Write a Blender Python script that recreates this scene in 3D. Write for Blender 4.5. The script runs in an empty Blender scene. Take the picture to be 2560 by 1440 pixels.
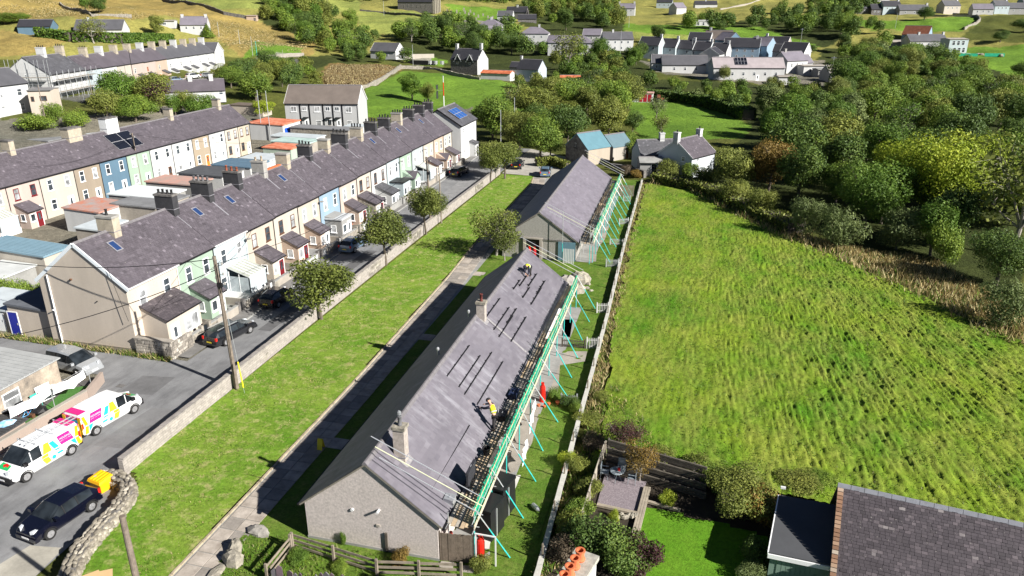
import bpy, math, random
import numpy as np
from mathutils import Vector, Matrix

# ------------------------------------------------------------------ camera, sky, sun, exposure
SC = bpy.context.scene
COL = SC.collection
F = 1860.0
PITCH = math.atan(720 / F)
YAW = math.atan(520 / (F / math.cos(PITCH)))
CH = 27.0
cam_d = bpy.data.cameras.new('camera'); cam = bpy.data.objects.new('camera', cam_d); COL.objects.link(cam)
cam.location = (0, 0, CH); cam.rotation_euler = (math.pi / 2 - PITCH, 0, YAW)
cam_d.sensor_width = 36; cam_d.lens = 36 * F / 2560; cam_d.clip_start = 0.5; cam_d.clip_end = 6000
SC.camera = cam
SUN_EL = math.radians(30.7)
SUN_V = Vector((0.949 * math.cos(SUN_EL), -0.315 * math.cos(SUN_EL), math.sin(SUN_EL))).normalized()
w = bpy.data.worlds.new('World'); SC.world = w; w.use_nodes = True
nt = w.node_tree; nt.nodes.clear()
sky = nt.nodes.new('ShaderNodeTexSky'); sky.sky_type = 'NISHITA'; sky.sun_disc = False
sky.sun_elevation = SUN_EL; sky.sun_rotation = math.atan2(SUN_V.x, SUN_V.y)
sky.altitude = 150; sky.air_density = 0.32; sky.dust_density = 0.1
bg = nt.nodes.new('ShaderNodeBackground'); bg.inputs[1].default_value = 0.05
wo = nt.nodes.new('ShaderNodeOutputWorld')
nt.links.new(sky.outputs[0], bg.inputs[0]); nt.links.new(bg.outputs[0], wo.inputs[0])
sl = bpy.data.lights.new('sun', 'SUN'); sl.energy = 5.0; sl.angle = math.radians(0.55); sl.color = (1.0, 0.955, 0.88)
so = bpy.data.objects.new('sun', sl); COL.objects.link(so); so.location = (60, -20, 60)
so.rotation_euler = SUN_V.to_track_quat('Z', 'Y').to_euler()
SC.view_settings.view_transform = 'Standard'; SC.view_settings.look = 'None'
SC.view_settings.exposure = 1.08; SC.view_settings.gamma = 1.0; SC.view_settings.use_curve_mapping = False
SC.cycles.max_bounces = 5; SC.cycles.transparent_max_bounces = 6

R = random.Random(7)
PI = math.pi
rad = math.radians

# ------------------------------------------------------------------ survey helpers (photo point -> place on the ground)
_c, _s = math.cos(YAW), math.sin(YAW); _cp, _sp = math.cos(PITCH), math.sin(PITCH)
def ray(px, py):
    u = (px - 1280) / F; v = (720 - py) / F
    y = _cp + v * _sp; z = -_sp + v * _cp
    return (u * _c - y * _s, u * _s + y * _c, z)
def G(px, py, z=0.0):
    r = ray(px, py); t = (z - CH) / r[2]
    return (r[0] * t, r[1] * t)

# heights of the land: control points (x, y, z)
CP = [(-144,142,6.0),(-138,150,5.0),(-148,190,4.4),(-158,225,3.9),(-166,246,3.8),(-130,165,3.0),(-140,205,2.6),(-150,240,2.8),(-157,190,5.0),(-172,245,4.2),(-138,129,5.2),(-120,135,3.2),(-120,110,2.5),(-160,150,8),(-180,165,12),(-190,196,17.6),(-182,200,17.4),(-200,195,18.2),
 (-150,225,3.5),(-170,262,4.1),(-180,280,11),(-257,297,23.5),(-250,378,27.5),(-214,193,14),(-328,302,29),(-200,240,12),(-130,250,3),(-120,210,1.0),(-110,170,.6),
 (-172,440,19),(-172,400,16),(-140,360,9),(-59,512,16.9),(-59,450,12),(-42,346,5.0),(-14,341,2.6),(13,313,0.4),(50,330,0.6),(-62,267,.4),(103,416,3.2),(162,538,18),(99,510,18),
 (237,727,27),(-17,387,7.6),(85,460,12),(121,352,0),(140,300,-1),(100,250,-2),(60,200,-1),(120,180,-2),(160,240,-2),(200,380,4),(200,470,12),(60,380,2.2),
 (-19,219,0),(-40,240,0),(-70,220,0),(-74,153,0),(-60,190,0),(0,180,0),(-100,300,1.5),(-120,320,4),(-60,310,2),
 (-100,560,25),(0,560,21),(60,600,24),(150,620,24),(-200,520,27),(-300,450,36),(-400,350,45),(300,600,24),(300,450,12),(300,300,2),
 (-500,700,90),(-200,750,56),(0,800,48),(200,850,42),(400,800,44),(600,700,50),(-700,500,110),(-700,1000,170),(0,1200,110),(500,1200,100),(1000,1000,120),(-1200,1300,260),(0,1700,190),(1200,1700,200),(500,200,8),(600,0,10),(-500,100,60),(-700,-50,90),(-300,100,26),(-220,60,14),(-160,30,6)]
CPA = np.array(CP, float)
def th(x, y):
    x = np.asarray(x, float); y = np.asarray(y, float); sh = x.shape
    x = x.ravel(); y = y.ravel(); out = np.empty_like(x)
    for i in range(0, len(x), 20000):
        xs = x[i:i + 20000, None]; ys = y[i:i + 20000, None]
        d2 = (xs - CPA[:, 0]) ** 2 + (ys - CPA[:, 1]) ** 2
        rr = np.sqrt(xs[:, 0] ** 2 + ys[:, 0] ** 2)[:, None]
        wgt = 1.0 / (d2 + (4 + .03 * rr) ** 2) ** 1.7
        out[i:i + 20000] = (wgt * CPA[:, 2]).sum(1) / wgt.sum(1)
    dx = np.maximum(np.maximum(-97 - x, x - 75), 0); dy = np.maximum(y - 165, 0)
    m = np.clip(np.sqrt(dx * dx + dy * dy) / 28, 0, 1); m = m * m * (3 - 2 * m)
    return (out * m).reshape(sh)
def hz(x, y): return float(th(np.array([x]), np.array([y]))[0])
def Gt(px, py):
    r = ray(px, py); n = 900
    t = np.concatenate([np.linspace(20, 400, 1500), np.linspace(400, 2500, 1500)])
    X = r[0] * t; Y = r[1] * t; Z = CH + r[2] * t; hh = th(X, Y)
    k = np.nonzero(Z < hh)[0]
    k = int(k[0]) if len(k) else len(t) - 1
    return (float(X[k]), float(Y[k]), float(hh[k]))

# ------------------------------------------------------------------ materials
MATS = {}
def newmat(name):
    m = bpy.data.materials.new(name); m.use_nodes = True
    nt = m.node_tree; b = nt.nodes['Principled BSDF']
    return m, nt, b
def _mix(nt, fac, a, b, mode='MIX'):
    n = nt.nodes.new('ShaderNodeMix'); n.data_type = 'RGBA'; n.blend_type = mode
    for sock, val in ((n.inputs[0], fac), (n.inputs[6], a), (n.inputs[7], b)):
        if isinstance(val, (tuple, list)): sock.default_value = (*val[:3], 1)
        elif isinstance(val, (int, float)): sock.default_value = val
        else: nt.links.new(val, sock)
    return n.outputs[2]
def _pos(nt, sc=(1, 1, 1)):
    g = nt.nodes.new('ShaderNodeNewGeometry')
    mp = nt.nodes.new('ShaderNodeMapping'); mp.inputs['Scale'].default_value = sc
    nt.links.new(g.outputs['Position'], mp.inputs[0]); return mp.outputs[0]
def _noise(nt, scale, detail=4, rough=.6, vec=None, sc=(1, 1, 1)):
    n = nt.nodes.new('ShaderNodeTexNoise'); n.inputs['Scale'].default_value = scale
    n.inputs['Detail'].default_value = detail; n.inputs['Roughness'].default_value = rough
    nt.links.new(vec if vec is not None else _pos(nt, sc), n.inputs['Vector']); return n.outputs[0]
def _ramp(nt, fac, stops):
    r = nt.nodes.new('ShaderNodeValToRGB'); e = r.color_ramp.elements
    while len(e) < len(stops): e.new(0.5)
    for i, (p, c) in enumerate(stops):
        e[i].position = p; e[i].color = (*c[:3], 1) if isinstance(c, (tuple, list)) else (c, c, c, 1)
    nt.links.new(fac, r.inputs[0]); return r.outputs[0]
def _bump(nt, b, h, strength=.4, dist=.02):
    bn = nt.nodes.new('ShaderNodeBump'); bn.inputs['Strength'].default_value = strength; bn.inputs['Distance'].default_value = dist
    nt.links.new(h, bn.inputs['Height']); nt.links.new(bn.outputs[0], b.inputs['Normal'])
def mul(c, k): return tuple(min(1, x * k) for x in c)
def pal(name, c, var=.18, scale=1.2, rough=.8, bump=0, bscale=30, metal=0, c2=None, spec=.3, streak=False):
    if name in MATS: return MATS[name]
    m, nt, b = newmat(name)
    n1 = _noise(nt, scale, 5, .65, sc=(1, 1, .25) if streak else (1, 1, 1)); n2 = _noise(nt, scale * 9, 3, .6)
    a = _ramp(nt, n1, [(.3, mul(c, 1 - var)), (.7, mul(c2 or c, 1 + var * .5))])
    k = _ramp(nt, n2, [(.25, 1 - var * .6), (.75, 1.0)])
    nt.links.new(_mix(nt, 1.0, a, k, 'MULTIPLY'), b.inputs['Base Color'])
    b.inputs['Roughness'].default_value = rough; b.inputs['Metallic'].default_value = metal
    b.inputs['Specular IOR Level'].default_value = spec
    if bump: _bump(nt, b, _noise(nt, bscale, 4, .7), bump, .03)
    MATS[name] = m; return m
def attr(nt, name):
    a = nt.nodes.new('ShaderNodeAttribute'); a.attribute_name = name; return a
def slatem(name, c1, c2, c3=None, moss=None):
    if name in MATS: return MATS[name]
    m, nt, b = newmat(name)
    t = attr(nt, 'tint').outputs['Fac']
    col = _ramp(nt, t, [(0, mul(c1, .72)), (.5, c1), (.85, c2), (1, c3 or mul(c2, 1.35))])
    big = _ramp(nt, _noise(nt, .35, 6, .7), [(.3, .80), (.72, 1.12)])
    col = _mix(nt, 1, col, big, 'MULTIPLY')
    st = _ramp(nt, _noise(nt, 1.1, 6, .75, sc=(1, .6, 1)), [(.58, 0), (.82, .22)])
    col = _mix(nt, st, col, moss or mul(c2, 1.5))
    sp = _ramp(nt, _noise(nt, 7, 2, .5), [(.70, 0), (.76, .4)])
    col = _mix(nt, sp, col, (.42, .40, .36))
    nt.links.new(col, b.inputs['Base Color'])
    b.inputs['Roughness'].default_value = .55; b.inputs['Specular IOR Level'].default_value = .45
    _bump(nt, b, _noise(nt, 40, 3, .6), .25, .01)
    MATS[name] = m; return m
def leafm(name, c, c2=None, var=.35, trans=.25):
    if name in MATS: return MATS[name]
    m, nt, b = newmat(name)
    t = attr(nt, 'tint').outputs['Fac']
    oi = nt.nodes.new('ShaderNodeObjectInfo')
    col = _ramp(nt, t, [(0, mul(c, 1 - var)), (.55, c), (1, c2 or mul(c, 1 + var))])
    k = _ramp(nt, oi.outputs['Random'], [(0, (.78, .8, .8)), (.5, (1, 1, 1)), (1, (1.0, 1.0, .9))])
    col = _mix(nt, 1, col, k, 'MULTIPLY')
    nt.links.new(col, b.inputs['Base Color']); b.inputs['Roughness'].default_value = .6
    b.inputs['Specular IOR Level'].default_value = .25
    tr = nt.nodes.new('ShaderNodeBsdfTranslucent'); nt.links.new(col, tr.inputs[0])
    mx = nt.nodes.new('ShaderNodeMixShader'); mx.inputs[0].default_value = trans
    out = nt.nodes['Material Output']
    nt.links.new(b.outputs[0], mx.inputs[1]); nt.links.new(tr.outputs[0], mx.inputs[2]); nt.links.new(mx.outputs[0], out.inputs[0])
    MATS[name] = m; return m
def glassm(name='window_glass', c=(.02, .025, .03), rough=.08):
    if name in MATS: return MATS[name]
    m, nt, b = newmat(name)
    n = _ramp(nt, _noise(nt, .9, 2), [(.35, c), (.7, mul(c, 4))])
    nt.links.new(n, b.inputs['Base Color']); b.inputs['Roughness'].default_value = rough
    b.inputs['Specular IOR Level'].default_value = .6
    MATS[name] = m; return m
def paintm(name, c, rough=.3, coat=.5, metal=0):
    if name in MATS: return MATS[name]
    m, nt, b = newmat(name)
    col = _ramp(nt, _noise(nt, 2.2, 5, .7), [(.3, mul(c, .88)), (.7, c)])
    nt.links.new(col, b.inputs['Base Color']); b.inputs['Roughness'].default_value = rough
    b.inputs['Coat Weight'].default_value = coat; b.inputs['Metallic'].default_value = metal; b.inputs['Coat Roughness'].default_value = .08
    MATS[name] = m; return m
def grassm(name, c1, c2, c3, s1=.25, s2=5, amt=.55, bump=.5):
    """c1 base green, c2 yellow-green patches, c3 straw flecks"""
    if name in MATS: return MATS[name]
    m, nt, b = newmat(name)
    p = _ramp(nt, _noise(nt, s1, 6, .65), [(.34, 0), (.66, 1)])
    col = _mix(nt, p, c1, c2)
    q = _ramp(nt, _noise(nt, 1.1, 6, .75), [(.5, 0), (.68, amt)])
    col = _mix(nt, q, col, c3)
    f = _ramp(nt, _noise(nt, s2, 5, .8), [(.28, .45), (.5, .95), (.75, 1.35)])
    col = _mix(nt, 1, col, f, 'MULTIPLY')
    nt.links.new(col, b.inputs['Base Color']); b.inputs['Roughness'].default_value = .9; b.inputs['Specular IOR Level'].default_value = .1
    _bump(nt, b, _noise(nt, s2 * 1.6, 6, .8), bump, .12)
    MATS[name] = m; return m

WHITE = pal('white_render', (.66, .67, .67), .08, .8, .85, .15, 18, streak=True)
UPVC = pal('white_window_frame', (.82, .83, .84), .04, 1, .35)
GLASS = glassm(); CURTAIN = glassm('curtained_glass', (.13, .135, .14), .1)
DARKG = glassm('dark_car_glass', (.008, .01, .012), .04)
CONC = pal('pale_concrete', (.34, .31, .27), .22, .7, .9, .3, 12)
CONCG = pal('grey_concrete', (.30, .30, .29), .25, .7, .9, .3, 12)
STONE = pal('grey_rubble_stone', (.27, .25, .22), .5, 2.5, .9, .8, 6, c2=(.36, .33, .28))
STONEL = pal('pale_weathered_stone', (.27, .25, .21), .45, 3, .9, .9, 7, c2=(.36, .33, .27))
DSTONE = pal('dark_stone', (.13, .12, .12), .5, 2, .9, .8, 6, c2=(.2, .19, .18))
BLACK = pal('black_plastic', (.015, .015, .017), .2, 2, .45)
GALV = pal('galvanised_steel', (.62, .64, .66), .12, 3, .38, metal=.6)
TEAL = pal('teal_painted_tube', (.04, .50, .46), .25, 2, .45)
NETG = pal('green_debris_net', (.03, .50, .30), .4, 2, .7)
WOOD = pal('weathered_grey_timber', (.27, .23, .18), .35, 2.5, .85, .5, 25)
WOODL = pal('pale_pine_board', (.62, .47, .30), .3, 2.2, .8, .3, 25)
WOODD = pal('dark_stained_timber', (.10, .085, .07), .35, 2.5, .85, .5, 25)
POLEW = pal('old_pole_timber', (.22, .18, .145), .4, 4, .9, .5, 18)
RUBBER = pal('tyre_rubber', (.02, .02, .02), .2, 3, .85)
RIM = pal('alloy_rim', (.5, .5, .51), .1, 3, .35, metal=.7)
RED = pal('bright_red_paint', (.62, .02, .012), .12, 3, .4)
ORANGE = pal('orange_clay', (.62, .17, .07), .25, 5, .8)
LEAD = pal('lead_flashing', (.24, .235, .26), .2, 3, .6)
MORTAR = pal('pale_mortar', (.27, .26, .27), .25, 5, .9)
ASPH = None

# ------------------------------------------------------------------ mesh accumulator and scene tree
class B:
    def __init__(s): s.v = []; s.f = []; s.m = []; s.t = []
    def add(s, vs, fs, mi=0, t=.5):
        n = len(s.v); s.v.extend(tuple(map(float, p)) for p in vs)
        for f in fs: s.f.append(tuple(n + i for i in f)); s.m.append(mi); s.t.append(t)
        return s
    def box(s, x0, y0, z0, x1, y1, z1, mi=0, t=.5):
        return s.add([(x0,y0,z0),(x1,y0,z0),(x1,y1,z0),(x0,y1,z0),(x0,y0,z1),(x1,y0,z1),(x1,y1,z1),(x0,y1,z1)],
              [(0,3,2,1),(4,5,6,7),(0,1,5,4),(1,2,6,5),(2,3,7,6),(3,0,4,7)], mi, t)
    def bar(s, p, q, w=.05, h=None, mi=0, t=.5, up=(0,0,1)):
        h = h or w; p = Vector(p); q = Vector(q); d = (q - p).normalized(); u = Vector(up)
        if abs(d.dot(u)) > .98: u = Vector((1, 0, 0))
        a = d.cross(u).normalized() * (w / 2); b = a.cross(d).normalized() * (h / 2)
        vs = [p - a - b, p + a - b, p + a + b, p - a + b, q - a - b, q + a - b, q + a + b, q - a + b]
        return s.add(vs, [(0,3,2,1),(4,5,6,7),(0,1,5,4),(1,2,6,5),(2,3,7,6),(3,0,4,7)], mi, t)
    def tube(s, p, q, r=.03, n=8, mi=0, r2=None, t=.5, cap=True):
        r2 = r if r2 is None else r2; p = Vector(p); q = Vector(q); d = (q - p).normalized(); u = Vector((0, 0, 1))
        if abs(d.dot(u)) > .98: u = Vector((1, 0, 0))
        a = d.cross(u).normalized(); b = d.cross(a)
        vs = [p + (a * math.cos(2*PI*i/n) + b * math.sin(2*PI*i/n)) * r for i in range(n)] + [q + (a * math.cos(2*PI*i/n) + b * math.sin(2*PI*i/n)) * r2 for i in range(n)]
        fs = [(i, (i + 1) % n, n + (i + 1) % n, n + i) for i in range(n)]
        if cap: fs += [tuple(range(n))[::-1], tuple(range(n, 2 * n))]
        return s.add(vs, fs, mi, t)
    def path(s, pts, r, n=6, mi=0):
        for a, b in zip(pts[:-1], pts[1:]): s.tube(a, b, r, n, mi)
        return s
    def ext(s, poly, axis, c0, c1, mi=0, t=.5):
        """closed polygon (a,b) extruded along axis; axis x: (a,b)=(y,z); y: (x,z); z: (x,y)"""
        n = len(poly)
        def P(a, b, c): return (c, a, b) if axis == 'x' else ((a, c, b) if axis == 'y' else (a, b, c))
        vs = [P(a, b, c0) for a, b in poly] + [P(a, b, c1) for a, b in poly]
        fs = [(i, (i + 1) % n, n + (i + 1) % n, n + i) for i in range(n)] + [tuple(range(n))[::-1], tuple(range(n, 2 * n))]
        return s.add(vs, fs, mi, t)
    def lathe(s, prof, c=(0, 0, 0), n=12, mi=0):
        vs = []; fs = []
        for r, z in prof:
            for i in range(n): vs.append((c[0] + r * math.cos(2*PI*i/n), c[1] + r * math.sin(2*PI*i/n), c[2] + z))
        for j in range(len(prof) - 1):
            for i in range(n): fs.append((j*n+i, j*n+(i+1)%n, (j+1)*n+(i+1)%n, (j+1)*n+i))
        fs.append(tuple(range(n))[::-1]); fs.append(tuple(range((len(prof)-1)*n, len(prof)*n)))
        return s.add(vs, fs, mi)
    def rock(s, c, sx, sy, sz, rng, mi=0, flat=0, rz=0):
        """irregular boulder"""
        vs = []; n = 7; rows = [(-.9, .45), (-.45, .95), (.1, 1.0), (.6, .78), (.92, .35)]
        for z, r in rows:
            for i in range(n):
                a = 2*PI*i/n + rz; k = r * rng.uniform(.8, 1.15)
                x = math.cos(a) * k * sx; y = math.sin(a) * k * sy
                vs.append((c[0] + x * math.cos(rz) - y * math.sin(rz), c[1] + x * math.sin(rz) + y * math.cos(rz), c[2] + sz * (z + rng.uniform(-.12, .12))))
        fs = [(j*n+i, j*n+(i+1)%n, (j+1)*n+(i+1)%n, (j+1)*n+i) for j in range(4) for i in range(n)]
        fs += [tuple(range(n))[::-1], tuple(range(4*n, 5*n))]
        return s.add(vs, fs, mi, rng.random())
    def mesh(s, name, mats, smooth=False):
        me = bpy.data.meshes.new(name); me.from_pydata(s.v, [], s.f)
        for m in (mats if isinstance(mats, (list, tuple)) else [mats]): me.materials.append(m)
        me.polygons.foreach_set('material_index', s.m)
        a = me.attributes.new('tint', 'FLOAT', 'FACE'); a.data.foreach_set('value', s.t)
        if smooth: me.polygons.foreach_set('use_smooth', [True] * len(s.f))
        me.update(); return me

def O(name, b, mats, parent=None, loc=None, rz=None, smooth=False, **k):
    me = b.mesh(name, mats, smooth) if isinstance(b, B) else b
    o = bpy.data.objects.new(name, me); COL.objects.link(o)
    if parent is not None: o.parent = parent
    if loc is not None: o.location = loc
    if rz is not None: o.rotation_euler = (0, 0, rz)
    for kk, vv in k.items(): o[kk] = vv
    return o
def T(name, label, cat, loc=(0, 0, 0), rz=0, group=None, sc=None):
    o = bpy.data.objects.new(name, None); COL.objects.link(o); o.empty_display_size = .3
    o.location = loc; o.rotation_euler = (0, 0, rz); o['label'] = label; o['category'] = cat
    if group: o['group'] = group
    if sc is not None: o.scale = (sc, sc, sc) if isinstance(sc, (int, float)) else sc
    return o
def tag(o, label, cat, group=None):
    o['label'] = label; o['category'] = cat
    if group: o['group'] = group
    return o
CHILD = {}
def kids(o):
    return [c for c in bpy.data.objects if c.parent is o]
def dup(root, loc, rz=0, label=None, group=None, sc=None, tree=None):
    tree = tree or [(c, kids(c)) for c in kids(root)]
    r = root.copy(); COL.objects.link(r); r.location = loc; r.rotation_euler = (0, 0, rz)
    if label: r['label'] = label
    if group: r['group'] = group
    if sc is not None: r.scale = (sc, sc, sc) if isinstance(sc, (int, float)) else sc
    for ch, gs in tree:
        c = ch.copy(); COL.objects.link(c); c.parent = r
        for g in gs:
            d = g.copy(); COL.objects.link(d); d.parent = c
    return r
def npmesh(name, V, Fq, mats, tint=None, mi=None, col=None, smooth=False):
    """V (n,3); Fq (m,k) faces all of the same size"""
    me = bpy.data.meshes.new(name); n = len(V); m, k = Fq.shape
    me.vertices.add(n); me.vertices.foreach_set('co', np.asarray(V, np.float32).ravel())
    me.loops.add(m * k); me.loops.foreach_set('vertex_index', np.asarray(Fq, np.int32).ravel())
    me.polygons.add(m); me.polygons.foreach_set('loop_start', np.arange(0, m * k, k, dtype=np.int32))
    try: me.polygons.foreach_set('loop_total', np.full(m, k, np.int32))
    except Exception: pass
    for mm in (mats if isinstance(mats, (list, tuple)) else [mats]): me.materials.append(mm)
    if mi is not None: me.polygons.foreach_set('material_index', np.asarray(mi, np.int32))
    me.polygons.foreach_set('use_smooth', np.full(m, smooth))
    me.update(calc_edges=True)
    if tint is not None:
        a = me.attributes.new('tint', 'FLOAT', 'FACE'); a.data.foreach_set('value', np.asarray(tint, np.float32))
    if col is not None:
        a = me.attributes.new('Col', 'FLOAT_COLOR', 'POINT'); a.data.foreach_set('color', np.asarray(col, np.float32).ravel())
    me.validate(); return me
def inpoly(x, y, poly):
    c = np.zeros(x.shape, bool); n = len(poly); j = n - 1
    for i in range(n):
        xi, yi = poly[i]; xj, yj = poly[j]
        if yi != yj:
            c ^= ((yi > y) != (yj > y)) & (x < (xj - xi) * (y - yi) / (yj - yi) + xi)
        j = i
    return c
_vg = np.random.RandomState(3).rand(256, 256)
def vnoise(x, y):
    xi = np.floor(x).astype(int); yi = np.floor(y).astype(int); fx = x - xi; fy = y - yi
    fx = fx * fx * (3 - 2 * fx); fy = fy * fy * (3 - 2 * fy)
    g = lambda a, b: _vg[a % 256, b % 256]
    return (g(xi, yi) * (1 - fx) + g(xi + 1, yi) * fx) * (1 - fy) + (g(xi, yi + 1) * (1 - fx) + g(xi + 1, yi + 1) * fx) * fy
def sheet(name, pts, z, m, kind='structure', sub=0, **k):
    """flat sheet from an outline of (x, y)"""
    b = B(); b.add([(x, y, z) for x, y in pts], [tuple(range(len(pts)))])
    o = O(name, b, m); o['kind'] = kind
    if o.data.polygons[0].normal.z < 0: o.data.flip_normals()
    for kk, vv in k.items(): o[kk] = vv
    return o
# ================================================================== LAND
C_GREEN = (.135, .245, .036); C_DRY = (.30, .235, .09); C_DRYG = (.25, .245, .08); C_REED = (.24, .165, .075)
C_WOOD = (.05, .065, .022); C_ASPH = (.15, .152, .155); C_YARD = (.20, .19, .175); C_ROUGH = (.10, .115, .032); C_PALEGREY = (.34, .33, .31)
C_PALE = (.25, .29, .085)
# fields as outlines on the photo's survey points, each with its own growth
ZONES = [
 (C_DRYG, [(-400,-30),(3000,-30),(3000,150),(1500,150),(900,140),(560,140),(-400,160)]),
 (C_DRY, [(-400,-40),(330,-40),(560,30),(800,90),(780,140),(600,135),(520,60),(420,40),(330,45),(-400,45)]),
 (C_DRY, [(-400,80),(60,78),(200,90),(150,112),(60,140),(-400,150)]),
 (C_DRY, [(500,60),(640,60),(790,85),(770,132),(600,140),(560,110)]),
 (C_GREEN, [(640,100),(760,120),(740,140),(600,142)]),
 (C_PALE, [(300,-30),(900,-30),(900,30),(700,20),(560,20)]),
 (C_PALE, [(890,30),(1010,28),(1240,52),(1000,100),(900,70)]),
 (C_GREEN, [(1110,10),(1290,25),(1290,62),(1150,50)]),
 (C_DRYG, [(1380,10),(1480,10),(1450,60),(1350,60)]),
 (C_GREEN, [(1540,60),(2080,72),(2050,118),(1900,102),(1700,95),(1560,80)]),
 (C_PALE, [(1560,78),(1720,88),(1900,98),(1600,100)]),
 (C_GREEN, [(1280,62),(1310,70),(1290,85),(1240,90)]),
 (C_DRYG, [(1700,-30),(2560,-30),(2560,10),(2200,22),(1990,28),(1900,45),(1700,20)]),
 (C_GREEN, [(1910,45),(2010,38),(2030,60),(1920,62)]),
 (C_GREEN, [(2130,55),(2440,40),(2450,62),(2400,80),(2180,76)]),
 (C_ROUGH, [(2450,40),(2700,30),(2700,120),(2400,95),(2440,65)]),
 (C_GREEN, [(2380,115),(2700,112),(2700,215),(2500,195),(2370,165)]),
 (C_DRYG, [(2320,150),(2380,145),(2400,170),(2330,175)]),
 (C_DRY, [(2500,206),(2700,206),(2700,250),(2510,240)]),
 (C_GREEN, [(2525,268),(2700,265),(2700,300),(2545,296)]),
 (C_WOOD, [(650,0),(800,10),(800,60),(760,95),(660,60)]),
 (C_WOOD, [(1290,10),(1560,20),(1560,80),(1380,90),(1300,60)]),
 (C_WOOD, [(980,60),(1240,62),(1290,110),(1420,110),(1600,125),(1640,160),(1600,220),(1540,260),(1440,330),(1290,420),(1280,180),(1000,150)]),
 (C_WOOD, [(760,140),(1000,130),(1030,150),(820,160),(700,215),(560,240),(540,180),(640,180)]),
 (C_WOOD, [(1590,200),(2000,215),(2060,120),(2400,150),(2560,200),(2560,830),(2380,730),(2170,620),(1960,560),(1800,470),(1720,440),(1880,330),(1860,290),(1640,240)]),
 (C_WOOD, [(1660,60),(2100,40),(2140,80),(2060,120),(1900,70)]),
 (C_REED, [(820,160),(960,160),(1010,170),(890,228),(830,225),(790,190)]),
 (C_GREEN, [(1010,175),(1130,185),(1330,215),(1330,275),(1170,300),(1080,300),(905,290),(890,240)]),
 (C_GREEN, [(1580,255),(1640,245),(1800,275),(1880,315),(1860,345),(1700,350),(1600,345),(1570,290)]),
 (C_GREEN, [(1050,140),(1120,150),(1110,165),(1040,160)]),
 (C_YARD, [(-300,285),(90,280),(250,270),(420,260),(560,250),(700,300),(705,330),(925,330),(1040,300),(1180,270),(1190,380),(1000,360),(330,640),(100,680),(-500,900)]),
 (C_ROUGH, [(240,225),(350,205),(420,215),(600,215),(600,260),(420,265),(250,285),(0,300),(0,285),(110,250)]),
 (C_ASPH, [(150,245),(330,215),(440,200),(560,190),(640,150),(760,148),(740,165),(600,185),(560,205),(440,215),(330,225),(200,258)]),
 ((.38, .30, .15), [(1960,578),(2150,655),(2300,712),(2430,775),(2560,850),(2700,900),(2700,800),(2560,770),(2440,715),(2330,650),(2200,632),(2100,615)]),
 (C_PALEGREY, [(1040,135),(1080,132),(1080,160),(1030,160)]),  # pale grey ground
 (C_PALEGREY, [(640,140),(720,133),(750,140),(640,152)]),
 (C_YARD, [(1600,150),(2060,150),(2060,215),(1960,212),(1780,205),(1640,180)]),
 (C_YARD, [(1640,105),(1900,108),(2030,150),(1640,160)]),
 (C_ROUGH, [(1250,360),(1420,300),(1560,350),(1640,400),(1650,470),(1540,420),(1350,400)]),
]
def build_land():
    a0 = rad(14.61)
    az = np.concatenate([np.linspace(-95, -39, 40), np.linspace(-38.5, 38.5, 520), np.linspace(39, 95, 40)]) * PI / 180
    rr = np.concatenate([[1, 6, 12, 18], np.geomspace(22, 60, 40), np.geomspace(61, 700, 420), np.geomspace(720, 3000, 50)])
    A, RR = np.meshgrid(az, rr); ang = A - a0
    X = np.sin(ang) * RR; Y = np.cos(ang) * RR
    Z = th(X, Y)
    rough = np.clip((RR - 150) / 60, 0, 1) * np.clip((Y - 140) / 30, 0, 1)
    Z = Z + rough * ((vnoise(X / 9, Y / 9) - .5) * 1.0 + (vnoise(X / 2.6, Y / 2.6) - .5) * .35) * np.clip(RR / 300, .4, 1.6) - .03
    # photo position of every vertex, to look up which field it lies in
    def proj(X, Y, Z):
        x = X * _c + Y * _s; y = -X * _s + Y * _c; z = Z - CH
        d = y * _cp - z * _sp; up = y * _sp + z * _cp
        d = np.where(d < 1, 1e9, d)
        return 1280 + F * x / d, 720 - F * up / d
    PX, PY = proj(X, Y, th(X, Y))
    jx = (vnoise(X / 3 + 7, Y / 3) - .5) * 10; jy = (vnoise(X / 3, Y / 3 + 19) - .5) * 4
    col = np.empty(X.shape + (4,), np.float32); col[..., 3] = 1
    base = np.array(C_ROUGH); far = np.array(C_DRYG)
    k = np.clip((RR - 420) / 100, 0, 1)[..., None]
    col[..., :3] = base * (1 - k) + far * k
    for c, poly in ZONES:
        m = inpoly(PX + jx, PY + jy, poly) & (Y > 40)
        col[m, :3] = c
    near = (RR < 330) & (X < -34) & (X > -100) & (Y > 25) & (Y < 138); col[near, :3] = C_YARD
    nr, na = X.shape
    i = np.arange(nr - 1)[:, None] * na + np.arange(na - 1)[None]
    Fq = np.stack([i, i + 1, i + na + 1, i + na], -1).reshape(-1, 4)
    m, nt, b = newmat('ground')
    c0 = attr(nt, 'Col').outputs['Color']
    n1 = _ramp(nt, _noise(nt, .05, 8, .68), [(.3, (.62, .66, .6)), (.7, (1.28, 1.2, 1.0))])
    n2 = _ramp(nt, _noise(nt, .9, 6, .75), [(.3, .6), (.7, 1.25)])
    col1 = _mix(nt, 1, _mix(nt, 1, c0, n1, 'MULTIPLY'), n2, 'MULTIPLY')
    nt.links.new(col1, b.inputs['Base Color']); b.inputs['Roughness'].default_value = .95; b.inputs['Specular IOR Level'].default_value = .1
    _bump(nt, b, _noise(nt, 1.4, 6, .75), .8, .5)
    me = npmesh('ground', np.stack([X, Y, Z], -1).reshape(-1, 3), Fq, m, col=col.reshape(-1, 4), smooth=True)
    o = bpy.data.objects.new('ground', me); COL.objects.link(o); o['kind'] = 'structure'
    if me.polygons[0].normal.z < 0: me.flip_normals()
build_land()

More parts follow.
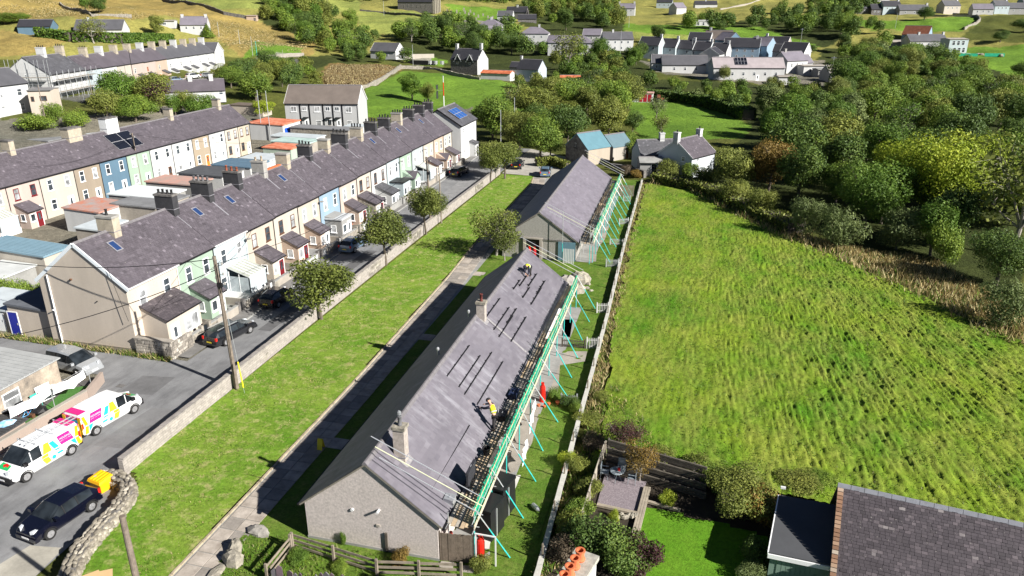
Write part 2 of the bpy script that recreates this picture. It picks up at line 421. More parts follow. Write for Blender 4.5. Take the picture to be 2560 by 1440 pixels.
# ------------------------------------------------------------------ roads and hard ground near the camera
def asphalt():
    m, nt, b = newmat('asphalt')
    base = _ramp(nt, _noise(nt, .5, 6, .65), [(.3, (.155, .158, .165)), (.7, (.235, .238, .245))])
    st = _ramp(nt, _noise(nt, .8, 6, .75, sc=(1, .3, 1)), [(.48, 0), (.70, .85)])
    col = _mix(nt, st, base, (.105, .105, .11))
    sp = _ramp(nt, _noise(nt, 22, 4, .8), [(.3, .75), (.7, 1.2)])
    nt.links.new(_mix(nt, 1, col, sp, 'MULTIPLY'), b.inputs['Base Color']); b.inputs['Roughness'].default_value = .88
    _bump(nt, b, _noise(nt, 60, 4, .7), .3, .01); return m
ASPH = asphalt()
sheet('road', [(-29.5, 14), (-46.5, 14), (-44.6, 20), (-41.8, 31), (-43.5, 41.5), (-60, 42), (-90, 42), (-90, 45.4), (-43.45, 45.3), (-38.7, 45.2), (-38.7, 50), (-39.3, 70), (-40.2, 100), (-40.6, 126), (-41, 141), (-33.0, 141), (-32.9, 32), (-32.5, 31.2), (-31.4, 30.6), (-31.0, 28.8), (-30.8, 26), (-30.6, 22), (-29.6, 18)], .004, ASPH)
sheet('yard_track', [(-32.6, 118.5), (-33.0, 141), (-30, 139), (-20, 131), (-17, 124), (-17.5, 116), (-24, 117.4)], .008, pal('pale_gravel_yard', (.40, .38, .34), .3, .5, .95, .4, 10))
sheet('parking_apron', [(-29.8, 17), (-33.2, 17), (-33.4, 21.5), (-32.8, 24.4), (-30.9, 24.7), (-30.5, 21.5)], .009, pal('apron_concrete', (.38, .36, .31), .25, .8, .9, .3, 10))
b = B()
for (x0, y0), (x1, y1) in zip([(-38.7, 50.2), (-39.3, 70), (-40.2, 100), (-40.6, 126)], [(-39.3, 70), (-40.2, 100), (-40.6, 126), (-41, 140)]):
    n = int((y1 - y0) / .92)
    for i in range(n):
        t0 = i / n; t1 = (i + 1) / n - .01 / n
        b.bar((x0 + (x1 - x0) * t0, y0 + (y1 - y0) * t0, .06), (x0 + (x1 - x0) * t1, y0 + (y1 - y0) * t1, .06), .15, .12)
o = O('kerb', b, CONCG); o['kind'] = 'structure'
sheet('pavement', [(-38.75, 45.6), (-38.75, 50.2), (-39.35, 70), (-40.25, 100), (-40.65, 126), (-41.05, 140), (-42.2, 140), (-41.6, 126), (-41.2, 100), (-40.6, 70), (-40.3, 45.6)], .10, pal('pavement_tarmac', (.20, .195, .19), .3, .8, .95, .3, 20))
for k, (pl, c_) in enumerate([([(-40.2, 39.5), (-37.6, 39.8), (-37.8, 42.6), (-40.4, 42.2)], (.155, .155, .16)), ([(-36.8, 33.2), (-34.2, 33.4), (-34.3, 38.6), (-36.4, 38.2)], (.19, .19, .195)), ([(-36.6, 52), (-35.4, 52), (-35.6, 75), (-36.9, 75)], (.125, .125, .13)), ([(-56, 42.4), (-47, 42.5), (-47, 43.6), (-56, 43.5)], (.18, .18, .185)), ([(-37.4, 96), (-34.9, 96), (-35, 112), (-37.6, 112)], (.25, .25, .255))]): sheet('road_patch', pl, .0085, pal('road_patch_%d' % k, c_, .25, .9, .9, .3, 40))
# metal gully grate
b = B(); gx, gy = G(302, 965)
for i in range(6): b.box(gx - .3, gy - .22 + i * .08, .008, gx + .3, gy - .18 + i * .08, .02)
tag(O('drain_grate', b, DSTONE), 'small iron drain grate in the road beside the pink wall', 'drain grate')

# lawn between the retaining wall and the path
LAWN = grassm('lawn_grass', (.105, .225, .018), (.205, .30, .042), (.42, .38, .17), .22, 4.5, .85, .6)
LAWN2 = grassm('green_lawn_grass', (.075, .155, .018), (.13, .20, .03), (.24, .24, .08), .35, 5, .5, .7)
def turf(name, poly, z, m, amp=.035, step=.28):
    xs = [p[0] for p in poly]; ys = [p[1] for p in poly]
    gx = np.arange(min(xs), max(xs) + step, step); gy = np.arange(min(ys), max(ys) + step, step)
    X, Y = np.meshgrid(gx, gy); inside = inpoly(X, Y, poly)
    Z = z + amp * (vnoise(X / .7, Y / .7) - .5) + amp * (vnoise(X / .25, Y / .25) - .3)
    n = len(gx); i = np.arange(len(gy) - 1)[:, None] * n + np.arange(n - 1)[None]
    keep = inpoly((X[:-1, :-1] + step / 2), (Y[:-1, :-1] + step / 2), poly)
    Fq = np.stack([i, i + 1, i + n + 1, i + n], -1)[keep]
    me = npmesh(name, np.stack([X, Y, Z], -1).reshape(-1, 3), Fq, m, smooth=True)
    o = bpy.data.objects.new(name, me); COL.objects.link(o); o['kind'] = 'structure'; return o
turf('lawn', [(-32.4, 31.5), (-30.9, 30.4), (-30.3, 28.8), (-30.1, 26.5), (-30.0, 24.3), (-29.5, 22.7), (-28.9, 20), (-24, 17), (-24.1, 24), (-24.3, 44), (-25.0, 68), (-25.5, 78), (-26.2, 112), (-27, 117.5), (-32.4, 117.5)], .05, LAWN)
sheet('lawn', [(-23.7, 23), (-24.2, 44), (-24.8, 68), (-26, 110), (-27, 118), (-9.6, 119), (-8.4, 84), (-6.3, 30), (-6, 22)], .006, LAWN2)
turf('lawn', [(-18.6, 20), (-22.0, 22), (-22.3, 28.4), (-6.4, 28.4), (-6.1, 20)], .035, LAWN2, .05)
turf('lawn', [(-9.4, 28.8), (-6.6, 28.8), (-7.3, 62.8), (-8.2, 83), (-9.1, 117.5), (-12.2, 117.5), (-10.9, 77), (-20.6, 76.6), (-22.2, 65.2), (-9.9, 65)], .03, LAWN2, .06)

# the flagged path in the shade of the long bungalow: slabs laid one by one
slab_m = pal('path_slab', (.37, .32, .27), .25, 1.1, .9, .4, 14, c2=(.46, .41, .36))
path = sheet('path', [(-24, 16), (-21.9, 16), (-22.3, 62), (-22.9, 90), (-23.3, 117), (-26.9, 117), (-25.4, 78), (-24.8, 68), (-24.15, 44)], .012, CONCG)
path['kind'] = 'structure'
sm = [B().box(-.46, -.45, 0, .46, .45, .03).mesh('path_slab', slab_m), B().box(-.46, -.45, 0, .46, .45, .024).mesh('path_slab', pal('path_slab_b', (.31, .28, .25), .3, 1.3, .9, .4, 12))]
k = 0; y = 20.0
while y < 116 and k < 290:
    xl = np.interp(y, [20, 44, 68, 78, 112, 117], [-24.0, -24.15, -24.8, -25.4, -26.1, -26.9]) + .12
    for c in range(2):
        O('paving_slab', sm[1 if R.random() < .35 else 0], None, path, (xl + .52 + c * .97, y, .014 + R.uniform(0, .01)), R.uniform(-.012, .012))
        k += 1
    y += .96
# stone edging strip along the path
b = B(); y = 19.0
while y < 116:
    xl = np.interp(y, [20, 44, 68, 78, 112, 117], [-24.0, -24.15, -24.8, -25.4, -26.1, -26.9])
    L = R.uniform(.5, .95); b.bar((xl - .02, y, .05), (xl - .02 + R.uniform(-.02, .02), y + L - .03, .05), .13, .1 + R.uniform(0, .04), t=R.random()); y += L
o = O('edging_stones', b, pal('path_edging', (.45, .38, .27), .4, 2, .9, .6, 8), path); o['kind'] = 'stuff'
# cross paths from the path to the bungalow doors
for yy in (37.4, 54.3, 70.6, 88, 102):
    o = sheet('path', [(-22.6, yy - .6), (-18.6, yy - .6), (-18.6, yy + .6), (-22.6, yy + .6)], .016, slab_m)
# ------------------------------------------------------------------ the big field: combed tussocky grass
def build_field():
    step = .13
    poly = [(-5.6, 30), (-4.9, 41.6), (-5.3, 46), (-6.6, 63), (-7.6, 84), (-8.6, 117), (-7, 119), (-3.0, 116.5), (7.6, 97), (15.6, 84.5), (21.6, 75.2), (24.6, 68.2), (30, 64), (44, 58), (50, 30), (26, 28), (19, 37), (8.4, 38.6), (2.1, 39.6), (-1.2, 40.6), (-4.2, 41.6)]
    gx = np.arange(-9, 50, step); gy = np.arange(29, 119, step)
    X, Y = np.meshgrid(gx, gy)
    wx = X + 1.6 * (vnoise(X / 14, Y / 14) - .5); wy = Y + 1.6 * (vnoise(X / 14 + 9, Y / 14) - .5)
    ang = rad(93) + np.clip(X - 4, -8, 30) * .020          # the mowing rows swing round with the field edge
    u = wx * np.cos(ang) + wy * np.sin(ang); v = -wx * np.sin(ang) + wy * np.cos(ang)
    ridge = vnoise(u / 1.1, v / .27)
    ridge2 = vnoise(u / .5 + 40, v / .17 + 11)
    row = np.abs(np.sin(v * PI / .82 + 3.2 * vnoise(X / 4.1, Y / 6.1) + 1.3 * (vnoise(X / .9, Y / .9) - .5))) ** .55
    rm = np.clip(vnoise(u / 2.6 + 3, v / 1.1) * 2.2 - .5, 0, 1.2) * np.clip((X + 5) / 8, .3, 1) * np.clip((Y - 36) / 14, .25, 1)
    Z = .10 + .155 * (row - .6) * rm + .13 * (ridge - .5) + .10 * (ridge2 - .5) + .06 * (vnoise(X / .16, Y / .16) - .5)
    amp = .45 + .75 * np.clip((X + 3) / 14, 0, 1)
    Z = .24 + (Z - .12) * amp * 1.0
    n = len(gx); i = np.arange(len(gy) - 1)[:, None] * n + np.arange(n - 1)[None]
    keep = inpoly(X[:-1, :-1] + step / 2 + (vnoise(X[:-1, :-1], Y[:-1, :-1]) - .5) * .7, Y[:-1, :-1] + step / 2, poly)
    Fq = np.stack([i, i + 1, i + n + 1, i + n], -1)[keep]
    m, nt, b = newmat('field_grass')
    p = _ramp(nt, _noise(nt, .13, 6, .62), [(.36, 0), (.62, 1)])
    q = _ramp(nt, _noise(nt, .5, 5, .7, sc=(1, .35, 1)), [(.4, 0), (.75, .7)])
    col = _mix(nt, p, (.080, .20, .011), (.185, .265, .022)); col = _mix(nt, q, col, (.29, .28, .07))
    f = _ramp(nt, _noise(nt, 3.2, 6, .8, sc=(1, .6, 1)), [(.28, .5), (.5, .95), (.75, 1.3)])
    nt.links.new(_mix(nt, 1, col, f, 'MULTIPLY'), b.inputs['Base Color']); b.inputs['Roughness'].default_value = .9; b.inputs['Specular IOR Level'].default_value = .12
    _bump(nt, b, _noise(nt, 9, 5, .8), .7, .1)
    me = npmesh('field', np.stack([X, Y, Z], -1).reshape(-1, 3), Fq, m, smooth=True)
    o = bpy.data.objects.new('field', me); COL.objects.link(o); o['kind'] = 'structure'
build_field()

def tufts(name, poly, n, h, wdt, mats, seed, lean=.5, z=None, holes=None):
    """many grass blades as crossed triangles, clumped"""
    rs = np.random.RandomState(seed)
    xs = [p[0] for p in poly]; ys = [p[1] for p in poly]
    x = rs.uniform(min(xs), max(xs), n * 3); y = rs.uniform(min(ys), max(ys), n * 3)
    dens = vnoise(x / 1.3 + seed, y / 1.3); keep = inpoly(x, y, poly) & (dens > rs.rand(len(x)) * .8)
    x = x[keep][:n]; y = y[keep][:n]; n = len(x)
    z0 = th(x, y) if z is None else np.full(n, z)
    hh = h * rs.uniform(.5, 1.3, n) * (.6 + .8 * vnoise(x / .8, y / .8)); a = rs.uniform(0, 2 * PI, n)
    dx = np.cos(a); dy = np.sin(a); ld = rs.uniform(-lean, lean, n) * hh; ld2 = rs.uniform(-lean, lean, n) * hh
    w2 = wdt * rs.uniform(.5, 1.4, n)
    V = np.empty((n, 3, 3)); V[:, 0] = np.stack([x - dx * w2, y - dy * w2, z0], -1); V[:, 1] = np.stack([x + dx * w2, y + dy * w2, z0], -1); V[:, 2] = np.stack([x + ld, y + ld2, z0 + hh], -1)
    me = npmesh(name, V.reshape(-1, 3), np.arange(n * 3).reshape(n, 3), mats, tint=rs.rand(n), mi=(rs.rand(n) * len(mats)).astype(int) if isinstance(mats, list) else None)
    o = bpy.data.objects.new(name, me); COL.objects.link(o); o['kind'] = 'stuff'; return o
G1 = leafm('blade_green', (.10, .20, .018), (.22, .30, .04)); G2 = leafm('blade_straw', (.42, .33, .15), (.62, .52, .30)); G3 = leafm('blade_dull', (.10, .12, .035), (.2, .2, .08)); G4 = leafm('blade_brown', (.16, .09, .05), (.3, .2, .1))
FP = [(-4.6, 44), (-6.6, 66), (-8.2, 115), (-3, 115), (7.6, 96), (15.6, 83), (24.6, 67), (40, 58), (44, 30), (26, 29), (18.5, 37.5), (8, 39), (-1, 41)]
tufts('field_grass_tufts', FP, 80000, .13, .035, [G1, G1, G1, G1, G1, G1, G1, G3], 5, .9, .2)
tufts('dry_grass', [(-6.3, 43), (-6.8, 52), (-7.2, 63), (-8.1, 84), (-9.2, 118), (-8.2, 118), (-7.0, 84), (-6.2, 66), (-5.7, 50), (-5.0, 43)], 9000, .42, .05, [G2, G2, G2, G1], 8, .8, 0)
tufts('bramble_grass', [(-6.3, 28), (-6.0, 46), (-5.0, 50), (-3.0, 46), (-1, 42), (-4.4, 41.6), (-5, 28)], 9000, .34, .05, [G2, G3, G1, G1], 9, .9, 0)
tufts('rough_grass', [(-8.5, 115), (-3.4, 114.8), (7.2, 95.6), (15.2, 83.2), (21, 74), (24.3, 66.8), (30, 62), (44, 57), (48, 64), (33, 70), (24, 79), (17.5, 88), (10, 98), (0, 117), (-5, 120)], 26000, .75, .075, [G2, G2, G2, G3, G1, G2], 10, .7, 0)
tufts('dry_bank_grass', [Gt(*p)[:2] for p in ((1960, 578), (2150, 655), (2300, 712), (2430, 775), (2560, 850), (2700, 900), (2700, 800), (2560, 770), (2440, 715), (2330, 650), (2200, 632), (2100, 615))], 16000, .5, .07, [G2, G2, G3], 16, .8)
tufts('weeds', [(-60, 45.0), (-43.2, 44.7), (-40.0, 44.6), (-40, 45.3), (-60, 45.6)], 2600, .38, .04, [G1, G2, G3], 11, .8, 0)
tufts('lawn_grass_blades', [(-32.3, 32), (-30, 30), (-29.6, 20), (-24.3, 22), (-24.5, 44), (-25.2, 70), (-26.2, 112), (-32.3, 117)], 34000, .09, .03, [G1, G1, G1, G1, G2], 12, .9, .03)
tufts('lawn_grass_blades', [(-22.2, 20), (-22.3, 28.3), (-6.5, 28.3), (-6.2, 20)], 9000, .16, .035, [G1, G1, G3], 13, .9, .03)
tufts('hill_grass', [Gt(*p)[:2] for p in ((-100, 40), (330, 50), (560, 50), (780, 95), (760, 130), (620, 130), (330, 20), (-100, 5))], 24000, .3, .16, [G2, G2, G3], 14, .9)
tufts('reeds', [Gt(*p)[:2] for p in ((800, 185), (830, 163), (955, 163), (1000, 172), (890, 225), (825, 222))], 22000, .5, .16, [G2, G2, G4], 15, .8)
# ================================================================== BUILDINGS
SL_PURPLE = slatem('purple_slate', (.098, .086, .100), (.128, .113, .131))
SL_GREY = slatem('grey_slate', (.09, .09, .10), (.125, .125, .14))
SL_BLACK = slatem('black_slate', (.035, .035, .042), (.055, .055, .065))
SL_LIGHT = slatem('pale_grey_slate', (.175, .16, .19), (.215, .20, .235), moss=(.33, .32, .345))
SL_BROWN = slatem('brown_slate', (.15, .125, .11), (.2, .17, .15))
SL_OLD = slatem('old_mottled_slate', (.07, .06, .068), (.118, .10, .11), (.22, .2, .2), moss=(.15, .125, .115))
RIDGE = pal('ridge_tile_grey', (.17, .16, .17), .25, 2, .8)
def render_m(key, c): return pal('render_' + key, mul(c, .62), .10, .7, .88, .2, 22, streak=True)

_WC = {}
def window(parent, p, rz, w=.85, h=1.35, frame=UPVC, bars=1, deep=True, sill=True, tilt=0, name='window'):
    """window part (frame, sill, mullion) with its pane as a sub-part; local plane xz, facing -y"""
    key = (w, h, frame.name, bars, sill, deep)
    if key not in _WC:
        b = B(); f = .07
        b.box(-w/2, -.045, -h/2, -w/2+f, 0, h/2); b.box(w/2-f, -.045, -h/2, w/2, 0, h/2)
        b.box(-w/2+f, -.045, -h/2, w/2-f, 0, -h/2+f); b.box(-w/2+f, -.045, h/2-f, w/2-f, 0, h/2)
        for k in range(bars):
            if w > h * 1.05: x = -w/2 + w*(k+1)/(bars+1); b.box(x-.03, -.042, -h/2+f, x+.03, 0, h/2-f)
            else: z = h*.08 if bars == 1 else -h/2 + h*(k+1)/(bars+1); b.box(-w/2+f, -.042, z-.03, w/2-f, 0, z+.03)
        if sill: b.box(-w/2-.07, -.11, -h/2-.09, w/2+.07, .0, -h/2-.003)
        g = B().box(-w/2+f*.9, -.02, -h/2+f*.9, w/2-f*.9, .004, h/2-f*.9)
        if deep: _WC[key] = (b.mesh('window', frame), g.mesh('pane', GLASS))
        else:
            b.box(-w/2+f*.9, -.02, -h/2+f*.9, w/2-f*.9, .004, h/2-f*.9, 1); _WC[key] = (b.mesh('window', [frame, GLASS]), None)
    me, gm = _WC[key]
    o = bpy.data.objects.new(name, me); COL.objects.link(o); o.parent = parent; o.location = p; o.rotation_euler = (tilt, 0, rz)
    if gm:
        g = bpy.data.objects.new('pane', gm); COL.objects.link(g); g.parent = o
        if R.random() < .6: g.material_slots[0].link = 'OBJECT'; g.material_slots[0].material = CURTAIN
    return o
_DC = {}
def door(parent, p, rz, m=None, w=.85, h=2.0, glass=True):
    m = m or WHITE; key = (m.name, w, h, glass)
    if key not in _DC:
        b = B(); b.box(-w/2-.08, -.04, 0, -w/2, 0, h+.08, 1); b.box(w/2, -.04, 0, w/2+.08, 0, h+.08, 1); b.box(-w/2, -.04, h, w/2, 0, h+.08, 1)
        b.box(-w/2, -.03, 0, w/2, 0, h); b.box(w/2-.14, -.07, .95, w/2-.08, -.03, 1.15, 2)
        if glass: b.box(-w*.2, -.036, h*.45, w*.2, -.03, h*.88, 3)
        _DC[key] = b.mesh('door', [m, UPVC, GALV, GLASS])
    o = bpy.data.objects.new('door', _DC[key]); COL.objects.link(o); o.parent = parent; o.location = p; o.rotation_euler = (0, 0, rz); return o
def slates(b, p0, ux, us, L, S, sw=.3, sh=.24, rng=R, gap=.007, lift=.016, clip=None):
    """overlapping slates over one roof slope: p0 eave corner, ux along the eave, us up the slope"""
    p0 = Vector(p0); ux = Vector(ux); us = Vector(us); nrm = ux.cross(us).normalized()
    if nrm.z < 0: nrm = -nrm
    nr = max(1, int(round(S / sh))); sh = S / nr; nc = max(1, int(round(L / sw))); sw = L / nc
    for r in range(nr):
        off = sw / 2 if r % 2 else 0; z0 = lift * rng.uniform(.85, 1.1)
        rowt = rng.uniform(-.06, .06)
        for c in range(nc + (1 if off else 0)):
            x0 = max(0, c * sw - off); x1 = min(L, (c + 1) * sw - off)
            if x1 - x0 < .03: continue
            if clip and not clip((x0 + x1) / 2, (r + .5) * sh): continue
            l = z0 + rng.uniform(-.004, .006); j = rng.uniform(-.012, .012)
            a = p0 + ux * (x0 + gap) + us * (r * sh + j) + nrm * l; bb = p0 + ux * (x1 - gap) + us * (r * sh + j) + nrm * l
            d = p0 + ux * (x0 + gap) + us * ((r + 1) * sh + .02) + nrm * .002; c2 = p0 + ux * (x1 - gap) + us * ((r + 1) * sh + .02) + nrm * .002
            t = min(1, max(0, rng.gauss(.45, .14) + rowt)); 
            if rng.random() < .03: t = rng.choice([0, 1])
            b.add([a, bb, c2, d, a - nrm * lift, bb - nrm * lift], [(0, 1, 2, 3), (4, 5, 1, 0)], 0, t)
POT_M = {'clay': pal('red_brown_pot', (.30, .09, .05), .3, 5, .8), 'sooty': pal('dark_red_pot', (.14, .035, .03), .3, 5, .8), 'black': pal('black_clay_pot', (.03, .03, .032), .3, 5, .7), 'buff': pal('buff_clay_pot', (.42, .34, .24), .2, 5, .8), 'grey': pal('grey_clay_pot', (.16, .16, .17), .3, 5, .7)}
def chimney(parent, x, y, zb, w, d, top, m, pots=4, pot='black', cap=None, potm_h=.45):
    """stack standing through the roof from zb to top; pots are sub-parts"""
    b = B(); b.box(x - w/2, y - d/2, zb, x + w/2, y + d/2, top - .18)
    b.box(x - w/2 - .06, y - d/2 - .06, top - .18, x + w/2 + .06, y + d/2 + .06, top, 1)
    b.box(x - w/2 - .03, y - d/2 - .03, zb + (top - zb) * .42, x + w/2 + .03, y + d/2 + .03, zb + (top - zb) * .42 + .05, 2)
    o = O('chimney', b, [m, cap or m, LEAD], parent)
    key = ('pot', pot, potm_h)
    if key not in _WC: _WC[key] = B().lathe([(.13, 0), (.11, .06), (.10, potm_h - .06), (.13, potm_h - .05), (.13, potm_h), (.07, potm_h), (.07, .1)], n=10).mesh('chimney_pot', POT_M[pot], True)
    for i in range(pots):
        if d >= w: px, py = x, y - d/2 + d * (i + .5) / pots
        else: px, py = x - w/2 + w * (i + .5) / pots, y
        q = bpy.data.objects.new('chimney_pot', _WC[key]); COL.objects.link(q); q.parent = o; q.location = (px + R.uniform(-.02, .02), py, top); q.scale = (1, 1, R.uniform(.8, 1.2))
    return o
def rooflight(parent, p, slope, m=None, w=.75, h=1.15, side=-1):
    b = B(); b.box(-w/2, -h/2, 0, -w/2+.09, h/2, .08); b.box(w/2-.09, -h/2, 0, w/2, h/2, .08); b.box(-w/2+.09, -h/2, 0, w/2-.09, -h/2+.09, .08); b.box(-w/2+.09, h/2-.09, 0, w/2-.09, h/2, .08)
    b.box(-w/2+.08, -h/2+.08, .0, w/2-.08, h/2-.08, .05, 1)
    o = O('roof_window', b, [LEAD, pal('blue_roof_glass', (.02, .045, .13), .1, 2, .1)], parent, p); o.rotation_euler = (slope if side < 0 else -slope, 0, 0); return o
def solar(parent, x0, y0, z0, slope, nx, ny, pw=1.0, ph=1.65, color=(.012, .014, .022), gapv=.03, name='solar_panel', kids_=True):
    """array on a front slope: each panel a part; x along the ridge, going up the slope"""
    fm = pal('solar_frame', (.42, .42, .44), .1, 2, .4); cm = pal('solar_cells_%d' % int(color[2] * 1000), color, .15, 2, .12, spec=.6)
    me = B().box(0, 0, .08, pw, ph, .11).add([(.03, .03, .114), (pw-.03, .03, .114), (pw-.03, ph-.03, .114), (.03, ph-.03, .114)], [(0, 1, 2, 3)], 1).mesh('solar_panel', [fm, cm])
    for i in range(nx):
        for j in range(ny):
            o = bpy.data.objects.new(name, me); COL.objects.link(o); o.parent = parent
            s = j * (ph + gapv); o.location = (x0 + i * (pw + gapv), y0 + s * math.cos(slope), z0 + s * math.sin(slope)); o.rotation_euler = (slope, 0, 0)

def house(name, label, cat, loc, rz, L, D, he, hr, wall, roof, group=None, ov=.22, ove=.12, slate=False, wins=(), doors=(), chims=(), eave_m=None, hip=False,
          sw=.3, sh=.26, gutter=True, gable_l=True, far=False, ridge_y=0.0, plinth=None, back_eave=None, verge=None):
    """ridge along local x, front faces local -y. wins: (face, u, z, w, h[, frame, bars]) face F B L R"""
    t = T(name, label, cat, loc, rz, group)
    y0, y1 = -D/2, D/2; x0, x1 = -L/2, L/2; ry = ridge_y; hb = back_eave if back_eave is not None else he
    b = B()
    if hip: b.ext([(y0, -.6), (y1, -.6), (y1, hb), (y0, he)], 'x', x0, x1)
    else: b.ext([(y0, -.6), (y1, -.6), (y1, hb), (ry, hr), (y0, he)], 'x', x0, x1)
    O('wall', b, wall, t)
    sF = (hr - he) / (ry - y0); sB = (hr - hb) / (y1 - ry); th_ = .14
    b = B(); X0, X1 = x0 - ove, x1 + ove
    if hip:
        hx = min(D/2, L/2 - .3)
        e = he; zt = .12
        vs = [(X0, y0-ov, e), (X1, y0-ov, e), (X1, y1+ov, e), (X0, y1+ov, e), (x0+hx, 0, hr), (x1-hx, 0, hr), (X0, y0-ov, e-zt), (X1, y0-ov, e-zt), (X1, y1+ov, e-zt), (X0, y1+ov, e-zt)]
        b.add(vs, [(0,1,5,4), (1,2,5), (2,3,4,5), (3,0,4), (0,6,7,1), (1,7,8,2), (2,8,9,3), (3,9,6,0), (6,9,8,7)], 0, .5)
    else:
        b.ext([(y0-ov, he-ov*sF), (ry, hr), (ry, hr+th_), (y0-ov, he-ov*sF+th_)], 'x', X0, X1)
        b.ext([(ry, hr), (y1+ov, hb-ov*sB), (y1+ov, hb-ov*sB+th_), (ry, hr+th_)], 'x', X0, X1)
    ro = O('roof', b, roof, t)
    if not hip:
        b = B(); n = max(1, int((X1 - X0) / .45))
        for i in range(n):
            a = X0 + (X1-X0)*i/n; c = X0 + (X1-X0)*(i+1)/n - .012
            b.ext([(ry-.16, hr+th_-.07), (ry, hr+th_+.10), (ry+.16, hr+th_-.07)], 'x', a, c)
        r_ = O('ridge_tiles', b, RIDGE, t); r_['kind'] = 'stuff'
        if slate:
            cF = math.hypot(1, sF); cB = math.hypot(1, sB); b = B(); rg = random.Random(int(abs(loc[1]) * 100) + 3)
            slates(b, (X0, y0-ov, he-ov*sF+th_+.004), (1,0,0), (0, 1/cF, sF/cF), X1-X0, (ry-y0+ov)*cF - .1, sw, sh, rg)
            slates(b, (X0, y1+ov, hb-ov*sB+th_+.004), (1,0,0), (0, -1/cB, sB/cB), X1-X0, (y1-ry+ov)*cB - .1, sw*1.5, sh*1.4, rg)
            s_ = O('slates', b, roof, t); s_['kind'] = 'stuff'
    if gutter:
        b = B(); b.box(X0, y0-ov-.11, he-ov*sF-.02 if not hip else he-.14, X1, y0-ov-.006, he-ov*sF+.075 if not hip else he-.04)
        if not far: b.tube((x1-.12, y0-.07, 0), (x1-.12, y0-.07, he-.25), .04, 6)
        O('gutter', b, eave_m or BLACK, t)
    if verge:
        b = B()
        for X in (X0, X1):
            b.bar((X, y0-ov, he-ov*sF+.02), (X, ry, hr+.03), .05, .24, up=(0,0,1)); b.bar((X, y1+ov, hb-ov*sB+.02), (X, ry, hr+.03), .05, .24)
        O('bargeboard', b, verge, t)
    for wd in wins:
        f, u, z, ww, hh = wd[:5]; fr = wd[5] if len(wd) > 5 and wd[5] else UPVC; bars = wd[6] if len(wd) > 6 else 1
        p, a = {'F': ((u, y0, z), 0), 'B': ((u, y1, z), PI), 'L': ((x0, u, z), -PI/2), 'R': ((x1, u, z), PI/2)}[f]
        window(t, p, a, ww, hh, fr, bars, deep=not far, sill=not far)
    for dd in doors:
        f, u, m = dd[:3]
        p, a = {'F': ((u, y0, 0.0), 0), 'B': ((u, y1, 0.0), PI), 'L': ((x0, u, 0.0), -PI/2), 'R': ((x1, u, 0.0), PI/2)}[f]
        door(t, p, a, m, *(dd[3:5] if len(dd) > 3 else ()))
    for ch in chims:
        cx, cy, cw, cd, up, m = ch[:6]; pots = ch[6] if len(ch) > 6 else 0; pot = ch[7] if len(ch) > 7 else 'black'; cap = ch[8] if len(ch) > 8 else None
        zb = hr - abs(cy) * sF - cd * .5 * sF - .2
        chimney(t, cx, cy, zb, cw, cd, hr + th_ + up, m, pots, pot, cap)
    return t
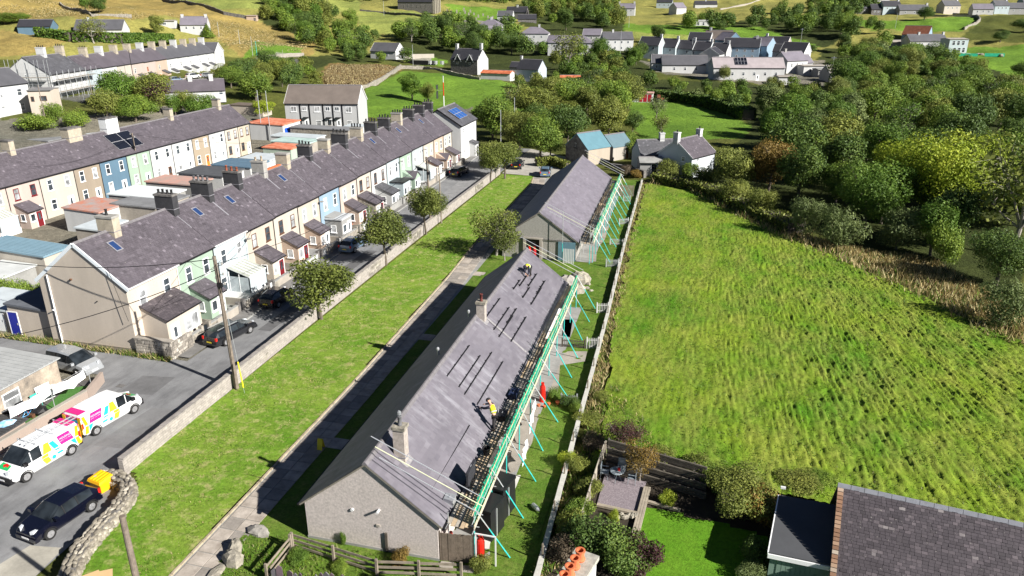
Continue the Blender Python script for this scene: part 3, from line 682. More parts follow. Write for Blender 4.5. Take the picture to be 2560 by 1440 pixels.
def porch(t, u, y0, w, d, he, hi, wall, roof, kind='lean', dr=None, wn=True):
    """porch on the front (local -y) of house t"""
    b = B()
    if kind == 'glass':
        p = B()
        p.box(u-w/2, y0-d, 0, u+w/2, y0, .7, 0)
        for k in range(int(w/.55)+1):
            x = u - w/2 + .03 + k*(w-.06)/int(w/.55); p.bar((x, y0-d+.03, .7), (x, y0-d+.03, he), .06); p.bar((x, y0-d, he), (x, y0, hi), .05)
        for s in (-1, 1):
            for k in range(3): p.bar((u+s*(w/2-.03), y0-d+.03+k*d/2.2, .7), (u+s*(w/2-.03), y0-d+.03+k*d/2.2, he+k*.2), .06)
        p.bar((u-w/2, y0-d+.03, he), (u+w/2, y0-d+.03, he), .1); p.bar((u-w/2, y0-.04, hi), (u+w/2, y0-.04, hi), .08)
        o = O('porch', p, UPVC, t)
        g = B(); g.box(u-w/2+.03, y0-d+.02, .7, u+w/2-.03, y0-d+.035, he-.05); g.box(u-w/2+.02, y0-d+.04, .7, u-w/2+.035, y0, he-.05); g.box(u+w/2-.035, y0-d+.04, .7, u+w/2-.02, y0, he-.05)
        O('pane', g, pal('conservatory_glass', (.42, .47, .5), .15, 2, .12, spec=.6), o)  # pale glass colour carries the light the panes would reflect
        g = B(); g.add([(u-w/2, y0-d, he+.03), (u+w/2, y0-d, he+.03), (u+w/2, y0, hi+.03), (u-w/2, y0, hi+.03)], [(0,1,2,3)]); O('roof_sheet', g, pal('polycarbonate_sheet', (.36, .38, .34), .25, 3, .3), o)
        [O('glazing_bar', B().bar((u+q*w/6, y0-d, he+.06), (u+q*w/6, y0, hi+.06), .05), UPVC, o) for q in (-2, -1, 0, 1, 2)]
        return o
    b.ext([(y0-d, -.3), (y0, -.3), (y0, hi-.04), (y0-d, he)], 'x', u-w/2, u+w/2)
    o = O('porch', b, wall, t)
    s = (hi-he)/d; c = math.hypot(1, s)
    if kind == 'flat':
        b = B().box(u-w/2-.12, y0-d-.12, he, u+w/2+.12, y0, he+.16); O('roof', b, roof, o)
    elif kind == 'gable':
        rh = he + w*.36; b = B()
        b.add([(u-w/2, y0-d, he), (u+w/2, y0-d, he), (u, y0-d, rh)], [(0, 1, 2)]); O('gable', b, wall, o)
        b = B()
        b.ext([(u-w/2-.15, he-.1), (u, rh), (u, rh+.1), (u-w/2-.15, he)], 'y', y0-d-.15, y0)
        b.ext([(u+w/2+.15, he-.1), (u+w/2+.15, he), (u, rh+.1), (u, rh)], 'y', y0-d-.15, y0)
        O('roof', b, roof, o)
    else:
        b = B().ext([(y0-d-.18, he-.18*s), (y0, hi), (y0, hi+.1), (y0-d-.18, he-.18*s+.1)], 'x', u-w/2-.12, u+w/2+.12)
        ro = O('roof', b, roof, o)
        b = B(); slates(b, (u-w/2-.12, y0-d-.18, he-.18*s+.104), (1,0,0), (0,1/c,s/c), w+.24, (d+.18)*c-.02, .3, .24); x_ = O('slates', b, roof, o); x_['kind'] = 'stuff'
        b = B(); b.box(u-w/2-.12, y0-d-.27, he-.18*s-.02, u+w/2+.12, y0-d-.185, he-.18*s+.07); O('gutter', b, BLACK, o)
    if dr: door(o, (u + (w*.22 if wn else 0), y0-d, 0), 0, dr, min(.85, w*.45), 1.95)
    if wn: window(o, (u - w*.24, y0-d, 1.35), 0, min(.9, w*.36), 1.0, UPVC, 0); window(o, (u-w/2, y0-d/2, 1.4), -PI/2, min(.7, d*.5), .9, UPVC, 0)
    return o

# ------------------------------------------------------------------ the near terrace (front faces the lawn)
OUT = -43.45
CR = render_m('cream', (.68, .60, .51)); CR2 = render_m('warm_cream', (.72, .66, .57)); PK = render_m('pale_pink', (.70, .58, .52)); MINT = render_m('pale_mint', (.46, .60, .48))
ICE = render_m('ice_blue', (.60, .70, .74)); BLUE = render_m('light_blue', (.36, .50, .64)); PEACH = render_m('peach', (.70, .54, .43)); WH = render_m('white', (.78, .79, .79))
STB = render_m('buff_dash', (.80, .70, .59)); GREYD = render_m('grey_dash', (.42, .42, .41)); TAN = render_m('tan', (.43, .36, .28)); DBLUE = render_m('slate_blue', (.15, .26, .36)); BUFFC = pal('buff_chimney_render', (.42, .37, .29), .25, 2, .9, .4, 15)
BCH = pal('sooty_black_chimney', (.045, .045, .05), .3, 2, .85, .4, 12); GCH = pal('grey_chimney_render', (.34, .33, .31), .25, 2, .9)
MAR = pal('maroon_paint', (.16, .015, .02), .1, 2, .4); BRW = pal('brown_paint', (.12, .06, .035), .15, 2, .5); ORG = pal('orange_door', (.75, .2, .03), .1, 2, .4)
BO = [45.4, 51.5, 56.6, 61.8, 66.9, 71.9, 76.8, 81.9, 86.8, 91.1, 96.3, 101.0, 105.8, 110.7, 115.5, 120.2, 124.6]
T1 = [ # wall, porch kind, porch wall, porch roof, door, label, chimney(material, width-depth, pots, pot), rooflight, window frame
 (STB, 'end', STB, 'buff end of terrace house with a big blank gable and a long slate porch', (BUFFC, 1.5, 1, 'black'), 1, UPVC),
 (MINT, 'lean', MINT, 'pale mint green terraced house behind the tall telegraph pole', (BCH, 1.9, 4, 'black'), 0, UPVC),
 (ICE, 'glass', WH, 'ice blue terraced house with a white glazed porch full of light', (BCH, 2.0, 4, 'grey'), 1, UPVC),
 (CR, 'lean', CR, 'cream terraced house with a dark red door in its slate roofed porch', (BCH, 1.8, 3, 'clay'), 1, BRW),
 (CR2, 'lean', PEACH, 'cream terraced house with a small peach porch and maroon door beside a wider porch', (GCH, 1.5, 2, 'buff'), 0, BRW),
 (CR, 'lean', PEACH, 'cream terraced house with a peach porch and white door, left of the light blue house', (BUFFC, 1.5, 0, 'buff'), 1, UPVC),
 (BLUE, 'side', GREYD, 'light blue terraced house with a stone sided flat porch', (BCH, 1.7, 4, 'black'), 0, UPVC),
 (PK, 'lean', PEACH, 'pale pink terraced house with a small purple slated porch, right of the light blue house', (BUFFC, 1.4, 0, 'buff'), 0, UPVC),
 (CR2, 'lean', STONE, 'warm cream terraced house whose slate porch joins its neighbour', (BCH, 2.1, 4, 'black'), 0, BRW),
 (WH, 'lean', WH, 'white terraced house with a white walled slate porch in mid terrace', (BUFFC, 1.7, 4, 'black'), 0, BRW),
 (ICE, 'flat', ICE, 'pale blue white terraced house with a flat roofed white porch', (BCH, 1.8, 4, 'black'), 1, UPVC),
 (MINT, 'gable', MINT, 'very pale mint terraced house with a green gabled porch', (BCH, 1.8, 4, 'black'), 0, UPVC),
 (render_m('blue_grey', (.55, .6, .62)), 'glass', WH, 'pale blue grey terraced house with a white framed conservatory at the front', (BUFFC, 1.6, 4, 'black'), 1, UPVC),
 (CR, 'lean', PEACH, 'cream terraced house with a peach porch beyond the conservatory', (BCH, 1.8, 4, 'black'), 0, UPVC),
 (PEACH, 'gable', PEACH, 'peach terraced house with a matching gabled porch near the far end', (BCH, 1.8, 4, 'black'), 1, UPVC),
 (CR2, 'lean', CR2, 'last cream house of the near terrace, joined to the taller white house', (BCH, 1.6, 4, 'black'), 0, UPVC),
]
PD_ = {0: MAR, 1: UPVC, 2: MAR, 3: MAR, 4: MAR, 5: UPVC}
for i, (wm, pk, pw, lab, chm, rl, fr) in enumerate(T1):
    ya, yb = BO[i], BO[i+1]; L = yb - ya; cy = (ya + yb) / 2; D = 8.4
    step = [0, .0, .05, -.03, .06, .0, .05, -.05, .04, .0, .05, -.04, .05, 0, .05, 0][i]
    he, hr = 5.75 + step, 8.95 + step
    wins = [('F', -L*.24, 4.25, .8, 1.45, fr), ('F', L*.24, 4.25, .8, 1.45, fr)]
    doors = []
    if i: wins.append(('F', L*.26 if pk != 'glass' else -L*.33, 1.6, .95, 1.45, fr))
    chims = [(L/2, 0, .75, chm[1], 1.35, chm[0], chm[2], chm[3], DSTONE if chm[0] is BCH else GCH)] if i else []
    t = house('terraced_house', lab, 'house', (OUT - D/2, cy, 0), PI/2, L - .01, D, he, hr, wm, SL_PURPLE, 'near terrace of painted cottages', ov=.2, ove=.0 if i else .0, slate=True,
              wins=wins, doors=doors, chims=chims, verge=None, gutter=True, eave_m=WHITE if i in (0, 2) else BLACK)
    y0 = -D/2; al = math.atan2(hr - he, D/2)
    if i == 0:
        chimney(t, .9, 0, hr - .9, .8, 1.6, hr + 1.4, BUFFC, 1, 'black', GCH)
        b = B(); X = -L/2 - .06
        b.bar((X, y0-.3, he-.2), (X, 0, hr+.08), .10, .28); b.bar((X, -y0+.3, he-.2), (X, 0, hr+.08), .10, .28); O('bargeboard', b, pal('white_gutter_board', (.74, .8, .84), .06, 2, .5), t)
        b = B(); b.tube((-L/2-.08, 3.2, 0), (-L/2-.08, 3.2, 6.2), .06, 8); b.tube((-L/2-.08, 3.2, 3.1), (-L/2-.3, 3.2, 3.2), .05, 6); O('drainpipe', b, UPVC, t)
        b = B(); b.box(-L/2-.03, y0+.02, -.3, -L/2-.002, -y0-.02, .35); b.box(-L/2-.05, y0+.02, .35, -L/2-.002, -y0-.02, .4); O('plinth', b, render_m('plinth', (.44, .38, .31)), t)
        b = B().tube((-L/2, 0.9, 6.0), (-L/2-.14, .9, 6.0), .09, 8); O('wall_vent', b, BRW, t)
        b = B().tube((-L/2, -1.2, 4.3), (-L/2-.1, -1.2, 4.3), .05, 8); O('gable_lamp', b, BLACK, t)
        porch(t, .15, y0, 4.2, 2.3, 2.75, 3.7, STB, SL_OLD, 'lean', None, False)
        P = [o for o in kids(t) if o.name.startswith('porch')][0]
        door(P, (-1.1, y0-2.3, 0), 0, UPVC, .9, 2.05); window(P, (1.0, y0-2.3, 1.5), 0, 1.7, 1.3, UPVC, 1)
    elif pk == 'side': porch(t, -.4, y0, 2.6, 2.2, 2.5, 2.9, pw, pal('white_trim_roof', (.5, .52, .54), .1, 2, .5), 'flat', UPVC)
    elif pk == 'glass': porch(t, .3, y0, 2.9, 2.4, 2.3, 3.1, pw, None, 'glass')
    elif pk == 'flat': porch(t, -.3, y0, 2.6, 2.1, 2.6, 2.6, pw, BLACK, 'flat', UPVC)
    else: porch(t, -L*.22 if i in (8,) else -.35, y0, {9: 2.4, 8: 2.7}.get(i, 2.2), {8: 2.5, 9: 2.4}.get(i, 1.9), 2.25, 3.15, pw, SL_PURPLE if i not in (9,) else SL_GREY, pk, [MAR, UPVC][i in (1, 5, 9, 11, 13)] )
    if i: O('flashing', B().bar((L/2, -.8, hr + .165 - .8*math.tan(al)), (L/2, -2.0 - (i % 3)*.3, hr + .165 - (2.0 + (i % 3)*.3)*math.tan(al)), .16, .02), LEAD, t)
    if rl: rooflight(t, (-.3, -1.35, hr - 1.35 * math.tan(al) + .2), al)
    if i == 5: O('ridge_cap', B().box(-L/2, -.2, hr+.2, L/2-.8, .2, hr+.32), ORANGE, t)
    b = B()
    for k in range(2): 
        zz = R.uniform(4.6, 5.2); xx = L*.48*(-1)**k
    b.bar((L/2-.3, y0-.05, 4.9), (L/2-.3, y0-.45, 5.0), .03); b.lathe([(.02, 0), (.2, .05), (.27, .12)], (L/2-.3, y0-.5, 4.9), 10); 
    if i in (2, 5, 10, 12): O('satellite_dish', b, GCH, t)
# taller white house closing the terrace
t = house('end_house', 'taller white rendered house with blue solar panels closing the far end of the near terrace', 'house', (-46.4, 130.6, 0), PI/2, 9.2, 8.4, 6.3, 8.9, WH, SL_GREY, slate=True, ove=.15,
          wins=[('F', -3, 5.2, .9, 1.1), ('F', 2.6, 5.2, .9, 1.1), ('F', -3, 1.7, .9, 1.2), ('L', -2, 5, .8, 1)], doors=[('F', 1, BLACK)], verge=BLACK)
solar(t, -2.4, -3.3, 7.1, math.atan2(2.6, 4.2), 3, 2, 1.5, 1.3, (.03, .10, .32)); porch(t, 1, -4.2, 1.8, 1.2, 2.4, 2.8, WH, SL_GREY, 'lean', BLACK, False)

# front garden walls, steps, pots along the near terrace
GW = [(T1[i][0]) for i in range(16)]
for i in range(16):
    ya, yb = BO[i] + .05, BO[i+1] - .05; xf = -40.3 - (ya - 50) * .012 if i else -40.25
    m = [STONE, CONC, STONE, CONC, WH, CONC, STONE, WH, CONC, CONCG, CONC, CONCG, CONC, WH, CONCG, CONC][i]
    lab = ['rubble garden wall', 'low concrete garden wall', 'low stone garden wall', 'rendered garden wall'][[0, 1, 2, 1, 3, 1, 2, 3, 1, 1, 3, 1, 1, 3, 1, 3][i]] + ' in front of the ' + ' '.join(T1[i][3].split()[:3]) + (' terraced house' if 'house' not in T1[i][3].split()[:3] else '') + ' number %s along' % ['one','two','three','four','five','six','seven','eight','nine','ten','eleven','twelve','thirteen','fourteen','fifteen','sixteen'][i]
    t = T('garden_wall', lab, 'garden wall', (xf, (ya + yb) / 2, 0), 0, 'low front garden walls of the near terrace'); L = yb - ya
    h = .85
    b = B(); b.box(-.12, -L/2, -.2, .12, L*.12, h); b.box(-.12, L*.34, -.2, .12, L/2, h); b.box(-3.0, L/2-.14, -.2, -.13, L/2, h-.1); O('wall', b, m, t)
    b = B(); b.box(-.16, -L/2, h, .16, L*.12, h+.07); b.box(-.16, L*.34, h, .16, L/2, h+.07); O('coping', b, CONCG, t)
    b = B(); b.box(-.17, L*.12, -.1, .17, L*.12+.3, 1.15); b.box(-.17, L*.34-.3, -.1, .17, L*.34, 1.15); O('gate_pillar', b, DSTONE if i % 3 else m, t)
    b = B().box(-.03, L*.12+.32, .08, .03, L*.34-.32, .95); O('gate', b, [DARKG, BLACK, WHITE][i % 3], t)
    sheet('garden_paving', [(xf - 3.1, ya), (xf - .13, ya), (xf - .13, yb), (xf - 3.1, yb)], .03 + .002 * (i % 2), [CONC, CONCG, STONE][i % 3])
# rubble stone corner wall, stone by stone
def rubble_face(parent, p, q, h, n=None, m=STONE, sz=.24, th_=.2, limit=160, seed=1):
    """irregular stones laid over the face from p to q (x, y); each a part"""
    rg = random.Random(seed); dx, dy = q[0]-p[0], q[1]-p[1]; L = math.hypot(dx, dy); ang = math.atan2(dy, dx); z = 0; c = 0; rest = B()
    while z < h - .05:
        sh_ = min(rg.uniform(.75, 1.2) * sz * .8, h - z); u = -rg.random() * sz
        while u < L - .06:
            w_ = rg.uniform(.8, 1.9) * sz; a = max(u, 0); e = min(u + w_, L)
            if e - a > .05:
                b = B() if c < limit else rest; jx = rg.uniform(.0, .05)
                x0, x1 = a + .012, e - .012; z0, z1 = z + .012, z + sh_ - .008; k = .03
                vs = [(x0, -jx-.02, z0), (x1, -jx, z0+rg.uniform(0,.02)), (x1-rg.uniform(0,k), -jx-.01, z1), (x0+rg.uniform(0,k), -jx, z1-rg.uniform(0,.02)), (x0, th_, z0), (x1, th_, z0), (x1, th_, z1), (x0, th_, z1)]
                ox, oy = (0, 0) if b is not rest else (0, 0)
                b.add(vs, [(0,1,2,3), (3,2,6,7), (0,4,5,1), (1,5,6,2), (4,0,3,7), (5,4,7,6)], 0, rg.random())
                if b is not rest: O('stone', b, m, parent, (p[0], p[1], 0), ang); c += 1
            u += w_
        z += sh_
    if rest.v: o = O('stones', rest, m, parent, (p[0], p[1], 0), ang); o['kind'] = 'stuff'
RUB = slatem('rubble_tint', (.23, .21, .185), (.33, .30, .26), (.45, .42, .37)); RUBL = slatem('pale_rubble_tint', (.23, .205, .165), (.31, .28, .225), (.40, .365, .30), moss=(.32, .29, .22))
t = T('rubble_wall', 'rough grey rubble corner wall below the buff gable porch', 'stone wall', (0, 0, 0))
O('wall_core', B().box(-43.4, 45.25, -.2, -39.95, 45.6, 1.45).box(-40.2, 45.6, -.2, -39.95, 47.6, 1.35), DSTONE, t)
rubble_face(t, (-43.35, 45.16), (-39.9, 45.16), 1.5, seed=4, m=RUB, sz=.3); rubble_face(t, (-39.9, 45.2), (-39.9, 47.7), 1.4, seed=5, m=RUB, sz=.3)
O('coping', B().box(-43.4, 45.1, 1.5, -39.85, 45.62, 1.58), CONC, t)

# ------------------------------------------------------------------ second terrace
O2 = -83.4; Y2 = 66.7
T2 = [ # wall, label, porch, chimney material, frame
 (PK, 'leftmost visible cottage of the middle terrace, pink buff with a white conservatory', 'glass', BUFFC, UPVC),
 (PK, 'pale pink cottage of the middle terrace with maroon window frames and a slate porch', 'lean', BUFFC, MAR),
 (CR2, 'bright cream cottage of the middle terrace between the pink and the tan cottages', None, None, UPVC),
 (TAN, 'tan cottage of the middle terrace beside the slate blue one', None, BUFFC, UPVC),
 (DBLUE, 'slate blue cottage in the middle terrace with a white door', None, None, UPVC),
 (MINT, 'mint green cottage in the middle terrace under the black solar panels', None, WHITE, UPVC),
 (WH, 'white cottage with a brown door right of the mint green one in the middle terrace', None, None, UPVC),
 (WH, 'white cottage left of the sandy one in the middle terrace', None, BUFFC, UPVC),
 (render_m('sand', (.52, .43, .32)), 'sandy brown cottage with an orange brown door in the middle terrace', None, None, UPVC),
 (WH, 'white cottage next to the sandy one, far half of the middle terrace', None, None, UPVC),
 (CR2, 'cream cottage one before the end of the middle terrace', None, BUFFC, BRW),
 (render_m('ochre_cream', (.66, .59, .47)), 'ochre cream end cottage of the middle terrace', None, None, BRW)]
ys = [66.6, 71.6, 76.6, 82.3, 87, 92.3, 97.3, 102.4, 107.5, 112.0, 116.6, 120.6, 124.3]
for i, (wm, lab, pk, cm, fr) in enumerate(T2):
    ya, yb = ys[i], ys[i+1]; L = yb - ya; D = 7.6; he, hr = 5.6, 8.6
    wins = [('F', -L*.25, 4.2, .8, 1.45, fr), ('F', L*.25, 4.2, .8, 1.45, fr), ('F', -L*.25, 1.6, .85, 1.4, fr)]
    doors = [('F', L*.25, [UPVC, MAR, UPVC, UPVC, UPVC, UPVC, BRW, UPVC, ORG, UPVC, UPVC, UPVC][i])]
    big = 2.6 if i in (5, 3) else 1.5
    chims = [(L/2 if i != 5 else -.6, 0, .8 if big < 2 else 2.4, 1.3, 1.5 if i != 5 else 1.9, cm, 2 if i in (0, 5) else 0, 'black', DSTONE)] if cm else []
    t = house('terraced_cottage', lab, 'house', (O2 - D/2, (ya + yb) / 2, 0), PI/2, L - .01, D, he, hr, wm, SL_PURPLE, 'middle terrace of painted cottages', ov=.2, ove=0 if i < 11 else .1, slate=True,
              wins=wins, doors=doors, chims=chims)
    if pk: porch(t, .2 if pk == 'glass' else -.9, -D/2, 2.8 if pk == 'glass' else 2.1, 1.9, 2.2, 3.0, PK, SL_PURPLE, pk, MAR)
    if i == 5: solar(t, -2.9, -3.2, he + .62, math.atan2(3, D/2), 2, 2, 2.5, 1.6)
# ------------------------------------------------------------------ far left terrace on the slope, scaffold at its near end
ax, ay = -146.0, 143.0; bx, by = -172.5, 246.0
Lt = math.hypot(bx-ax, by-ay); n3 = 14; an = math.atan2(by-ay, bx-ax)
labs3 = ['white scaffolded end house of the far left terrace', 'white house with deep slate roof next to the scaffolded end of the far terrace', 'grey white house beside the roof dip of the far left terrace', 'cream white house of the far terrace with a glazed porch',
 'pale yellow house in the far left terrace', 'buff pink house of the far terrace behind the lamp post', 'pink buff house of the far terrace with an orange trimmed window', 'pinkish house of the far terrace with an orange porch door', 'white house of the far terrace right of the orange door',
 'white house of the far terrace with a dark porch window', 'white house of the far terrace with twin skylit porches', 'plain white house of the far terrace three from the gable', 'white house of the far terrace next to the gabled end house', 'white end house of the far terrace turning its gable to the road']
wl3 = [WH, WH, ICE, WH, CR2, PK, PK, PEACH, WH, WH, WH, WH, WH, WH]
for i in range(n3):
    t0 = (i + .5) / n3; x = ax + (bx-ax)*t0; y = ay + (by-ay)*t0; L = Lt/n3; z = 5.1 - 1.4*t0
    wd = i < 2; D = 7.6 if not wd else 10.5
    nx, ny = math.sin(an), -math.cos(an)
    t = house('hillside_terraced_house', labs3[i], 'house', (x - nx*D/2, y - ny*D/2, z), an if i < 13 else an - PI/2, L - .02 if i < 13 else 8.4, D if i < 13 else L + 1.0, 6.1, 9.1 if not wd else 9.8, wl3[i], SL_GREY if i > 7 or i < 2 else SL_PURPLE, 'far left terrace on the slope', ov=.2, ove=0 if 0 < i < 13 else .15, slate=i < 3, sw=.5, sh=.4,
              wins=[('F', -L*.22, 4.0, .8, 1.2, ORG if i == 6 else None), ('F', L*.24, 1.4, .9, 1.2)] + ([('F', L*.25, 4.0, .8, 1.2)] if i < 3 else []) + ([('R', -1.8, 4, .7, 1.3), ('R', 1.6, 4, .7, 1.3), ('R', 0, 1.5, .8, 1.2)] if i == 13 else []) + ([('L', 0, 5.6, .8, 1.0)] if i == 0 else []),
              doors=[('F', -L*.22, ORG if i == 7 else UPVC)], far=True, chims=[(L/2-.2, 0, 1.1, 1.8, 1.7, BUFFC if i % 3 else WH, 4 if i < 3 or i == 8 else 0, 'black')] if i < 13 else [], verge=WHITE if i == 13 else None)
    if 3 <= i < 13: porch(t, .6 if i % 2 else -.8, -D/2, 2.2, 1.7, 2.2, 3.0, wl3[i], SL_GREY, 'lean', None, False)
    b = B(); b.box(-L/2, -D/2 - 6.6, -1, L/2 - .3, -D/2 - 6.4, .8); b.box(-L/2-.2, -D/2-6.7, -1, -L/2+.1, -D/2-6.3, 1.5, 1)
    if i > 1: 
        gw = O('garden_wall', b, [CONC, DSTONE], None, (x - nx*D/2, y - ny*D/2, z), an); tag(gw, 'low pale garden wall with a dark pillar before the ' + ' '.join(labs3[i].split()[:9]), 'garden wall', 'front walls of the far left terrace')
b = B(); 
def scaf_simple(name, label, loc, rz, L, D, H, lifts, m=GALV, boards=True):
    t = T(name, label, 'scaffolding', loc, rz)
    n = int(L / 2.2) + 1
    for i in range(n):
        x = -L/2 + L*i/(n-1)
        for y in (0, -D): O('standard', B().tube((x, y, -.5), (x, y, H), .045, 5), m, t)
    for z in lifts:
        b = B().tube((-L/2-.3, 0, z), (L/2+.3, 0, z), .04, 5); b.tube((-L/2-.3, -D, z), (L/2+.3, -D, z), .04, 5); b.tube((-L/2-.3, -D, z+.95), (L/2+.3, -D, z+.95), .04, 5); b.tube((-L/2-.3, -D, z+.5), (L/2+.3, -D, z+.5), .04, 5)
        O('ledger', b, m, t)
        if boards:
            for k in range(4): O('scaffold_board', B().box(-L/2, -D + .05 + k*.27, z+.05, L/2, -D+.28+k*.27, z+.09), WOOD, t)
    return t
nx, ny = math.sin(an), -math.cos(an)
scaf_simple('scaffolding', 'galvanised scaffolding along the front of the white end house of the far terrace', (ax + math.cos(an)*8 + nx*.7, ay + math.sin(an)*8 + ny*.7, 5.3), an, 17, 1.3, 6.5, (1.9, 4.6))
scaf_simple('scaffolding', 'galvanised scaffolding wrapped round the grey gable of the far terrace', (ax - nx*5 - math.cos(an)*.7, ay - ny*5 - math.sin(an)*.7, 6), an - PI/2, 11, 1.3, 8.5, (2.2, 4.6))
scaf_simple('scaffolding', 'lower scaffolding standing over the yard below the white end house', (ax + math.cos(an)*7 + nx*7, ay + math.sin(an)*7 + ny*7, 2.2), an, 15, 1.3, 5.5, (1.5, 3.6))

# ------------------------------------------------------------------ other houses, from near to far
CAMR = math.atan2(_s, _c)   # direction of the photo's right-hand side on the ground
def at(px, py, z=None):
    if z is None: return Gt(px, py)
    return (*G(px, py, z), z)
def H(name, label, px, py, L, D, he, hr, wall, roof, rot=0, cat='house', **k):
    """house standing with the middle of its front foot at a surveyed photo point; rot turns it from facing the camera"""
    x, y, z = Gt(px, py); a = CAMR + rad(rot)
    k.setdefault('far', True)
    return house(name, label, cat, (x - math.sin(a) * D/2, y + math.cos(a) * D/2, z), a, L, D, he, hr, wall, roof, **k)
def fw(n, L, z, w=.9, h=1.1, fr=None, off=0): return [('F', -L/2 + L*(i+.5)/n + off, z, w, h, fr) for i in range(n)]
wh = H('block_of_houses', 'white three storey wide block with black downpipes beyond the back yards', 808, 322, 16.5, 8.5, 5.6, 9.0, render_m('pale_grey_white', (.66, .67, .68)), SL_BROWN, rot=-3, far=False,
   wins=[('F', -6.3, 4.3, 1.3, 1.2), ('F', -3.9, 4.4, 1.0, .9), ('F', -1.0, 4.3, 1.3, 1.2), ('F', 1.4, 4.4, 1.0, .9), ('F', 3.5, 4.4, 1.0, .9), ('F', 6.1, 4.3, 1.3, 1.2),
         ('F', -6.1, 1.2, 1.2, 1.3), ('F', -.9, 1.2, 1.3, 1.3), ('F', 6.1, 1.2, 1.2, 1.3)], doors=[('F', -3.6, UPVC), ('F', 1.6, BLACK), ('F', 3.7, UPVC)], verge=WHITE)
b = B(); [b.box(x, -4.33, 0, x + .28, -4.255, 5.4) for x in (-5.0, -2.9, .2, 2.4, 4.5)]; O('dark_panel', b, BLACK, wh)
b = B(); [b.box(x, -5.0, 2.5, x + 1.2, -4.26, 2.6) for x in (-4.2, 1.0, 3.1)]; O('canopy', b, BLACK, wh)
house('white_house', 'big white house with a dark slate roof at the left edge', 'house', (-142.2, 119.3, 4.9), PI/2, 20, 8.5, 6.1, 8.9, WH, SL_GREY, wins=[('F', x_, z_, 1.1, 1.4) for x_ in (-6, -1.5, 3, 7.5) for z_ in (4.4, 1.5)])
H('flat_block', 'beige flat roofed block between the white house and the scaffolding', 110, 290, 4.2, 5, 5.0, 5.2, STB, pal('felt_roof_grey', (.2, .2, .2), .2, 1, .9), rot=12, cat='building', ov=.1, wins=[('F', -1.4, 3.4, .6, 1.0, BRW), ('F', .6, 3.5, 1.3, 1.0, BRW), ('F', 1.4, 1.2, .6, 1.3, BRW)])
H('house', 'purple roofed house with two chimneys behind the garden trees', 492, 252, 14, 6.5, 2.4, 4.8, WH, SL_PURPLE, rot=20, chims=[(-1, 0, 1, 1.2, 1.1, WH, 0), (4, 0, 1, 1.2, 1.2, WH, 0)], wins=[('F', 6, 1.8, 1, 1)])
H('bungalow', 'dark bungalow with a slate roof at the top of the hill, left one', 88, 84, 12, 8, 2.6, 5.0, DBLUE, SL_BLACK, rot=10, wins=[('F', 4, 1.4, 1, 1)])
H('bungalow', 'long slate roofed bungalow behind the clipped hedge', 248, 92, 18, 9, 2.7, 6.2, WH, SL_GREY, rot=8, chims=[(-4.5, 0, .7, .7, .9, WH, 1)])
H('shed', 'small white shed with a dark window on the upper slope', 418, 68, 6.5, 4, 2.3, 2.6, WH, CONC, rot=6, cat='shed', wins=[('F', -1, 1.3, 1.6, 1)])
H('cottage', 'white cottage with a pale slate roof and two white chimneys on the slope', 487, 88, 11, 7, 4.2, 7.4, WH, SL_LIGHT, rot=10, chims=[(-4.8, 0, 1, 1.1, .9, WH), (4.8, 0, 1, 1.1, .9, WH)], wins=fw(3, 9, 3))
H('shed', 'small pink shed in the golden field', 629, 50, 5, 3, 1.8, 2.0, PEACH, PEACH, cat='shed')
H('cottage', 'low white cottage whose slate roof has two pale skylights', 958, 147, 12, 7.5, 3.0, 6.0, WH, SL_GREY, rot=-22, wins=fw(2, 8, 1.6), verge=WHITE)
t = H('stone_house', 'grey stone house with pointed dormers and a white gable', 1160, 182, 11.5, 8, 4.6, 8.2, DSTONE, SL_BLACK, rot=-28, chims=[(-5.2, 0, .9, 1, 1.6, WH), (5.2, 0, .9, 1, 2.0, WH)], wins=[('F', -2.6, 3.6, .9, 1.2), ('F', 2.6, 3.6, .9, 1.2)])
for s in (-2.6, 2.6):
    b = B(); b.ext([(s-1.5, 3.9), (s, 6.4), (s+1.5, 3.9)], 'y', -4.15, -1.5); g = O('dormer', b, [SL_BLACK], t)
    b = B(); b.bar((s-1.6, -4.22, 3.85), (s, -4.22, 6.5), .12, .2); b.bar((s+1.6, -4.22, 3.85), (s, -4.22, 6.5), .12, .2); O('bargeboard', b, WHITE, g)
O('gable_face', B().ext([(-3.98, -.5), (3.98, -.5), (3.98, 4.6), (0, 8.1), (-3.98, 4.6)], 'x', 5.752, 5.80), WH, t)
RUSTR = pal('rusty_red_sheet', (.52, .10, .03), .4, .8, .8, c2=(.6, .2, .1))
H('shed', 'white walled shed with a rusty red sheet roof beyond the field', 1238, 200, 11, 5, 2.2, 3.0, WH, RUSTR, rot=-20, cat='shed')
H('shed', 'small grey shed beside the red roofed shed', 1290, 186, 5, 4.5, 2.6, 4.2, GREYD, SL_BLACK, rot=-20, cat='shed')
H('cottage', 'white cottage with a black roof between the field and the trees', 1318, 202, 8.5, 6.5, 3.9, 6.9, render_m('blue_white', (.6, .68, .76)), SL_BLACK, rot=-30, chims=[(-4.2, 0, .8, .8, 1, WH)], wins=[('F', -1.6, 1.6, 1, 1), ('F', 1.4, 1.6, 1, 1)])
H('shed', 'red roofed shed half hidden by trees', 1425, 212, 7, 4, 2.3, 2.8, WH, RUSTR, cat='shed')
H('house', 'pale hip roofed house with blue solar panels in the valley village', 1335, 112, 14, 9, 5.2, 8.2, WH, SL_LIGHT, rot=-8, hip=True, chims=[(2, 0, .9, .9, 1, WH)], wins=fw(3, 11, 3.8), doors=[])
H('house', 'long pale roofed house with a black solar array behind the big bare tree', 1425, 138, 20, 9, 5.2, 8.2, WH, SL_LIGHT, rot=-10, hip=True, wins=fw(5, 18, 3.8))
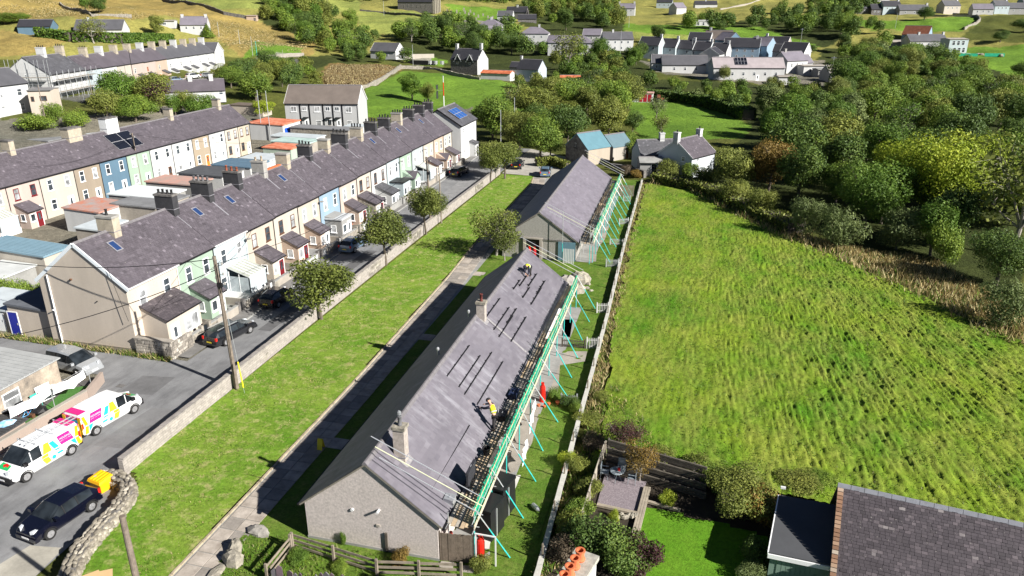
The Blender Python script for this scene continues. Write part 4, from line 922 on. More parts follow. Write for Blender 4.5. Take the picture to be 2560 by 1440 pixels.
H('house', 'white semi detached pair with a plain grey roof', 1545, 128, 14, 8, 5.2, 8.2, WH, SL_GREY, rot=4, chims=[(-2, 0, .8, .8, 1, WH)], wins=fw(4, 12, 4) + fw(4, 12, 1.5))
# dark roofed stepped row
for k in range(5):
    x, y, z = Gt(1625 + k*42, 146 + k*2)
    house('village_row_house', ['black roofed village row house, first from the left with white verges', 'black roofed village row house, second in the stepped row', 'black roofed village row house, third in the stepped row', 'black roofed village row house, fourth in the stepped row', 'black roofed village row house closing the stepped row, with a big pale gable'][k], 'house', (x, y + 4, z - k*.35), CAMR + rad(-30), 9.2, 8, 5.4, 8.6, [ICE, ICE, ICE, ICE, WH][k], SL_BLACK, 'stepped black roofed row in the valley village', ov=.3, ove=.1, far=True, verge=WHITE,
          wins=fw(2, 9, 4.2) + fw(2, 9, 1.5), chims=[(4.2, 0, .9, .9, 1.1, WH)])
x, y, z = Gt(1850, 128); 
H('house', 'blue grey gabled village house behind the stepped row', 1790, 128, 12, 8, 5.4, 8.8, BUFFC, SL_BROWN, rot=-25, chims=[(-4, 0, .9, .9, 1.2, WH)], wins=fw(2, 9, 4))
H('house', 'slate blue village house with three small white windows in its gable', 1800, 133, 8, 9, 5.6, 8.8, DBLUE, SL_LIGHT, rot=-60, wins=fw(3, 4, 3.6, .6, .8))
H('house', 'dark roofed village house with a blue front and pale verge', 1850, 150, 15, 8, 5.4, 8.8, BLUE, SL_BLACK, rot=-20, verge=WHITE, chims=[(6, 0, .9, .9, 1, WH)], wins=fw(4, 13, 4) + fw(4, 13, 1.5))
H('house', 'village house turning a pale grey hipped side, right of the blue front', 1890, 148, 9, 9, 5.6, 9.0, BLUE, SL_LIGHT, rot=-45, wins=fw(2, 6, 4))
H('house', 'black roofed village house with a pinkish gable at the right of the group', 1930, 148, 11, 8, 5.6, 9.2, PK, SL_BLACK, rot=-35, verge=WHITE, chims=[(-4.5, 0, .9, .9, 1.2, WH)], wins=fw(2, 9, 4))
H('house', 'pale gabled house facing the camera below the blue front', 1802, 163, 8, 8, 4.4, 6.9, WH, SL_BLACK, rot=60, verge=WHITE, wins=[('F', -2, 1.6, 1.0, 1.2), ('L', 1.5, 1.6, 1, 1.2), ('L', -1.5, 1.6, 1, 1.2)])
t = H('bungalow', 'long white bungalow with two black solar arrays', 1712, 183, 17, 8, 3.0, 6.0, WH, SL_GREY, rot=-3, wins=fw(3, 12, 1.6)); solar(t, -6.5, -1.9, 4.45, math.atan2(3, 4), 4, 1, 1.5, 1.7); solar(t, .8, -1.9, 4.45, math.atan2(3, 4), 4, 1, 1.5, 1.7)
t = H('house', 'long pale roofed white house with a dark square solar array', 1870, 203, 24, 8, 4.4, 7.4, WH, slatem('pinkish_grey_tile', (.33, .29, .3), (.4, .36, .37)), rot=-2, wins=fw(6, 22, 2.4) , doors=[('F', 3, UPVC)]); solar(t, -4.6, -3.2, 5.3, math.atan2(3, 4), 4, 2, 1.0, 1.7)
H('house', 'white house with a bluish pale roof right of the long white one', 1990, 186, 10, 8, 5.0, 8.0, WH, SL_LIGHT, rot=24, chims=[(-3, 0, .8, .8, 1, GCH)], wins=fw(3, 8, 3.4, .7, 1.4))
H('house', 'tall white gabled house behind the bluish roof', 1975, 168, 10, 8, 6.0, 9.5, WH, SL_BLACK, rot=-40, verge=WHITE)
H('flat_house', 'flat roofed white extension beyond the village houses', 2035, 188, 9, 6, 3.2, 3.4, WH, CONC, rot=10, cat='building', wins=fw(2, 7, 1.8))
H('garage', 'white flat garage below the long pale roofed house', 1968, 212, 6, 5, 2.4, 2.6, WH, CONC, cat='garage')
H('garage', 'low grey garage beside a red van among the village houses', 2075, 192, 9, 6, 2.4, 2.7, GREYD, CONCG, cat='garage')
H('cottage', 'small white cottage with two end chimneys high on the hill', 1565, 41, 11, 7, 5.0, 7.8, WH, SL_LIGHT, rot=-12, chims=[(-4.8, 0, 1, 1, 1.2, WH), (4.8, 0, 1, 1, 1.2, WH)], wins=fw(3, 9, 3.6, .9, 1))
H('cottage', 'blue and white cottage among trees at the top', 1660, 20, 12, 7, 4.2, 7.2, ICE, SL_BLACK, rot=-15, chims=[(5, 0, 1, 1, 1, WH)], wins=fw(3, 10, 2.2))
H('house', 'pale roofed house below the blue and white cottage', 1703, 36, 9, 7, 4, 7, WH, SL_LIGHT, rot=35)
H('cottage', 'long low dark roofed cottage at the top edge', 1765, 20, 17, 6, 2.6, 5, WH, SL_BLACK, chims=[(0, 0, 1, 1, .8, WH)])
H('shed', 'white open fronted shed beside the hill field', 1754, 66, 9, 5, 3.0, 3.3, WH, WHITE, cat='shed', wins=[('F', -2, 1.4, 1.2, 1.8), ('F', 1, 1.4, 1.2, 1.8)])
H('cottage', 'dark cottage with a white gable left of the road trees', 1290, 46, 13, 7, 3.6, 6.6, DSTONE, SL_BLACK, rot=-15, chims=[(0, 0, 1, 1, 1, WH)])
H('cottage', 'dark stone barn joined to the cottage left of the road trees', 1318, 58, 11, 6, 2.4, 4.8, DSTONE, SL_BLACK, cat='barn')
H('house', 'white hip roofed villa rising out of dark trees', 1222, 92, 12, 9, 5.4, 8.4, WH, SL_LIGHT, rot=-15, hip=True, chims=[(0, 0, 1, 1, 1, WH)], wins=fw(3, 10, 4))
ch = H('church', 'dark stone church with a long slate roof and pale buttressed gable', 1038, 30, 24, 9, 6, 12.5, DSTONE, SL_BLACK, rot=-18, cat='church', wins=[('F', -8, 3.2, .7, 2.2, CONC), ('F', -5, 3.2, .7, 2.2, CONC), ('F', -2, 3.2, .7, 2.2, CONC), ('F', 1, 3.2, .7, 2.2, CONC), ('F', 4, 3.2, .7, 2.2, CONC), ('F', 7.5, 3.2, .7, 2.2, CONC)])
b = B(); b.ext([(-4.6, -1), (4.6, -1), (4.6, 6.3), (0, 13.3), (-4.6, 6.3)], 'x', 12.02, 12.8); [b.box(12.8, y, -1, 13.8, y + .9, 8) for y in (-4.5, -1.6, .9, 3.6)]; O('gable_front', b, STONEL, ch)
for i, (gx, gy) in enumerate([(1118, 30), (1128, 34), (1142, 33), (1150, 38), (1163, 34), (1172, 40), (1185, 38), (1196, 44), (1208, 42), (1220, 46), (1176, 31), (1160, 28), (1132, 42), (1110, 38), (1232, 48), (1190, 50)]):
    x, y, z = Gt(gx, gy); g = O('gravestone', B().box(-.45, -.12, -.2, .45, .12, 1.5 + .2*(i % 3)).box(-.6, -.25, -.2, .6, .25, .2), STONEL, None, (x, y, z), CAMR); tag(g, 'pale upright gravestone in the churchyard grass', 'gravestone', 'gravestones right of the church')
# right hand group
t = H('farmhouse', 'long white farmhouse with grey slate roof among the right hand trees', 2318, 128, 19, 8, 4.6, 7.6, WH, SL_GREY, rot=4, chims=[(-3.5, 0, .9, .9, 1, WH), (9, 0, .9, .9, 1, WH)], wins=fw(5, 16, 3.3) + fw(5, 16, 1.2))
H('barn', 'rust brown roofed blue barn end behind the white farmhouse', 2282, 115, 12, 9, 5.4, 9.4, BLUE, pal('rust_brown_roof', (.22, .08, .045), .35, .8, .8), rot=-40, cat='barn')
H('glass_house', 'flat roofed glazed extension of the white farmhouse', 2392, 133, 9.5, 7, 6.2, 6.6, ICE, CONC, rot=6, cat='building', wins=[('F', -2.6, 4.6, 1.5, 2, None), ('F', -.2, 4.6, 1.5, 2, None), ('F', 2.2, 4.6, 1.5, 2, None), ('F', -1.6, 1.4, 1.5, 2.2), ('F', .8, 1.4, 1.5, 2.2), ('F', 3, 1.4, 1.5, 2.2)])
H('shed', 'grey low shed left of the rust roofed barn', 2235, 118, 10, 5, 2.4, 3.2, GREYD, CONC, cat='shed')
t = T('boulder_heap', 'heap of pale boulders and green netting beside the farmhouse', 'rubble heap', Gt(2450, 140))
for k in range(12): O('boulder', B().rock((R.uniform(-14, 12), R.uniform(-3, 3), .5), R.uniform(.8, 1.6), R.uniform(.7, 1.2), R.uniform(.5, .9), R), STONEL, t)
O('netting', B().box(-11, -3.4, 0, -2, -3.2, 1.2).box(1, -2.8, 0, 9, -2.6, 1.4), NETG, t)
for i, (px, py, L, he, wm, rf, lab) in enumerate([(2150, 34, 11, 3.2, DSTONE, SL_GREY, 'dark fronted cottage in the high right hamlet, leftmost'), (2228, 36, 12, 5, ICE, SL_BLACK, 'ice white cottage with a white chimney in the high right hamlet'), (2285, 38, 19, 3, GREYD, SL_GREY, 'long low grey row in the high right hamlet'),
     (2195, 36, 9, 3.0, DSTONE, SL_BLACK, 'stone outbuilding left of the ice white cottage'), (2378, 36, 12, 5.2, CR2, SL_GREY, 'cream house with slate roof in the high right hamlet'), (2456, 38, 12, 3.6, WH, SL_LIGHT, 'low white house with pale roof near the dark wall'), (2502, 37, 9.5, 5.4, ICE, SL_GREY, 'pale blue house in the high right hamlet'), (2548, 36, 14, 3.6, GREYD, SL_GREY, 'grey roofed house at the right edge of the hamlet'), (2208, 5, 10, 3.5, WH, SL_LIGHT, 'white topped cottage above the hamlet'), (2570, 20, 8, 4, BLUE, SL_LIGHT, 'bluish cottage at the far right edge')]):
    H('cottage', lab, px, py, L, 7, he, he + 3, wm, rf, rot=[0, 5, 0, 0, 12, -8, 4, 0, 0, 0][i], wins=fw(3, L - 2, he - 1.4), chims=[(L/2 - .8, 0, 1, 1, 1, WH)] if i in (1, 2, 4, 6) else [])
for px, py, L, he, rot, wm, rf, lab in [(1478, 112, 9, 4.6, -15, WH, SL_LIGHT, 'small white house between the two big pale roofed houses of the valley village'), (1385, 133, 8, 4.8, -25, WH, SL_LIGHT, 'pale gabled house tucked below the long pale roofed house'), (1745, 128, 10, 5.2, -25, WH, SL_BLACK, 'dark roofed white house behind the stepped row'), (1955, 160, 9, 5.0, -30, WH, SL_BLACK, 'white house with a dark roof at the right end of the village group'), (2012, 178, 7, 3.2, 20, WH, SL_LIGHT, 'low white annex left of the flat roofed extension'), (1655, 178, 8, 3.0, -5, WH, SL_GREY, 'short white bungalow left of the one with two solar arrays'), (1262, 56, 9, 3.4, -10, WH, SL_GREY, 'white walled cottage beside the churchyard road'), (1815, 190, 8, 3.8, 30, ICE, SL_LIGHT, 'bluish gabled end of the long pale roofed white house'), (1240, 98, 7, 3.6, 10, WH, SL_LIGHT, 'small white wing right of the hip roofed villa'), (2100, 205, 8, 2.6, 10, GREYD, CONC, 'flat grey store by the pale pole in the village')]:
    H('house', lab, px, py, L, 6.6, he, he + 2.7, wm, rf, rot=rot, wins=fw(3, L - 1.5, he - 1.3, .8, 1.0), verge=WHITE)
# blue roofed barn and white cottage at the head of the lawn
BLR = pal('blue_sheet_roof', (.105, .21, .255), .12, .8, .5)
x, y = -19.0, 131.2
t = house('stone_barn', 'old rubble barn with a light blue sheet roof', 'barn', (-20.4, 131.9, 0), rad(52), 5.4, 5.8, 2.8, 5.1, DSTONE, BLR, ov=.1, far=False, wins=[('L', .3, 3.2, .8, 1.0, BLACK)], verge=None, gutter=False)
O('painted_lit_side', B().box(-2.6, -2.96, -.3, 2.6, -2.904, 2.65), render_m('barn_side', (.60, .52, .42)), t)  # pale sheet paints sunlight onto the stone side of the barn
t = house('stone_barn', 'lower blue grey roofed barn behind the light blue one', 'barn', (-16.4, 136.6, 0), rad(52), 4.8, 4.6, 2.4, 4.2, render_m('barn_side2', (.56, .52, .46)), pal('blue_grey_sheet_roof', (.115, .18, .21), .12, .8, .5), ov=.1, far=False, doors=[('F', 1.2, BRW)], gutter=False)
t = house('white_cottage', 'blue white gabled cottage with brownish slate roof among bushes', 'house', (-3.0, 126.7, 0), rad(59.6), 7.0, 6.4, 3.4, 5.8, pal('cool_white', (.50, .54, .58), .08, 1, .85), SL_PURPLE, slate=True, far=False, ove=.15,
   wins=[('F', -1.8, 2.9, .7, .6), ('F', 1.6, 2.9, .7, .6), ('F', 1.6, 1.1, .8, .9), ('L', -1.6, 3.0, .7, .8)], chims=[(-3.4, 0, .8, .9, 1.2, WH, 1), (3.3, 0, .8, .8, 1.0, WH, 1)], verge=WHITE)
w2 = house('cottage_wing', 'lower slate roofed wing left of the blue white cottage', 'outbuilding', (-8.6, 129.6, 0), CAMR + rad(8), 6.2, 5.2, 2.7, 4.7, ICE, SL_GREY, slate=True, far=False, chims=[(1.2, 0, .8, .9, 1.1, WH, 1)], wins=[('F', -.6, 1.5, .9, .9)])
house('lean_shed', 'small grey lean-to shed at the corner of the white cottage garden', 'shed', (-8.8, 124.3, 0), rad(12), 3.6, 3.6, 2.2, 2.7, GREYD, CONCG, far=False, doors=[('F', .5, DARKG)])
# ------------------------------------------------------------------ back yards between the terraces: garages, sheds, walls
FELT = pal('grey_roof_felt', (.22, .225, .235), .25, .8, .85); FELTD = pal('dark_roof_felt', (.09, .095, .105), .25, .8, .8); PALER = pal('pale_sheet_roof', (.50, .55, .58), .15, .8, .6)
RUSTP = pal('rust_streaked_sheet', (.46, .47, .47), .3, .7, .8, c2=(.46, .15, .08)); REDR = pal('red_sheet_roof', (.60, .12, .035), .25, 1, .7, c2=(.7, .3, .2))
PALEG = render_m('pale_green', (.56, .68, .56))
def shed(name, label, cat, px, py, z, W, D, h, wall, roof, rz=0.0, slope=.12, doors=(), wins=(), ov=.15, ribs=0, off=None):
    """flat shed; (px, py) is the photo point of its near right corner at roof height z; W runs back from the street, D along it"""
    x, y = G(px, py, h) if off is None else off
    t = T(name, label, cat, (x - W/2, y + D/2, 0), rz)
    O('wall', B().ext([(-W/2, -.3), (W/2, -.3), (W/2, h - .18), (-W/2, h - .18 + slope)], 'y', -D/2, D/2), wall, t)
    b = B().ext([(-W/2-ov, h-.18+slope+.006), (W/2+ov, h-.18+.006), (W/2+ov, h), (-W/2-ov, h+slope)], 'y', -D/2-ov, D/2+ov)
    for k in range(ribs):
        yy = -D/2 + D*(k+.5)/ribs; b.bar((-W/2-ov+.02, yy, h+slope+.025), (W/2+ov-.02, yy, h+.025), .09, .06)
    O('roof', b, roof, t)
    for dd in doors:
        s, u, m, w_, h_ = dd
        p, a = {'R': ((W/2, u, 0), PI/2), 'F': ((u, -D/2, 0), 0)}[s]; door(t, p, a, m, w_, h_, False)
    for s, u, z_, w_, h_ in wins:
        p, a = {'R': ((W/2, u, z_), PI/2), 'F': ((u, -D/2, z_), 0)}[s]; window(t, p, a, w_, h_, UPVC, 1)
    return t
BLUED = pal('blue_door_paint', (.02, .09, .5), .1, 2, .4); TURQ = pal('turquoise_door_paint', (.14, .45, .6), .1, 2, .4); GARW = pal('white_garage_door', (.72, .74, .74), .08, 2, .5); NAVY = pal('navy_door', (.02, .03, .3), .15, 2, .4)
shed('garage', 'white block garage whose roof is streaked with rust red paint', 'garage', 246, 530, 3, 5.2, 5.2, 2.8, WH, RUSTP, wins=[('R', -.5, 1.7, .5, .7), ('R', 1.2, 1.7, .5, .7)], slope=.3)
shed('outbuilding', 'flat grey roofed outbuilding with pierced block wall behind the terrace', 'outbuilding', 388, 518, 3, 6.5, 6.4, 2.9, CONC, FELT)
shed('outbuilding', 'small pale grey roofed lean-to right of the rust streaked garage', 'outbuilding', 250, 575, 3, 3.4, 4.2, 2.5, CONC, PALER)
shed('garage', 'long garage with a smooth white roof in the back lane', 'garage', 400, 495, 3, 8.0, 5.0, 3.0, CONCG, pal('white_roof_sheet', (.66, .70, .71), .08, .6, .5), doors=[('F', -1, BRW, 3.4, 2.1)])
shed('garage', 'garage with a pink red worn roof in the back lane', 'garage', 483, 462, 3, 7.8, 4.2, 3.0, GREYD, pal('worn_red_roof', (.46, .42, .38), .3, .8, .8, c2=(.50, .26, .21)), doors=[('R', 0, GARW, 2.4, 2.1)])
shed('garage', 'white garage with a dark slate grey roof in the back lane', 'garage', 555, 440, 3, 7.4, 5.4, 3.0, WH, FELTD, wins=[('R', 1, 1.6, .8, 1)])
shed('garage', 'low white garage with a blue grey roof behind the dark roofed one', 'garage', 625, 418, 3, 6.8, 5.2, 2.9, WH, pal('blue_grey_roof', (.10, .17, .24), .2, 1, .8), doors=[('R', 0, GARW, 2.4, 2.1)])
shed('garage', 'white flat garage with a grey roof left of the pale green shed', 'garage', 672, 400, 3, 5.2, 4.6, 2.9, WH, PALER, wins=[('F', 0, 1.6, 1, 1)])
shed('shed', 'pale green shed with a bright red roof', 'shed', 726, 372, 3, 5.4, 4.4, 3.0, PALEG, REDR, doors=[('F', -.8, BLUED, .9, 2)], wins=[('F', 1.2, 1.6, 1, 1.2)])
shed('garage', 'long garage with a pale turquoise roof behind the black chimneys', 'garage', 770, 358, 3, 7.4, 4.4, 3.0, CONC, pal('turquoise_roof', (.42, .55, .52), .2, .8, .7))
shed('garage', 'white garages with a pale sheet roof and a white double door', 'garage', 790, 345, 3, 9.5, 3.5, 2.9, WH, PALER, doors=[('F', 2, GARW, 2.6, 2.1)])
shed('garage', 'garage block with red roof, one blue and one turquoise door', 'garage', 706, 312, 3, 8.0, 7.0, 3.3, WH, REDR, doors=[('R', -1.8, BLUED, 2.4, 2.5), ('R', 1.6, TURQ, 2.6, 2.5)], slope=.2)
shed('shed', 'beige shed with a dark brown roof before the white block', 'shed', 655, 265, 3, 9, 4, 2.8, CR, pal('brown_felt', (.15, .12, .1), .2, 1, .9))
shed('garage', 'grey roofed garage row below the white block of houses', 'garage', 870, 325, 3, 13, 3.6, 2.6, STONE, FELT)
shed('shed', 'pale shed roof behind the terrace chimneys, farthest one', 'shed', 905, 318, 3, 4, 3.5, 2.5, WH, PALER)
shed('outbuilding', 'cream outbuilding with a blue sheet roof at the left edge', 'outbuilding', 108, 640, 3, 8, 3.4, 3.2, CR2, pal('pale_blue_sheet', (.20, .31, .38), .12, .6, .5), wins=[('R', -.5, 2.0, 1.1, .6)], slope=.5, ribs=10)
shed('outbuilding', 'beige lean-to with a royal blue door beside the big gable', 'outbuilding', 0, 0, 3, 4.6, 4.6, 2.7, STB, pal('grey_lead_roof', (.12, .13, .15), .2, 1, .8), doors=[('F', -1.9, NAVY, .95, 2.1)], slope=.25, off=(-51.98, 45.9))
shed('outbuilding', 'low rendered outhouse with a grey roof left of the blue door', 'outbuilding', 0, 0, 3, 5, 4, 2.1, STB, PALER, doors=[('F', .8, GARW, 1.8, 1.7)], off=(-56.8, 46.2))
shed('outbuilding', 'far left garden shed with a rusty edge under the middle terrace', 'shed', 0, 0, 3, 4, 4, 2.3, CONCG, pal('pale_lean_roof', (.55, .57, .57), .15, .7, .7), off=(-64, 52))
x, y = G(25, 335); 
for k, (px, py, W, lab, m) in enumerate([(120, 352, 7, 'grey sheet roofed store behind the middle terrace chimneys', FELT), (235, 335, 6, 'pale blue sheet roofed store above the middle terrace', PALER), (205, 322, 5, 'small cream store with a dark window above the middle terrace', CR2), (330, 318, 5, 'lean-to with pale roof behind the solar panel chimney', PALER), (60, 395, 5, 'white store at the upper left yard', WH), (30, 330, 8, 'long dark roofed store at the left edge', FELTD)]):
    x, y = G(px, py, 2.6)
    shed('store', lab, 'outbuilding', 0, 0, 3, W, 4.5, 2.6, [CONC, WH, CR2, CONC, WH, GREYD][k], m, off=(x, y))
# back yard dividing walls behind the near terrace
for i in range(0, 16, 1):
    y = BO[i + 1]; 
    o = O('yard_wall', B().box(-6.2, -.11, -.2, 0, .11, 1.7).box(-6.25, -.15, 1.7, 0, .15, 1.76), [CONC, CONCG, STONE][i % 3], None, (-52.0, y, 0)); tag(o, 'back yard dividing wall behind the near terrace', 'wall', 'yard walls running back from the near terrace')
o = O('yard_wall', B().box(-.12, 0, -.2, .12, 80, 1.8), STONE, None, (-58.4, 46.5, 0)); tag(o, 'long rubble wall along the back lane', 'wall')

# ------------------------------------------------------------------ long bungalows (almshouse row) with scaffold
DASH = pal('pebble_dash', (.50, .45, .425), .2, 9, .95, .9, 55, c2=(.60, .54, .51)); DASHG = pal('grey_pebble_dash', (.33, .315, .29), .22, 6, .95, .8, 40)
R1 = rad(.45)
def dusty():
    m, nt, b = newmat('dusty_drilled_slate'); t = attr(nt, 'tint').outputs['Fac']
    col = _ramp(nt, t, [(0, (.105, .098, .118)), (.5, (.15, .14, .162)), (1, (.21, .2, .225))])
    col = _mix(nt, 1, col, _ramp(nt, _noise(nt, .5, 5, .7), [(.3, .85), (.7, 1.1)]), 'MULTIPLY')
    s = _ramp(nt, _noise(nt, 1.6, 5, .7, sc=(.22, 1, .22)), [(.48, 0), (.74, .55)]); k = _ramp(nt, _noise(nt, .26, 3, .5), [(.47, 0), (.56, 1)])
    mm = nt.nodes.new('ShaderNodeMath'); mm.operation = 'MULTIPLY'; nt.links.new(s, mm.inputs[0]); nt.links.new(k, mm.inputs[1])
    col = _mix(nt, mm.outputs[0], col, (.36, .36, .395)); nt.links.new(col, b.inputs['Base Color']); b.inputs['Roughness'].default_value = .55; b.inputs['Specular IOR Level'].default_value = .4
    _bump(nt, b, _noise(nt, 40, 3, .6), .25, .01); return m
DUSTY = dusty()
b1 = T('long_bungalow', 'long single storey row with black solar rails and a blank pebbledash gable', 'bungalow', (-15.1, 28.75, 0), R1)
W1 = 3.7; Y1 = 35.6; HE, HR = 2.35, 5.25; sl_ = math.atan2(HR - HE, W1)
def longhouse(t, W, L, he, hr, wallm, wallg, sl_col, seed, extra_gable=True):
    b = B(); b.ext([(-W, -.4), (W, -.4), (W, he), (0, hr), (-W, he)], 'y', 0, L); O('wall', b, [wallg], t)
    b = B(); b.box(-W-.03, -.03, -.3, W+.03, -.004, .16); O('plinth', b, CONCG, t)
    s = (hr - he) / W; ov = .28; b = B()
    for sg in (1, -1): b.ext([(0, hr), (sg*(W+ov), he-ov*s), (sg*(W+ov), he-ov*s+.12), (0, hr+.12)] if sg < 0 else [(sg*(W+ov), he-ov*s), (sg*(W+ov), he-ov*s+.12), (0, hr+.12), (0, hr)], 'y', -.05, L+.05)
    O('roof', b, sl_col, t)
    c = math.hypot(1, s); rg = random.Random(seed); cnt_ = [0]
    for sg, nm in ((1, 'slates'), (-1, 'slates')):
        b = B(); S = (W+ov)*c - .08; LL = L + .24
        nr = int(S / .27); sh = S / nr
        p0 = Vector((sg*(W+ov), -.12, he-ov*s+.125)); us = Vector((-sg/c, 0, s/c)); ux = Vector((0, 1, 0)); nrm = Vector((sg*s/c, 0, 1/c))
        cw = .5; nc = int(LL / cw)
        for r in range(nr):
            off = cw/2 if r % 2 else 0
            for k in range(nc + 2):
                a0 = max(0, k*cw - off); a1 = min(LL, (k+1)*cw - off)
                if a1 - a0 < .04: continue
                l = .013 + rg.uniform(0, .006); j = rg.uniform(-.008, .008); tt = min(1, max(0, rg.gauss(.42, .09) + (.2 if rg.random() < .03 else 0)))
                A = p0 + ux*(a0+.004) + us*(r*sh+j) + nrm*l; Bq = p0 + ux*(a1-.004) + us*(r*sh+j) + nrm*l; C = p0 + ux*(a1-.004) + us*((r+1)*sh+.02) + nrm*.002; D_ = p0 + ux*(a0+.004) + us*((r+1)*sh+.02) + nrm*.002
                sl1 = seed == 3 and sg == 1 and a0 < 8.2 and cnt_[0] < 290; (B() if sl1 else b).add([A, Bq, C, D_, A - nrm*.013, Bq - nrm*.013], [(0, 1, 2, 3), (4, 5, 1, 0)], 0, tt) if not sl1 else O('slate', B().add([A, Bq, C, D_, A - nrm*.013, Bq - nrm*.013], [(0, 1, 2, 3), (4, 5, 1, 0)], 0, tt), sl_col, t)
                cnt_[0] += sl1
        o = O(nm, b, sl_col, t); o['kind'] = 'stuff'
    n = int(L / .45); rt = None
    for i in range(n):
        a = -.12 + (L+.24)*i/n; e = -.12 + (L+.24)*(i+1)/n - .014
        rt = rt or B().ext([(-.17, hr+.03), (.17, hr+.03), (.05, hr+.2), (-.05, hr+.2)], 'y', 0, e - a).mesh('ridge_tile', RIDGE); O('ridge_tile', rt, None, t, (0, a, R.uniform(0, .012)))
    e = pal('verge_mortar', (.25, .23, .19), .3, 4, .9)
    for yy in (-.08, L+.04):
        for sg in (1, -1): O('verge', B().bar((sg*(W+ov-.02), yy+.02, he-ov*s+.03), (0, yy+.02, hr+.03), .10, .09), e, t)
    for sg in (1, -1):
        b = B(); b.box(min(sg*(W+ov+.13), sg*(W+ov+.01)), -.1, he-ov*s-.03, max(sg*(W+ov+.13), sg*(W+ov+.01)), L+.1, he-ov*s+.07); O('gutter', b, BLACK, t)
longhouse(b1, W1, Y1, HE, HR, DASH, DASH, DUSTY, 3)
CH1 = pal('pebble_chimney', (.43, .38, .34), .3, 6, .95, .8, 40)
for yy, xx in ((2.1, 1.05), (19.5, .35)):
    o = chimney(b1, xx, yy, 3.3, .62, .54, HR + 1.2, CH1, 1, 'grey' if yy < 5 else 'sooty', STONEL, .55)
    if yy < 5: O('cowl', B().lathe([(.08, 0), (.12, .06), (.12, .2), (.05, .28)], (xx, yy, HR + 1.78), 10), pal('dull_cowl', (.2, .21, .22), .2, 3, .6), o)
    O('flashing', B().bar((xx+.36, yy-.55, HR + .18 - (xx+.36)*(HR-HE)/W1), (W1*.98, yy-.55+2.3, HE+.2), .02, .01).add([(xx, yy-.45, HR+.16-(xx)*.78), (xx+.5, yy-.45, HR+.165-(xx+.5)*.78), (xx+.5, yy+.45, HR+.165-(xx+.5)*.78), (xx, yy+.45, HR+.16-(xx)*.78)], [(0,1,2,3)]), MORTAR, o)
O('parting_strip', B().bar((0.1, 19.9, HR+.145), (W1+.2, 19.9, HE-.03), .25, .012), MORTAR, b1)
for xx, yy in ((-1.2, 14.2), (-1.0, 20.6)):
    O('vent_pipe', B().lathe([(.06, 0), (.06, .5), (.11, .5), (.11, .62), (.03, .7)], (xx, yy, HR - abs(xx)*.78), 8), GALV, b1)
for yy in (4, 8.5, 13, 17.5, 23, 28, 32.5):
    window(b1, (-W1, yy, 1.35), -PI/2, 1.1, 1.1); window(b1, (W1, yy, 1.35), PI/2, 1.2, 1.1)
for yy in (6.2, 15.3, 25.5): door(b1, (-W1, yy, 0), -PI/2, RED if yy > 20 else UPVC); door(b1, (W1, yy, 0), PI/2, UPVC)
# fittings and a painted recess shadow on the pebbledash gable
o = O('wall_vent', B().tube((-.95, 0, 2.35), (-.95, -.08, 2.35), .09, 10), WHITE, b1)
o = O('flue', B().tube((.55, 0, 2.6), (.55, -.28, 2.6), .07, 10), WHITE, b1); O('wall_vent', B().box(.35, -.06, 1.55, .55, 0, 1.68), CONC, b1)
O('recess_shadow', B().box(.80, -.10, .05, .93, -.03, 1.25), [WOODD], b1)  # dark board stands for the shadow in a gable recess
# solar mounting rails: horizontal bars on brackets, ends surveyed on the slope
SS = (HR - HE) / W1
def slope_pt(px, py, T_, hr, s, x0):
    """where the line of sight meets the right-hand roof slope"""
    r = Vector(ray(px, py)); o = Vector((0, 0, CH)); p0 = Vector((x0, 0, hr + .14)); n = Vector((s, 0, 1)).normalized()
    t = (p0 - o).dot(n) / r.dot(n); return o + r * t
RAILS = [(1249,746,1210,805), (1272,769,1236,827), (1281,790,1249,845), (1172,864,1119,944), (1199,889,1149,971), (1227,880,1164,991), (1255,904,1195,1016), (1352,720,1330,764), (1325,720,1307,745), (1314,792,1280,857), (1291,772,1268,810), (1317,690,1300,717), (1342,685,1322,717), (1362,702,1345,735), (1171,1063,1081,1230), (1300,700,1285,725)]
for i, (xa, ya, xb, yb) in enumerate(RAILS):
    A = slope_pt(xa, ya, b1, HR, SS, -15.25); C = slope_pt(xb, yb, b1, HR, SS, -15.25); xm = (A.x + C.x) / 2; L = abs(A.y - C.y)
    t = T('mounting_rail', 'black solar mounting rail, ' + ['top row near the middle chimney', 'second from the top past the middle chimney', 'third beyond the middle chimney', 'uppermost below the middle chimney', 'second below the middle chimney', 'longest of the middle batch', 'lowest of the middle batch, by the worker', 'lower far batch nearest the eaves', 'short rail of the far batch', 'lower rail beyond the middle chimney', 'middle rail beyond the middle chimney', 'upper left rail by the kneeling worker', 'rail at the feet of the kneeling worker', 'rail nearest the far verge', 'long single rail near the gable end', 'short rail in the far batch above the eaves'][i], 'solar rail', (xm, min(A.y, C.y), (A.z + C.z) / 2), 0, 'solar mounting rails on the bungalow roof')
    O('rail', B().box(-.035, 0, .03, .035, L, .09), BLACK, t)
    for k in range(max(2, int(L / .95))):
        yy = .25 + k * (L - .5) / max(1, int(L / .95) - 1)
        O('bracket', B().box(-.30, yy - .05, -.02, -.03, yy + .05, .10), BLACK, t)
b2 = T('long_bungalow', 'second long bungalow further up, with clean slates and an open store in its grey gable', 'bungalow', (-17.0, 77.0, 0), rad(1.2))
longhouse(b2, 4.15, 32.5, 2.35, 5.3, DASHG, DASHG, SL_LIGHT, 5)
O('store_shade_panel', B().box(-1.45, -.03, 0, .1, -.006, 2.2), BLACK, b2); O('store_frame', B().box(-1.75, -.2, 0, -1.45, -.0, 2.3).box(.1, -.2, 0, .4, 0, 2.3).box(-1.75, -.2, 2.3, .4, 0, 2.45), CONC, b2)  # flat black sheet stands in for the shade inside the open store
